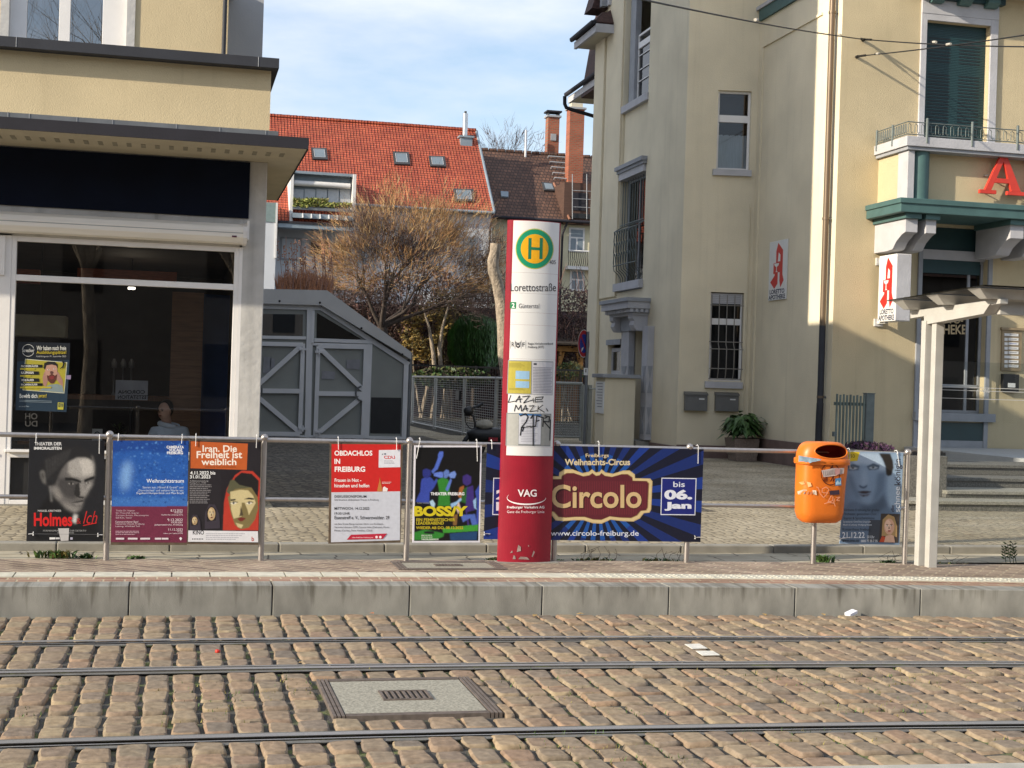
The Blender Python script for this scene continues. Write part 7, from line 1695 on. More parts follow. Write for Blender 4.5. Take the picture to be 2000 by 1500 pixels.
yq = 33.0; x0, x1 = at(1180, 800, yq).x, at(1240, 800, yq).x; zt4 = at(1200, 738, yq).z; yk = atx(1163, 800, x0).y
m = MB(); m.box(x0, x1, yq, yk, .24, zt4, M_stuccoS); m.build('shaft', gp, bevel=.01)
m = MB(); m.box(x0-.09, x1+.10, yq-.09, yk+.09, zt4, zt4+.09, M_trimg); m.build('cap', gp, bevel=.008)
pq = thing('notice_plate', 'narrow white notice plate screwed to the shaded side of the gate pier', 'sign', (x0, yq+.4, 1.4))
a, b = atx(1164, 745, x0-.02), atx(1178, 808, x0-.02)
m = MB(); m.box(x0-.025, x0-.004, b.y, a.y, b.z, a.z, M_signw); m.build('plate', pq)
m = MB()
for i in range(9):
    z = a.z-.06-.07*i; m.box(x0-.027, x0-.0255, b.y+.10, a.y-.10-(i % 3)*.05, z, z+.018, ink('#70707a'))
m.build('print', pq)
ysn = 33.6
sp = at(1140, 671, ysn); ns = thing('no_stopping_sign', 'round red and blue no stopping sign turned sideways on a grey pole', 'sign', (sp.x+.1, ysn, .24))
m = MB(); px_ = at(1144.5, 800, ysn).x; m.tube([(px_, ysn+.05, .24), (px_, ysn+.05, sp.z+.3)], .038, M_zinc, 10); m.build('pole', ns)
rx_, rz_ = 12*ysn/2778, 28.5*ysn/2778; ax = Vector((rx_/rz_, -math.sqrt(1-(rx_/rz_)**2), 0)) if rx_ < rz_ else Vector((1, 0, 0)); nn_ = Vector((-abs(ax.y), -ax.x, 0))
# seen edge-on: the disc is turned towards the street's left
view = (sp-Vector((0, 0, EYE))).normalized(); side = view.cross(Vector((0, 0, 1))).normalized()
k_ = rx_/rz_; ax = (side*k_+Vector((view.x, view.y, 0)).normalized()*math.sqrt(1-k_*k_)).normalized(); nn_ = ax.cross(Vector((0, 0, 1)))
if nn_.dot(view) > 0: nn_ = -nn_
def disc(mb, r0, r1, off, mm, n=36):
    o_ = sp+nn_*off
    for i in range(n):
        a0, a1 = 2*math.pi*i/n, 2*math.pi*(i+1)/n; f = lambda r, a: o_+ax*r*math.cos(a)+Vector((0, 0, r*math.sin(a)))
        mb.quad(f(r0, a0), f(r1, a0), f(r1, a1), f(r0, a1), mm)
M_sgr = mat('sign red', (.40, .02, .025), .5); M_sgb = mat('sign blue', (.015, .04, .28), .5)
m = MB(); disc(m, 0, rz_, 0, M_zinc); disc(m, rz_*.95, rz_, .004, M_signw); disc(m, rz_*.68, rz_*.95, .005, M_sgr); disc(m, 0, rz_*.68, .004, M_sgb)
d1_, d2_ = (-.52, .52), (.52, -.52)
f = lambda u, v: sp+nn_*.006+ax*u*rz_+Vector((0, 0, v*rz_))
m.quad(f(-.56, .44), f(-.44, .56), f(.56, -.44), f(.44, -.56), M_sgr); m.quad(f(-.42, -.62), f(-.12, -.42), f(-.0, -.22), f(-.35, -.35), M_signw)
m.build('disc', ns)
m = MB(); q = at(1144, 725, ysn-.0); m.box(q.x-.05, q.x+.05, ysn-.01, ysn, q.z-.10, q.z+.08, M_signw); m.box(q.x-.012, q.x+.012, ysn-.012, ysn-.0095, q.z-.03, q.z+.06, M_black); m.build('small_sticker', ns)
# scooter with sheepskin saddle, mostly hidden behind the stop pillar
ysc = 30.0; S_ = lambda px, py, o=0.0: at(px, py, ysc+o)
sc = thing('scooter', 'dark parked scooter with black handlebar and cream sheepskin saddle behind the pillar', 'scooter', (S_(950, 850).x, ysc, .25))
m = MB(); m.tube([S_(926, 860), S_(928, 826), S_(924, 812), S_(914, 808)], .025, M_black, 8); m.tube([S_(908, 812), S_(910, 803), S_(922, 797), S_(936, 792)], .022, M_black, 8); m.tube([S_(931, 795), S_(943, 788)], .036, M_black, 8); m.blob(S_(915, 803), .11, M_black, 2, .2, 2, 8); m.tube([S_(908, 812), S_(909, 825), S_(916, 835), S_(926, 840)], .010, M_black, 5); m.build('handlebar', sc)
m = MB(); m.blob(S_(946, 829), .20, mat('sheepskin', (.30, .28, .23), .95, var=.15, vscale=20, bump=.6, bscale=40), 4, .18, 1.5, 12, (.95, .7, .52)); m.build('saddle', sc)
m = MB(); m.blob(S_(960, 850), .42, M_black, 6, .15, 1.2, 12, (1.35, .5, .42)); m.blob(S_(930, 855), .16, M_black, 7, .1, 1.2, 10, (1, .6, 1.5)); m.build('body', sc)
m = MB(); q = S_(963, 858, -.23); m.box(q.x-.10, q.x+.10, q.y-.02, q.y, q.z-.04, q.z+.04, mat('tail light red', (.25, .01, .02), .4)); m.build('tail_light', sc)
for px in (925, 985):
    q = S_(px, 880); w = MB(); w.tube([Vector((q.x+.22*math.cos(2*math.pi*i/20), ysc, .47+.22*math.sin(2*math.pi*i/20))) for i in range(21)], .05, M_black, 8, cap=False); w.tube([(q.x, ysc-.04, .47), (q.x, ysc+.04, .47)], .06, M_galv, 8); w.build('wheel', sc)
bf = thing('garden_fence', 'thin black metal fence in front of the garden trees', 'fence', (12, 57, .3))
ybf = 56.5; z0 = at(900, 716, ybf).z
m = MB(); a, b = at(790, 716, ybf).x, at(1180, 720, ybf).x; m.box(a, b, ybf-.03, ybf+.03, z0-.035, z0+.035, M_black); m.box(a, b, ybf-.02, ybf+.02, .5, .54, M_black)
for i in range(70): x = a+(b-a)*i/69; m.box(x-.008, x+.008, ybf-.008, ybf+.008, .3, z0, M_black)
m.build('bars', bf)
for px in (930, 1010, 1135): m = MB(); x = at(px, 716, ybf).x; m.box(x-.05, x+.05, ybf-.05, ybf+.05, .25, z0+.05, M_black); m.build('post', bf)
M_olive0 = mat('olive hedge leaf', (.075, .085, .022), .8, var=.4, vscale=8)
hg = thing('low_hedge', 'low clipped green hedge behind the mesh fence', 'hedge', at(880, 735, 55.5))
m = MB(); p, q = at(800, 722, 55.5), at(960, 745, 55.5); leafy(m, ((p.x+q.x)/2, 55.5, 1.95), (q.x-p.x)/2, .7, .42, 3000, .11, [M_leaf, M_olive0, M_soil], 11, 1); m.build('foliage', hg)

# ---------------------------------------------------------------- garden trees and shrubs
M_bark = mat('dark bark', (.055, .042, .035), .9, var=.3, vscale=12, bump=.5, bscale=30)
M_barkp = mat('pale bark', (.30, .245, .185), .9, var=.45, vscale=7, bump=1.0, bscale=12, dist=.06, stretch=(1, 1, .4))
M_twig = mat('dark twigs', (.075, .05, .045), .9, var=.3, vscale=10)
M_gold = mat('golden twig tips', (.42, .235, .095), .85, var=.4, vscale=6); M_gold2 = mat('ochre twig tips', (.36, .26, .13), .85, var=.4, vscale=6)
M_russet = mat('russet leaves', (.10, .048, .040), .85, var=.5, vscale=10); M_brown = mat('brown leaves', (.085, .058, .036), .85, var=.5, vscale=10); M_purp = mat('plum leaves', (.055, .030, .032), .85, var=.5, vscale=10)
def ribbon(mb, p, d, L, w, mm, r, curl=.2, ns=2):
    side = d.cross(Vector((r.gauss(0, 1), r.gauss(0, 1), r.gauss(0, 1)))).normalized()*w; a = p; vs = [a-side, a+side]
    for k in range(ns):
        d = (d+Vector((r.gauss(0, curl), r.gauss(0, curl), r.gauss(0, curl)))).normalized(); a = a+d*L/ns; s2 = side*(1-(k+1)/ns*.8); vs += [a-s2, a+s2]
    mb.add(vs, [(2*k, 2*k+1, 2*k+3, 2*k+2) for k in range(ns)], mm)
def grow(wood, tips, p, d, L, rad, lev, r, mw, up=.15, spread=.6, nchild=(2, 4), mt=None):
    pts = [p]; rs = [rad]; q = p; dd = d
    for k in range(4):
        dd = (dd+Vector((r.gauss(0, .12), r.gauss(0, .12), r.gauss(0, .10)+up*.25))).normalized(); q = q+dd*L/4; pts.append(q); rs.append(rad*(1-.13*(k+1)))
    wood.tube(pts, rs, mw, 6 if lev > 2 else 4 if lev > 0 else 3, cap=False)
    if lev == 0:
        tips.append((pts[2], dd)); tips.append((q, dd)); return
    for i in range(r.randint(*nchild)):
        k = r.randint(2, 4); ax_ = dd.orthogonal().normalized(); ax_.rotate(Matrix.Rotation(r.uniform(0, 6.283), 3, dd)); nd = (dd+ax_*spread*r.uniform(.6, 1.3)+Vector((0, 0, up))).normalized()
        grow(wood, tips, pts[k], nd, L*r.uniform(.60, .82), rs[k]*.62, lev-1, r, mw, up, spread, nchild, mt)
# golden bare tree
M_rtwig = mat('reddish twigs', (.20, .105, .07), .9, var=.3, vscale=8)
r = random.Random(12); yt = 56
tr = thing('golden_bare_tree', 'wide bare tree with golden orange twig tips in front of the red roof', 'tree', at(752, 690, yt))
wood, tips = MB(), []
b = at(752, 700, yt); fk = at(745, 640, yt)
wood.tube([Vector((b.x, yt, .25)), b, fk], [.28, .25, .22], M_bark, 8)
for tx, ty_ in ((705, 560), (830, 590), (770, 540), (735, 545), (800, 560), (870, 600)):
    tgt = at(tx, ty_, yt+r.uniform(-1.2, 1.2)); d = (tgt-fk); grow(wood, tips, fk, d.normalized(), d.length*1.0, .10, 4, r, M_bark, .22, .62, (3, 4))
wood.build('trunk_and_limbs', tr)
tw, gd = MB(), MB()
ctr = at(785, 520, yt)
for (p, d) in tips:
    for k in range(3):
        hgt = (p.z-ctr.z)/2.6; ribbon(tw, p+Vector((r.gauss(0, .1), r.gauss(0, .1), r.gauss(0, .1))), (d+Vector((r.gauss(0, .5), r.gauss(0, .5), r.gauss(0, .4)))).normalized(), r.uniform(.3, .7), .009, M_twig, r)
# fill the crown's outer dome with fine tips
cx0 = at(800, 500, yt); hw = 205*yt/2778; hh = 142*yt/2778
for i in range(26000):
    a = r.uniform(0, 6.283); v = r.uniform(-.55, 1); q = math.sqrt(max(0, 1-v*v)); k = r.uniform(.45, 1.0)**.6*(1+.13*math.sin(3*a+2*v)+.10*math.sin(7*a-3*v))
    dd = Vector((q*math.cos(a), q*math.sin(a), v)); p = Vector((cx0.x+dd.x*hw*k, yt+dd.y*2.6*k, cx0.z-.7+dd.z*(hh+.4)*k+ .0))
    if mnoise.noise(p*1.0+Vector((3, 1, 7))) < -.12: continue
    o_ = (dd+Vector((r.gauss(0, .35), r.gauss(0, .35), .45+r.gauss(0, .3)))).normalized()
    if dd.z*k < -.22 or k < .52: ribbon(tw, p, o_, r.uniform(.25, .6), .007, M_twig, r)
    elif r.random() < .22: ribbon(tw, p, o_, r.uniform(.25, .5), .008, M_rtwig, r)
    else: ribbon(gd, p, o_, r.uniform(.25, .55), .0085, M_gold if r.random() < .6 else M_gold2, r)
tw.build('dark_twigs', tr); gd.build('golden_tips', tr)
# brown hedge mass behind
hd2 = thing('copper_hedge', 'tall tangled brown and plum coloured hedge behind the golden tree', 'hedge', at(900, 700, 60))
m = MB(); r = random.Random(31)
def in_hedge(px): return 540+16*math.sin(px*.021)+10*math.sin(px*.057)+(34 if px > 1085 else 0)
for i in range(22000):
    px = r.uniform(620, 1160); top = in_hedge(px); py = r.uniform(top, 735); q = at(px, py, 60+r.uniform(-1.3, 1.3)); n_v = mnoise.noise(q*.9)
    if n_v < -.28: continue
    a = Vector((r.gauss(0, 1), r.gauss(0, 1), r.gauss(0, 1))).normalized(); b_ = a.orthogonal().normalized(); s_ = r.uniform(.05, .11); mm = (M_russet, M_brown, M_purp, M_twig)[int(r.random()*4)]
    m.quad(q-a*s_, q+b_*s_*.5, q+a*s_, q-b_*s_*.5, mm)
m.build('foliage', hd2)
m = MB()
for i in range(900): px = r.uniform(620, 1160); q = at(px, r.uniform(560, 720), 60+r.uniform(-1, .2)); ribbon(m, q, Vector((r.gauss(0, .4), 0, 1)).normalized(), r.uniform(.8, 2.0), .018, M_twig if r.random() < .6 else M_reedp, r, .1, 3)
m.build('stem', hd2)
m = MB(); p, q = at(610, 560, 61.5), at(1170, 735, 61.5); m.box(p.x, q.x, 61.3, 61.5, .25, p.z-.6, M_purp); m.build('hedge_core', hd2)
# yellow shrubs
def shrub(cx, cy, rx, ry, Y, n, label, mats, seed, size=.10):
    q = at(cx, cy, Y); t = thing('yellow_shrub', label, 'shrub', (q.x, Y, .25)); r = random.Random(seed); w = MB()
    for k in range(7): tip = at(cx+r.uniform(-rx, rx)*.7, cy-ry*r.uniform(.1, .8), Y+r.uniform(-.5, .5)); base = Vector((q.x+r.uniform(-.3, .3), Y, .25)); w.tube([base, base.lerp(tip, .5)+Vector((r.uniform(-.2, .2), 0, .1)), tip], [.05, .035, .01], M_barkp, 5, cap=False)
    w.build('stem', t); l_ = MB(); sx_, sz_ = rx*Y/2778, ry*Y/2778
    for i in range(n):
        while True:
            d = Vector((r.uniform(-1, 1), r.uniform(-1, 1), r.uniform(-1, 1)))
            if d.length < 1: break
        p = Vector((q.x+d.x*sx_, Y+d.y*.9, q.z+d.z*sz_))
        if mnoise.noise(p*1.4+Vector((seed, 0, 0))) < -.05: continue
        a = Vector((r.gauss(0, 1), r.gauss(0, 1), r.gauss(0, 1))).normalized(); b = a.orthogonal().normalized(); s_ = size*r.uniform(.5, 1.2); l_.quad(p-a*s_, p+b*s_*.4, p+a*s_, p-b*s_*.4, mats[int(r.random()*len(mats))])
    l_.build('foliage', t)
M_yel = mat('yellow leaves', (.26, .175, .045), .8, var=.4, vscale=8); M_olive = mat('olive leaves', (.13, .11, .04), .8, var=.4, vscale=8)
shrub(835, 650, 58, 62, 58.5, 3400, 'loose yellow leaved shrub beside the dark conifer', [M_yel, M_yel, M_olive], 5)
shrub(880, 600, 45, 40, 59, 1700, 'smaller ochre shrub rising behind the dark conifer', [M_olive, M_yel, M_brown], 6)
shrub(1112, 725, 32, 20, 58.2, 1500, 'green and yellow bush under the wooden garden shelter', [M_leaf2, M_olive, M_yel], 7, .09)
# conifer
cf = thing('conifer', 'dense dark green conifer between the yellow shrub and the cut trunk', 'tree', at(928, 730, 58))
m = MB(); r = random.Random(41); q = at(928, 672, 57.8); sx_, sz_ = 50*57.8/2778, 52*57.8/2778
for i in range(6500):
    a = r.uniform(0, 6.283); v = r.uniform(-1, 1); k = r.uniform(.55, 1)**.5; w = math.sqrt(max(0, 1-v**4)); lob = 1+.12*math.sin(9*a)*w
    p = Vector((q.x+math.cos(a)*sx_*w*k*lob, 57.8+math.sin(a)*1.1*w*k, q.z+v*sz_*(1+.1*math.sin(4*a)))); s_ = r.uniform(.06, .15); d = Vector((r.gauss(0, .2), r.gauss(0, .2), 1)).normalized(); b = d.orthogonal().normalized()*s_*.35
    m.quad(p-d*s_, p+b, p+d*s_*1.3, p-b, (M_leaf, M_leaf, M_leaf2, mat('conifer green', (.055, .14, .035), .7, var=.4, vscale=10))[int(r.random()*4)])
m.build('foliage', cf)
m = MB(); m.tube([(q.x, 57.8, .25), (q.x, 57.8, q.z+.6)], [.14, .05], M_bark, 7); m.build('trunk', cf)
# cut pale trunk
ct = thing('cut_trunk', 'pale leafless trunk sawn off flat beside the red stop pillar', 'tree', at(975, 730, 52))
m = MB(); path = [(1000, 770), (994, 735), (986, 690), (984, 640), (979, 590), (972, 555), (964, 530), (963, 510), (967, 492), (968, 476)]
rads = [.36, .32, .28, .26, .24, .22, .22, .22, .20, .205]
pts = [at(x, y, 52) for x, y in path]; pts.insert(0, Vector((pts[0].x+.12, 52, .2))); rads.insert(0, .42); m.tube(pts, rads, M_barkp, 12); m.build('trunk', ct)
m = MB(); q = pts[5]; m.tube([q, q+Vector((.1, -.20, .08))], [.13, .10], M_barkp, 8); m.tube([q+Vector((.1, -.20, .08)), q+Vector((.101, -.203, .081))], .09, M_bark, 8); m.build('cut_branch', ct)
# small bare stems left of the hedge
bt = thing('bare_sapling', 'two slim pale stems growing in front of the brown hedge', 'tree', at(868, 720, 57))
for pth in ([(850, 735), (846, 690), (838, 640), (826, 600)], [(862, 735), (858, 680), (864, 640), (875, 600)]): m = MB(); m.tube([at(x, y, 57) for x, y in pth], [.10, .085, .06, .03], M_barkp, 7); m.build('stem', bt)
# wooden garden shelter
M_larch = mat('orange larch wood', (.50, .24, .065), .7, var=.15, vscale=6, stretch=(1, 1, .3))
gs = thing('garden_shelter', 'small orange wooden garden shelter with braced posts behind the gate', 'shelter', at(1110, 740, 59))
Q = lambda px, py, o=0.0: at(px, py, 59+o)
m = MB()
for p0, p1 in (((1092, 745), (1092, 686)), ((1134, 748), (1136, 690))): a, b = Q(*p0), Q(*p1); m.box(a.x-.07, a.x+.07, 58.93, 59.07, .25, b.z, M_larch)
m.build('post', gs)
m = MB()
for p0, p1 in (((1092, 718), (1101, 688)), ((1135, 720), (1126, 688))): m.tube([Q(*p0), Q(*p1)], .06, M_larch, 4)
m.build('brace', gs)
m = MB(); a, b = Q(1080, 680), Q(1146, 676); m.box(a.x-1, b.x+.3, 58.9, 59.1, a.z-.12, a.z+.10, M_larch); m.build('beam', gs)
m = MB(); m.hexa([(a.x-1.2, 58.4, a.z+.15), (b.x+.6, 58.4, a.z+.15), (b.x+.6, 61.5, a.z+.55), (a.x-1.2, 61.5, a.z+.55), (a.x-1.2, 58.4, a.z+.22), (b.x+.6, 58.4, a.z+.22), (b.x+.6, 61.5, a.z+.62), (a.x-1.2, 61.5, a.z+.62)], M_brown); m.build('roof', gs)
m = MB(); m.box(a.x-1, b.x+.3, 61, 61.1, .25, a.z+.3, M_wood2); m.build('back_wall', gs)
# ---------------------------------------------------------------- houses behind the garden
def tile_mat(name, c1, c2, pw, ph, gapc, bump=.8, dist=.05, wav=True):
    """pantiles: columns along object X and courses along the slope (object Z)"""
    m, b = base_mat(name, c1, .75); n, l = nodes(m)
    tc = n.new('ShaderNodeTexCoord'); sp = n.new('ShaderNodeSeparateXYZ'); l.new(tc.outputs['Object'], sp.inputs[0]); cb = n.new('ShaderNodeCombineXYZ'); l.new(sp.outputs[0], cb.inputs[0]); l.new(sp.outputs[2], cb.inputs[1])
    br = n.new('ShaderNodeTexBrick'); br.offset = .0 if wav else .5; br.inputs['Scale'].default_value = 1; br.inputs['Brick Width'].default_value = pw; br.inputs['Row Height'].default_value = ph; br.inputs['Mortar Size'].default_value = pw*.13; br.inputs['Mortar Smooth'].default_value = .7
    br.inputs['Color1'].default_value = (*c1, 1); br.inputs['Color2'].default_value = (*c2, 1); br.inputs['Mortar'].default_value = (*gapc, 1); l.new(cb.outputs[0], br.inputs['Vector'])
    nz = n.new('ShaderNodeTexNoise'); nz.inputs['Scale'].default_value = .9; nz.inputs['Detail'].default_value = 6; l.new(tc.outputs['Object'], nz.inputs['Vector'])
    rp = n.new('ShaderNodeValToRGB'); rp.color_ramp.elements[0].position = .3; rp.color_ramp.elements[1].position = .7; rp.color_ramp.elements[0].color = (.72, .70, .68, 1); l.new(nz.outputs['Fac'], rp.inputs['Fac'])
    mx = n.new('ShaderNodeMix'); mx.data_type = 'RGBA'; mx.blend_type = 'MULTIPLY'; mx.inputs[0].default_value = 1; l.new(br.outputs['Color'], mx.inputs[6]); l.new(rp.outputs['Color'], mx.inputs[7]); l.new(mx.outputs[2], b.inputs['Base Color'])
    ad = n.new('ShaderNodeMath'); ad.operation = 'SUBTRACT'
    wv = n.new('ShaderNodeMath'); wv.operation = 'SINE'; w0 = n.new('ShaderNodeMath'); w0.operation = 'MULTIPLY'; w0.inputs[1].default_value = 2*math.pi/pw; l.new(sp.outputs[0], w0.inputs[0]); l.new(w0.outputs[0], wv.inputs[0])
    w2 = n.new('ShaderNodeMath'); w2.operation = 'MULTIPLY'; w2.inputs[1].default_value = .5 if wav else 0; l.new(wv.outputs[0], w2.inputs[0]); l.new(w2.outputs[0], ad.inputs[0]); l.new(br.outputs['Fac'], ad.inputs[1])
    bp = n.new('ShaderNodeBump'); bp.inputs['Strength'].default_value = bump; bp.inputs['Distance'].default_value = dist; l.new(ad.outputs[0], bp.inputs['Height']); l.new(bp.outputs['Normal'], b.inputs['Normal'])
    MATS[name] = m; return m
M_redt = tile_mat('red pantiles', lin('#dd6f4a'), lin('#c1553a'), .19, .16, lin('#6a2416'), 1.0, .07)
M_brnt = tile_mat('brown plain tiles', lin('#6f5040'), lin('#543c32'), .24, .22, lin('#2a1e1a'), .6, .03, False)
M_brick = tile_mat('chimney brick', lin('#b3593c'), lin('#94432c'), .30, .11, lin('#8a6a55'), .3, .01, False)
M_hwall = mat('blue white house wall', (.52, .54, .57), .9, var=.05, vscale=.6); M_ywall = mat('pale yellow house wall', (.60, .55, .38), .9, var=.08, vscale=.5)
M_zincb = mat('blue zinc sheet', (.24, .29, .33), .5, .3, var=.12, vscale=2)
M_skyl = mat('skylight frame', (.05, .05, .052), .5, .2)
YR_ = 88.0
rg = at(930, 252, YR_); rl_ = at(527, 230, YR_); zrg = (rg.z+rl_.z)/2
ev = atx(965, 414, rg.x)
X0r, X1r = rl_.x-14, rg.x
slp = (zrg-ev.z)/(YR_-ev.y)
nrm = Vector((0, -slp, 1)).normalized(); O_ = Vector((0, YR_, zrg)); dv = Vector((0, -1, -slp)).normalized()
def rh(px, py, off=0.0):
    d = Vector(ray(px, py)); e = Vector((0, 0, EYE)); p0 = O_+nrm*off; t = (p0-e).dot(nrm)/d.dot(nrm); return e+d*t
red = thing('red_roof_house', 'house with a large bright red tiled roof, skylights and a zinc loggia', 'house', (rg.x-10, YR_, .2))
zl = rh(545, 432).z; yl2 = YR_-(zrg-zl)/slp
m = MB()
th = nrm*.15
def slab(mb, pts, mm): mb.prism([Vector(p) for p in pts], -th, mm)
xl = at(690, 430, yl2).x
slab(m, [(X0r, yl2, zl), (xl, yl2, zl), (xl, YR_, zrg), (X0r, YR_, zrg)], M_redt)
slab(m, [(xl, ev.y, ev.z), (X1r, ev.y, ev.z), (X1r, YR_, zrg), (xl, YR_, zrg)], M_redt)
slab(m, [(X0r, YR_, zrg), (X1r, YR_, zrg), (X1r, YR_+10, zrg-10*slp), (X0r, YR_+10, zrg-10*slp)], M_redt)
ro = m.build('roof', red)
m = MB(); n = 60
for i in range(n): x = X0r+(X1r-X0r)*i/n; m.tube([(x, YR_, zrg+.02), (x+(X1r-X0r)/n*.97, YR_, zrg+.035)], .13, M_redt, 6)
m.build('ridge_tiles', ro)
m = MB(); m.tube([(X1r+.02, ev.y, ev.z-.02), (X1r+.02, YR_, zrg-.02)], .09, M_zincb, 6); m.build('verge_trim', ro)
m = MB(); m.box(X0r, X1r, ev.y+.5, YR_+9, .2, ev.z-.12, M_hwall); m.prism([(X1r-.3, ev.y+.5, ev.z-.15), (X1r-.3, YR_+9, ev.z-.15), (X1r-.3, YR_, zrg-.2)], (.28, 0, 0), M_ywall); m.build('wall', red)
m = MB(); m.tube([(xl+.2, ev.y-.06, ev.z-.06), (X1r, ev.y-.06, ev.z-.06)], .10, M_zincb, 6); a = at(964, 416, ev.y-.1); m.tube([(X1r-.1, ev.y-.06, ev.z-.1), (X1r-.12, ev.y+.4, ev.z-.9), (X1r-.12, ev.y+.4, .3)], .06, M_fascia, 6); m.build('gutter', red)
def skylight(px0, px1, py0, py1, parent):
    a, b, c, d = rh(px0, py0), rh(px1, py0+1), rh(px1+3, py1+1), rh(px0+3, py1); f = MB(); f.prism([p+nrm*.12 for p in (a, b, c, d)], -nrm*.14, M_skyl); o = f.build('skylight', parent)
    ce = (a+b+c+d)/4; g_ = MB(); q = [ce+(p-ce)*.66+nrm*.13 for p in (a, b, c, d)]; g_.poly(q, mat('skylight glass', (.16, .20, .23), .25, var=.05, vscale=1)); w = MB()
    for i in range(4): p0, p1 = ce+(a-ce)*0, 0
    g_.build('pane', o)
    w = MB(); q2 = [ce+(p-ce)*.70+nrm*.125 for p in (a, b, c, d)]
    for i in range(4): w.tube([q2[i], q2[(i+1) % 4]], .022, M_trimg, 4)
    w.build('inner_frame', o)
skylight(608, 637, 291, 313, red); skylight(767, 798, 299, 323, red); skylight(837, 868, 307, 327, red); skylight(885, 924, 371, 395, red)
# loggia
FLg = Frame((0, yl2+.9), (1, 0)); L = lambda px, py, o=0.0: (lambda q: FLg.P(q[0], o, q[1]))(FLg.hit(px, py, o))
m = MB()
p, q = L(570, 341), L(686, 420)
m.box(p.x, q.x, yl2+.9, yl2+3.2, q.z, p.z, M_zincb)
m.box(p.x-.12, p.x+.05, yl2-.0, yl2+3.2, zl, p.z+.12, M_trim); m.box(q.x-.05, q.x+.12, yl2-.0, yl2+3.2, zl, p.z+.12, M_trim)
m.box(p.x, q.x, yl2+.2, yl2+3.4, p.z, p.z+.15, M_zincb)
lo_ = m.build('loggia', red)
m = MB()
for i in range(5): a = L(572+23*i, 369, .06); b = L(592+23*i, 405, .06); m.box(a.x, b.x, yl2+.82, yl2+.86, b.z, a.z, mat('loggia panel', (.40, .43, .47), .4, var=.08))
m.build('panel', lo_)
m = MB(); a, b = L(574, 357, .4), L(684, 362, .4); m.tube([(a.x, yl2+.5, a.z), (b.x, yl2+.5, a.z)], .16, M_trim, 10); m.build('awning_roll', lo_)
m = MB(); a, b = at(571, 405, yl2), at(689, 412, yl2); m.box(a.x, b.x, yl2-.15, yl2+.15, b.z-.1, a.z+.05, M_zinc); m.build('flower_box', lo_)
M_fbx = mat('yellow green plants', (.30, .32, .08), .8, var=.4, vscale=6)
m = MB(); r = random.Random(17)
for i in range(700):
    px = 574+112*r.random()**1.3; q = at(px, 404-r.random()*(16 if px < 640 else 7), yl2+r.uniform(-.2, .2)); a = Vector((r.gauss(0, 1), r.gauss(0, 1), r.gauss(0, 1))).normalized()*.14; b = a.orthogonal()*.4; m.quad(q-a, q+b, q+a, q-b, (M_fbx, M_grassy, M_fbx)[int(r.random()*3)])
m.build('flower_box_plants', lo_)
m = MB(); a, b = at(570, 416, yl2-.1), at(690, 432, yl2-.1); m.box(a.x, b.x, yl2-.3, yl2+.8, b.z, a.z, M_zincb)
for i in range(6): x = at(590+17*i, 420, yl2-.3).x; m.hexa([(x, yl2-.55, b.z), (x+.06, yl2-.55, b.z), (x+.06, yl2-.3, b.z), (x, yl2-.3, b.z), (x, yl2-.31, a.z), (x+.06, yl2-.31, a.z), (x+.06, yl2-.3, a.z), (x, yl2-.3, a.z)], M_trim)
m.build('zinc_apron', red)
m = MB(); a, b = at(543, 434, yl2-.1), at(690, 452, yl2-.1); m.box(a.x, b.x, yl2-.3, yl2+.6, b.z, a.z, M_zincb); m.box(a.x-.05, b.x, yl2-.36, yl2-.2, a.z-.05, a.z+.08, M_fascia); m.build('eaves_box', red)
m = MB(); a, b = at(522, 395, yl2-.5), at(541, 434, yl2-.5); m.box(a.x-2, b.x, yl2-.5, yl2+2, b.z, a.z, mat('green grey zinc', (.20, .26, .25), .5, .2, var=.1)); m.box(b.x-.08, b.x+.02, yl2-.55, yl2-.45, b.z-2, a.z, M_trim); m.box(a.x-2, b.x-.02, yl2-.45, yl2+3, .2, b.z, M_hwall); m.build('side_bay', red)
for (x0, x1, y0, y1, mm) in ((551, 585, 466, 506, M_hwall), (607, 640, 470, 497, M_black), (700, 735, 470, 520, M_zincb), (820, 850, 470, 520, M_zincb), (900, 930, 465, 515, M_zincb)):
    yw_ = ev.y+.5-.02; a, b = at(x0, y0, yw_), at(x1, y1, yw_); f = MB(); f.box(a.x-.1, b.x+.1, yw_-.04, yw_, b.z-.1, a.z+.1, M_trimg); o = f.build('window', red); g_ = MB(); g_.box(a.x, b.x, yw_-.05, yw_-.041, b.z, a.z, mm); g_.build('pane', o)
m = MB(); c = rh(911, 270); a, b = at(900, 268, c.y-.6), at(922, 292, c.y-.6); m.box(a.x, b.x, c.y-.6, c.y+.8, b.z, a.z, M_zincb); m.box(a.x-.1, b.x+.1, c.y-.7, c.y+.9, a.z, a.z+.12, M_zincb); o = m.build('chimney_base', ro)
m = MB(); t_ = at(909, 222, c.y); M_chrome = mat('bright flue steel', (.55, .55, .55), .25, .9); m.tube([((a.x+b.x)/2, c.y, a.z), ((a.x+b.x)/2, c.y, t_.z)], .17, M_chrome, 12); m.tube([((a.x+b.x)/2, c.y, t_.z), ((a.x+b.x)/2, c.y, t_.z+.15)], .08, M_black, 8); m.build('flue_pipe', o)
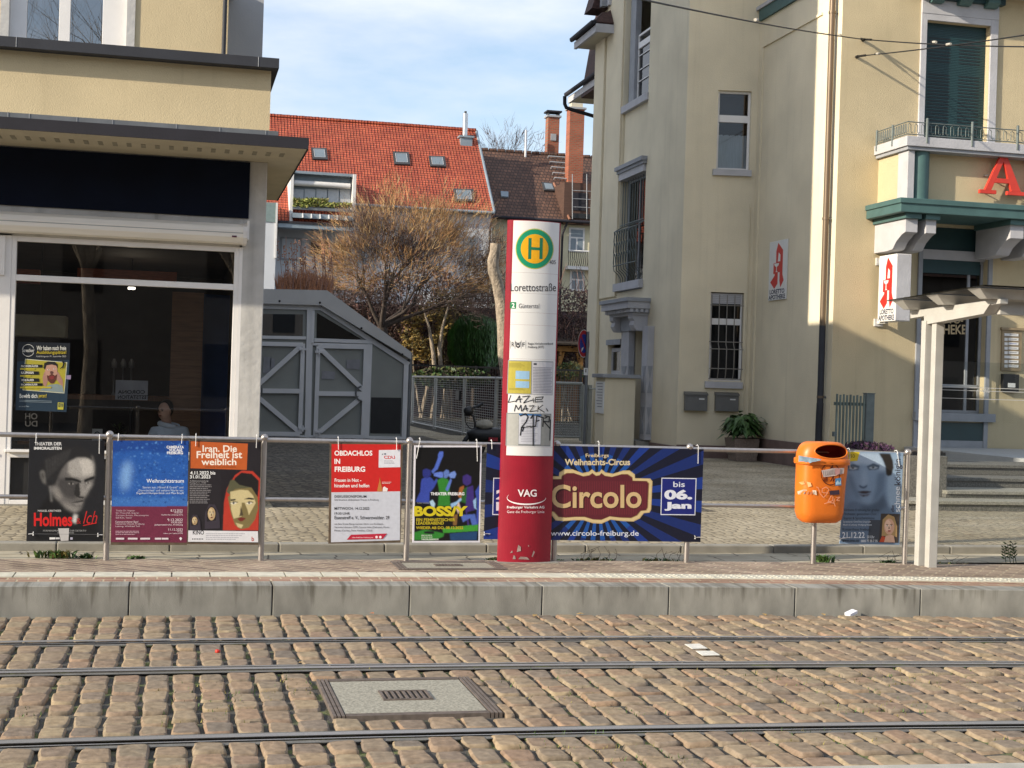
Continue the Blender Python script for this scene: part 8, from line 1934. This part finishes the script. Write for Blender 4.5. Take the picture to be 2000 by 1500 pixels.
# brown house
YB = 90.0
b_r = at(937, 291, YB); b_r2 = at(1150, 308, YB); zbr = (b_r.z+b_r2.z)/2; be = atx(1100, 430, at(1100, 430, 83).x); be = at(1100, 430, 84.2)
slb = (zbr-be.z)/(YB-84.2); nb = Vector((0, -slb, 1)).normalized(); Ob = Vector((0, YB, zbr))
def bhit(px, py, off=0.0):
    d = Vector(ray(px, py)); e = Vector((0, 0, EYE)); p0 = Ob+nb*off; t = (p0-e).dot(nb)/d.dot(nb); return e+d*t
brn = thing('brown_roof_house', 'pale yellow house with a brown tiled roof and two brick chimneys', 'house', (25, YB, .2))
xb0, xb1 = X1r+.15, at(1180, 300, YB).x+14
m = MB(); m.prism([(xb0, 84.2, be.z), (xb1, 84.2, be.z), (xb1, YB, zbr), (xb0, YB, zbr)], -nb*.15, M_brnt); m.prism([(xb0, YB, zbr), (xb1, YB, zbr), (xb1, YB+7, zbr-7*slb), (xb0, YB+7, zbr-7*slb)], -nb*.15, M_brnt); rb_ = m.build('roof', brn)
m = MB()
for i in range(40): x = xb0+(xb1-xb0)*i/40; m.tube([(x, YB, zbr), (x+.5, YB, zbr+.03)], .13, M_brnt, 6)
m.build('ridge_tiles', rb_)
m = MB(); m.box(xb0, xb1, 84.8, YB+6, .2, be.z-.1, M_ywall); m.build('wall', brn)
m = MB(); m.tube([(xb0, 84.1, be.z-.05), (xb1, 84.1, be.z-.05)], .10, M_fascia, 6); a = at(1107, 440, 84.3); m.tube([(a.x, 84.15, be.z-.1), (a.x-.2, 84.5, be.z-.8), (a.x-.25, 84.6, .3)], .07, M_fascia, 6); m.build('gutter', brn)
def chimney(px0, px1, py0, py1, Y, cap):
    a, b = at(px0, py0, Y), at(px1, py1, Y); m = MB(); w = b.x-a.x; m.box(a.x, b.x, Y, Y+w*.9, b.z-.5, a.z, M_brick); o = m.build('chimney', rb_)
    m = MB(); m.box(a.x-.1, b.x+.1, Y-.1, Y+w+.0, a.z, a.z+.12, M_trimg)
    if cap:
        for s_ in (a.x, b.x-.08): m.box(s_, s_+.08, Y, Y+w*.8, a.z+.12, a.z+.32, M_black)
        m.box(a.x-.12, b.x+.12, Y-.15, Y+w, a.z+.32, a.z+.42, M_fascia)
    else: m.box(a.x+.1, b.x-.1, Y+.1, Y+w*.7, a.z+.12, a.z+.4, M_soffit)
    m.build('chimney_cap', o)
chimney(1071, 1091, 228, 299, YB+.2, True); chimney(1114, 1138, 212, 342, 87.2, False)
m = MB(); q = at(1081, 268, YB+.15); m.box(q.x-.18, q.x+.18, YB+.13, YB+.19, q.z-.22, q.z+.22, M_trimg); m.build('chimney_patch', rb_)
m = MB(); c = at(1031, 252, YB-.8); bse = bhit(1032, 306); m.tube([(c.x, bse.y, bse.z-.2), (c.x, bse.y, c.z)], .08, M_chrome, 8); m.build('flue_pipe', rb_)
for i, py in enumerate((305, 316, 326, 337, 347)):
    m = MB(); a, b = bhit(1071+i*3, py, .15), bhit(1112+i*1, py+3, .15); m.tube([a, b], .045, M_trimg, 5)
    for k in range(4): q = a.lerp(b, k/3); m.tube([q, q-nb*.2], .03, M_trimg, 4)
    m.build('snow_guard', rb_)
m = MB(); a, b, c, d = [bhit(*p, .1) for p in ((978, 373), (993, 374), (993, 384), (979, 383))]; m.prism([a, b, c, d], -nb*.1, M_zincb); m.build('small_skylight', rb_)
m = MB(); a, b, c, d = [bhit(*p, .12) for p in ((1058, 355), (1080, 357), (1086, 372), (1063, 371))]; m.prism([a, b, c, d], -nb*.12, M_skyl); o = m.build('skylight', rb_); ce = (a+b+c+d)/4; m = MB(); m.poly([ce+(p-ce)*.7+nb*.01 for p in (a, b, c, d)], MATS['skylight glass']); m.build('pane', o)
m = MB()   # roof terrace: dark recess with brown slatted screen and copper verge
YD_ = 84.6; a, b = at(1100, 366, YD_), at(1160, 422, YD_); m.box(a.x, b.x+2, YD_-.3, YD_+2.5, b.z-.6, a.z+.3, mat('terrace screen', (.075, .038, .026), .8, var=.2, vscale=3, stretch=(.3, 1, 6)))
p, q = at(1118, 375, YD_-.35), at(1146, 412, YD_-.35); m.box(p.x, q.x, YD_-.34, YD_-.29, q.z, p.z, M_fascia); p, q = at(1118, 416, YD_-.4), at(1160, 428, YD_-.4); m.box(p.x, q.x, YD_-.4, YD_-.3, q.z, p.z, M_black)
t_ = m.build('roof_terrace', brn)
m = MB(); m.tube([bhit(1082, 358, .15), bhit(1113, 429, .15)], .09, mat('copper verge', (.28, .13, .08), .5, .3), 5); m.build('copper_verge', t_)
m = MB()
for px in (1118, 1146): q0, q1 = at(px, 340, YD_-.5), at(px, 428, YD_-.5); m.tube([q0, q1], .03, M_trimg, 5)
for py in (372, 388, 404): m.tube([at(1118, py, YD_-.5), at(1160, py+2, YD_-.5)], .02, M_trimg, 4)
m.build('terrace_railing', t_)
def hwin(x0, x1, y0, y1):
    yw_ = 84.78; a, b = at(x0, y0, yw_), at(x1, y1, yw_); f = MB(); f.box(a.x-.12, b.x+.12, yw_-.05, yw_, b.z-.1, a.z+.12, M_trim); o = f.build('window', brn); g_ = MB()
    w = (b.x-a.x-.1)/2
    for k in range(2): g_.box(a.x+k*(w+.1), a.x+k*(w+.1)+w, yw_-.06, yw_-.051, b.z, a.z-.55, MATS['skylight glass'])
    g_.box(a.x, b.x, yw_-.06, yw_-.051, a.z-.45, a.z, MATS['skylight glass']); g_.build('pane', o)
hwin(1115, 1137, 448, 490); hwin(1117, 1137, 530, 565)
m = MB(); a, b = at(1108, 490, 84.3), at(1160, 522, 84.3); m.box(a.x, b.x, 84.0, 84.8, b.z-.2, b.z, M_trim); m.tube([(a.x, 84.0, a.z), (b.x, 84.0, a.z)], .05, M_trim, 5)
for i in range(14): x = a.x+(b.x-a.x)*i/13; m.tube([(x, 84.0, b.z), (x, 83.85, b.z+.25), (x, 84.05, b.z+.6), (x, 84.0, a.z)], .02, M_fascia, 4, cap=False)
m.build('balcony', brn)
# thin tree top far behind
r = random.Random(77)
ft = thing('far_bare_tree', 'bare tree top rising behind the ridge of the brown roof', 'tree', at(985, 320, 112))
wood, tips = MB(), []
for px, py in ((965, 282), (985, 276), (1002, 282), (1012, 280), (950, 286)):
    b = at(985, 420, 112); tgt = at(px, py, 112+r.uniform(-1, 1)); d = tgt-b; grow(wood, tips, b, d.normalized(), d.length*.52, .06, 3, r, M_twig, .10, .4, (3, 4))
wood.tube([(at(985, 420, 112).x, 112, .2), at(985, 420, 112)], .3, M_bark, 6); wood.build('limbs', ft)
m = MB()
for p, d in tips: ribbon(m, p, d, .8, .02, M_twig, r)
m.build('twigs', ft)

# ---------------------------------------------------------------- overhead wires
M_wire = mat('black wire', (.02, .02, .022), .5, .5); M_ins = mat('pale insulator', (.45, .42, .36), .4)
def sag(a, b, s_, n=14): return [a.lerp(b, i/n)-Vector((0, 0, s_*math.sin(math.pi*i/n))) for i in range(n+1)]
def wire(label, a, b, s_=.05, ins=()):
    t = thing('span_wire', label, 'wire', a, 'tram span wires anchored to the pharmacy wall'); m = MB(); m.tube(sag(a, b, s_), .012, M_wire, 5); m.build('wire', t)
    for f, l_ in ins: m = MB(); c = a.lerp(b, f); d = (b-a).normalized(); m.tube([c-d*l_, c+d*l_], .024, M_ins, 8); m.tube([c-d*l_*2.2, c-d*l_], .02, M_wire, 6); m.build('insulator', t)
    m = MB(); m.tube([a, a+(b-a).normalized()*.35], .024, M_wire, 6); m.tube([a+Vector((0, .1, 0)), a], .03, M_wire, 6); m.build('anchor', t)
wa, wb_ = at(1688, 77, 26.42), at(1676, 110, 26.42)
wire('black span wire running from the wall anchor up to the upper left', wa, at(1240, -4, 15.0), .04, ((.18, .05), (.62, .06)))
wire('black span wire running right from the upper wall anchor across the green shutter', wa, at(2080, 92, 19.0), .04, ((.42, .06),))
wire('pale knotted wire rising right from the lower wall anchor across the green shutter', wb_, at(2090, 55, 19.0), .03, ((.12, .05), (.5, .07)))

# ---------------------------------------------------------------- small things on the ground
M_paint = mat('worn white paint', (.62, .60, .54), .8, var=.15, vscale=25)
g = MB(); 
for pts in ([(1337, 1259), (1366, 1258), (1382, 1267), (1352, 1268)], [(1359, 1272), (1392, 1272), (1406, 1280), (1372, 1281)]): g.prism([atz(x, y, .010) for x, y in pts], (0, 0, .004), M_paint)
struct(g.build('paint_mark'))
q = atz(1660, 1202, 0)
t = thing('cigarette_packet', 'crumpled white packet lying against the grey kerb', 'litter', q)
m = MB(); a = R(22); ux, uy = Vector((math.cos(a), math.sin(a), .25))*.045, Vector((-math.sin(a), math.cos(a), .1))*.03; c = q+Vector((0, -.02, .012)); m.hexa([c-ux-uy, c+ux-uy, c+ux+uy, c-ux+uy, c-ux-uy+Vector((0, 0, .024)), c+ux-uy+Vector((0, 0, .024)), c+ux+uy+Vector((0, 0, .024)), c-ux+uy+Vector((0, 0, .024))], mat('white packet', (.72, .74, .80), .5)); m.build('packet', t, bevel=.002)
q = atz(425, 1274, 0)
t = thing('bottle_cap', 'small bright red plastic cap lying between the cobbles', 'litter', q)
m = MB(); m.lathe((q.x, q.y, .0), [(.016, 0), (.018, .010), (.013, .018), (0, .019)], mat('red plastic', (.55, .03, .015), .4), 12); m.build('cap', t)
M_fl = mat('fallen leaf', (.34, .22, .08), .8, var=.4, vscale=20)
lf = [(725, 1198, 'orange'), (1045, 1202, 'pale yellow'), (1133, 1199, 'yellow'), (1493, 1200, 'brown'), (1608, 1200, 'tan'), (590, 1294, 'white')]
for i, (px, py, c_) in enumerate(lf):
    q = atz(px, py, .008); r = random.Random(i); t = thing('fallen_leaf', ['curled orange leaf at the kerb foot below the two film posters', 'pale yellow leaf at the kerb foot below the red stop pillar', 'yellow leaf at the kerb foot just right of the stop pillar', 'brown leaf at the kerb foot left of the white packet', 'tan leaf at the kerb foot nearest the white packet', 'tiny pale scrap of leaf beside the middle rail'][i], 'leaf', q, 'fallen leaves by the kerb')
    m = MB(); a = r.uniform(0, 6.28); d = Vector((math.cos(a), math.sin(a), .1))*.035; w = Vector((-math.sin(a), math.cos(a), .35))*.022; m.add([q-d, q+w, q+d, q-w+Vector((0, 0, .012)), q+Vector((0, 0, .004))], [(0, 1, 4), (1, 2, 4), (2, 3, 4), (3, 0, 4)], M_fl if i else mat('orange leaf', (.42, .14, .05), .8)); m.build('leaf', t)
def weed(px, py, w, h, n, label, mats, seed, stems=0):
    q = atz(px, py, .19); t = thing('weed', label, 'weed', q, 'weeds along the platform edge'); r = random.Random(seed); m = MB()
    for i in range(n):
        a = r.uniform(0, 6.283); b = q+Vector((r.gauss(0, w*.4), r.gauss(0, .03), 0)); L = h*r.uniform(.4, 1); d = Vector((math.cos(a)*.5, math.sin(a)*.5, 1)).normalized(); tip = b+d*L+Vector((math.cos(a)*L*.3, 0, -L*.15)); sd = Vector((-math.sin(a), math.cos(a), 0))*.008*(2 if i % 3 == 0 else 1); mid = b+d*L*.6; m.add([b-sd*.5, b+sd*.5, mid+sd, tip, mid-sd], [(0, 1, 2, 4), (4, 2, 3)], mats[int(r.random()*len(mats))])
    m.build('leaves', t)
    if stems:
        m = MB()
        for i in range(stems): b = q+Vector((r.gauss(0, w*.5), 0, 0)); m.tube([b, b+Vector((r.gauss(0, .03), 0, h*1.2)), b+Vector((r.gauss(0, .06), 0, h*r.uniform(1.6, 2.6)))], .0022, M_twig, 3, cap=False)
        m.build('dry_stem', t)
weed(110, 1089, .20, .10, 160, 'dark green weed tuft under the black theatre poster', [M_grass, M_leaf2, M_grassy], 1)
weed(165, 1090, .10, .06, 60, 'small weed tuft left of the first ball topped post', [M_grass, M_leaf], 2)
weed(266, 1092, .09, .05, 60, 'tiny weed tuft under the blue concert poster', [M_leaf, M_grass], 3)
weed(962, 1097, .06, .055, 90, 'pale green weed at the left foot of the red stop pillar', [M_grass, M_grassy], 4)
weed(985, 1098, .06, .065, 110, 'yellowish grass tuft in front of the red stop pillar', [M_grassy, M_grass], 5)
weed(1091, 1097, .05, .03, 40, 'low weed at the right foot of the red stop pillar', [M_grass], 6)
weed(1160, 1097, .25, .06, 60, 'dry weed stems under the left half of the circus banner', [M_leaf2, M_grassy], 7, 9)
weed(1290, 1098, .22, .06, 50, 'dry weed stems under the right half of the circus banner', [M_leaf2, M_grassy], 8, 8)
weed(1606, 1101, .09, .13, 170, 'bushy green weed at the foot of the litter bin post', [M_grass, M_leaf2], 9)
weed(1735, 1101, .10, .05, 50, 'small weed with dry stems under the pale blue poster', [M_leaf, M_grass], 10, 6)
weed(1855, 1104, .15, .04, 60, 'low dark weeds right of the shelter posts', [M_leaf2, M_grassy], 11, 3)
q = atz(1975, 1099, .19); t = thing('weed', 'upright dark leaved weed at the right edge of the picture', 'weed', q, 'weeds along the platform edge'); m = MB(); r = random.Random(15)
for k in range(4):
    b = q+Vector((r.uniform(-.06, .06), 0, 0)); tp = b+Vector((r.uniform(-.05, .08), 0, r.uniform(.14, .22))); m.tube([b, tp], .004, M_leaf, 4)
    for j in range(9): c = b.lerp(tp, .25+.75*j/8); sg = 1 if j % 2 else -1; e = c+Vector((sg*.045, r.uniform(-.02, .02), .02)); m.quad(c, c.lerp(e, .5)+Vector((0, 0, .010)), e, c.lerp(e, .5)-Vector((0, 0, .010)), M_leaf)
m.build('leaves', t)
m = MB(); r = random.Random(23)
for i in range(2600):      # moss and short grass in the wider joints of the track
    px, py = r.choice([(r.uniform(0, 2000), r.uniform(1310, 1400)), (r.uniform(1100, 2000), r.uniform(1305, 1395)), (r.uniform(0, 700), r.uniform(1320, 1420)), (r.uniform(1000, 2000), r.uniform(1430, 1500))]); q = atz(px, py, -.012)
    if mnoise.noise(q*1.6) < .02 or (MHX0-.02 < q.x < MHX1+.02 and MHY0-.02 < q.y < MHY1+.02): continue
    a = r.uniform(0, 6.28); L = r.uniform(.010, .028); d = Vector((math.cos(a)*.6, math.sin(a)*.6, 1))*L; w = Vector((-math.sin(a), math.cos(a), 0))*.004; m.add([q-w, q+w, q+d], [(0, 1, 2)], M_grass if r.random() < .5 else M_grassy)
struct(m.build('joint_grass'), 'stuff')

# ---------------------------------------------------------------- the far side of the street, behind the photographer (seen in the panes)
M_bk = mat('opposite house wall', (.20, .17, .14), .9, var=.1, vscale=.5)
op = thing('opposite_house', 'row house across the street reflected in the shop panes', 'house', (8, -22, 0))
m = MB(); m.box(-45, 55, -30, -18, -.1, 8.5, M_bk); m.build('wall', op)
m = MB(); m.prism([(-46, -17.5, 8.4), (-46, -30.5, 8.4), (-46, -24, 12.5)], (102, 0, 0), M_brnt); m.build('roof', op)
m = MB()
for i in range(20):
    for z in (1.0, 4.6): m.box(-44+5*i, -42.6+5*i, -18.02, -17.95, z, z+1.9, M_black)
m.build('window', op)
for i, (x, y, sd) in enumerate(((-2.6, -10, 51), (1.9, -10.5, 52), (16, -11, 53))):
    r = random.Random(sd); t = thing('street_tree', ['bare street tree reflected in the left of the café panes', 'bare street tree reflected in the right of the café panes', 'bare street tree reflected in the pharmacy panes'][i], 'tree', (x, y, 0))
    wood, tips = MB(), []; wood.tube([(x, y, -.1), (x+.1, y, 2.4), (x-.1, y+.1, 5)], [.24, .20, .17], M_barkp, 8)
    for k in range(6): a = k*1.05; grow(wood, tips, Vector((x-.1, y+.1, 4.6+.1*k)), Vector((math.cos(a)*.5, math.sin(a)*.5, 1)).normalized(), 5.4, .13, 4, r, M_barkp, .15, .55, (2, 3))
    wood.build('trunk_and_limbs', t)
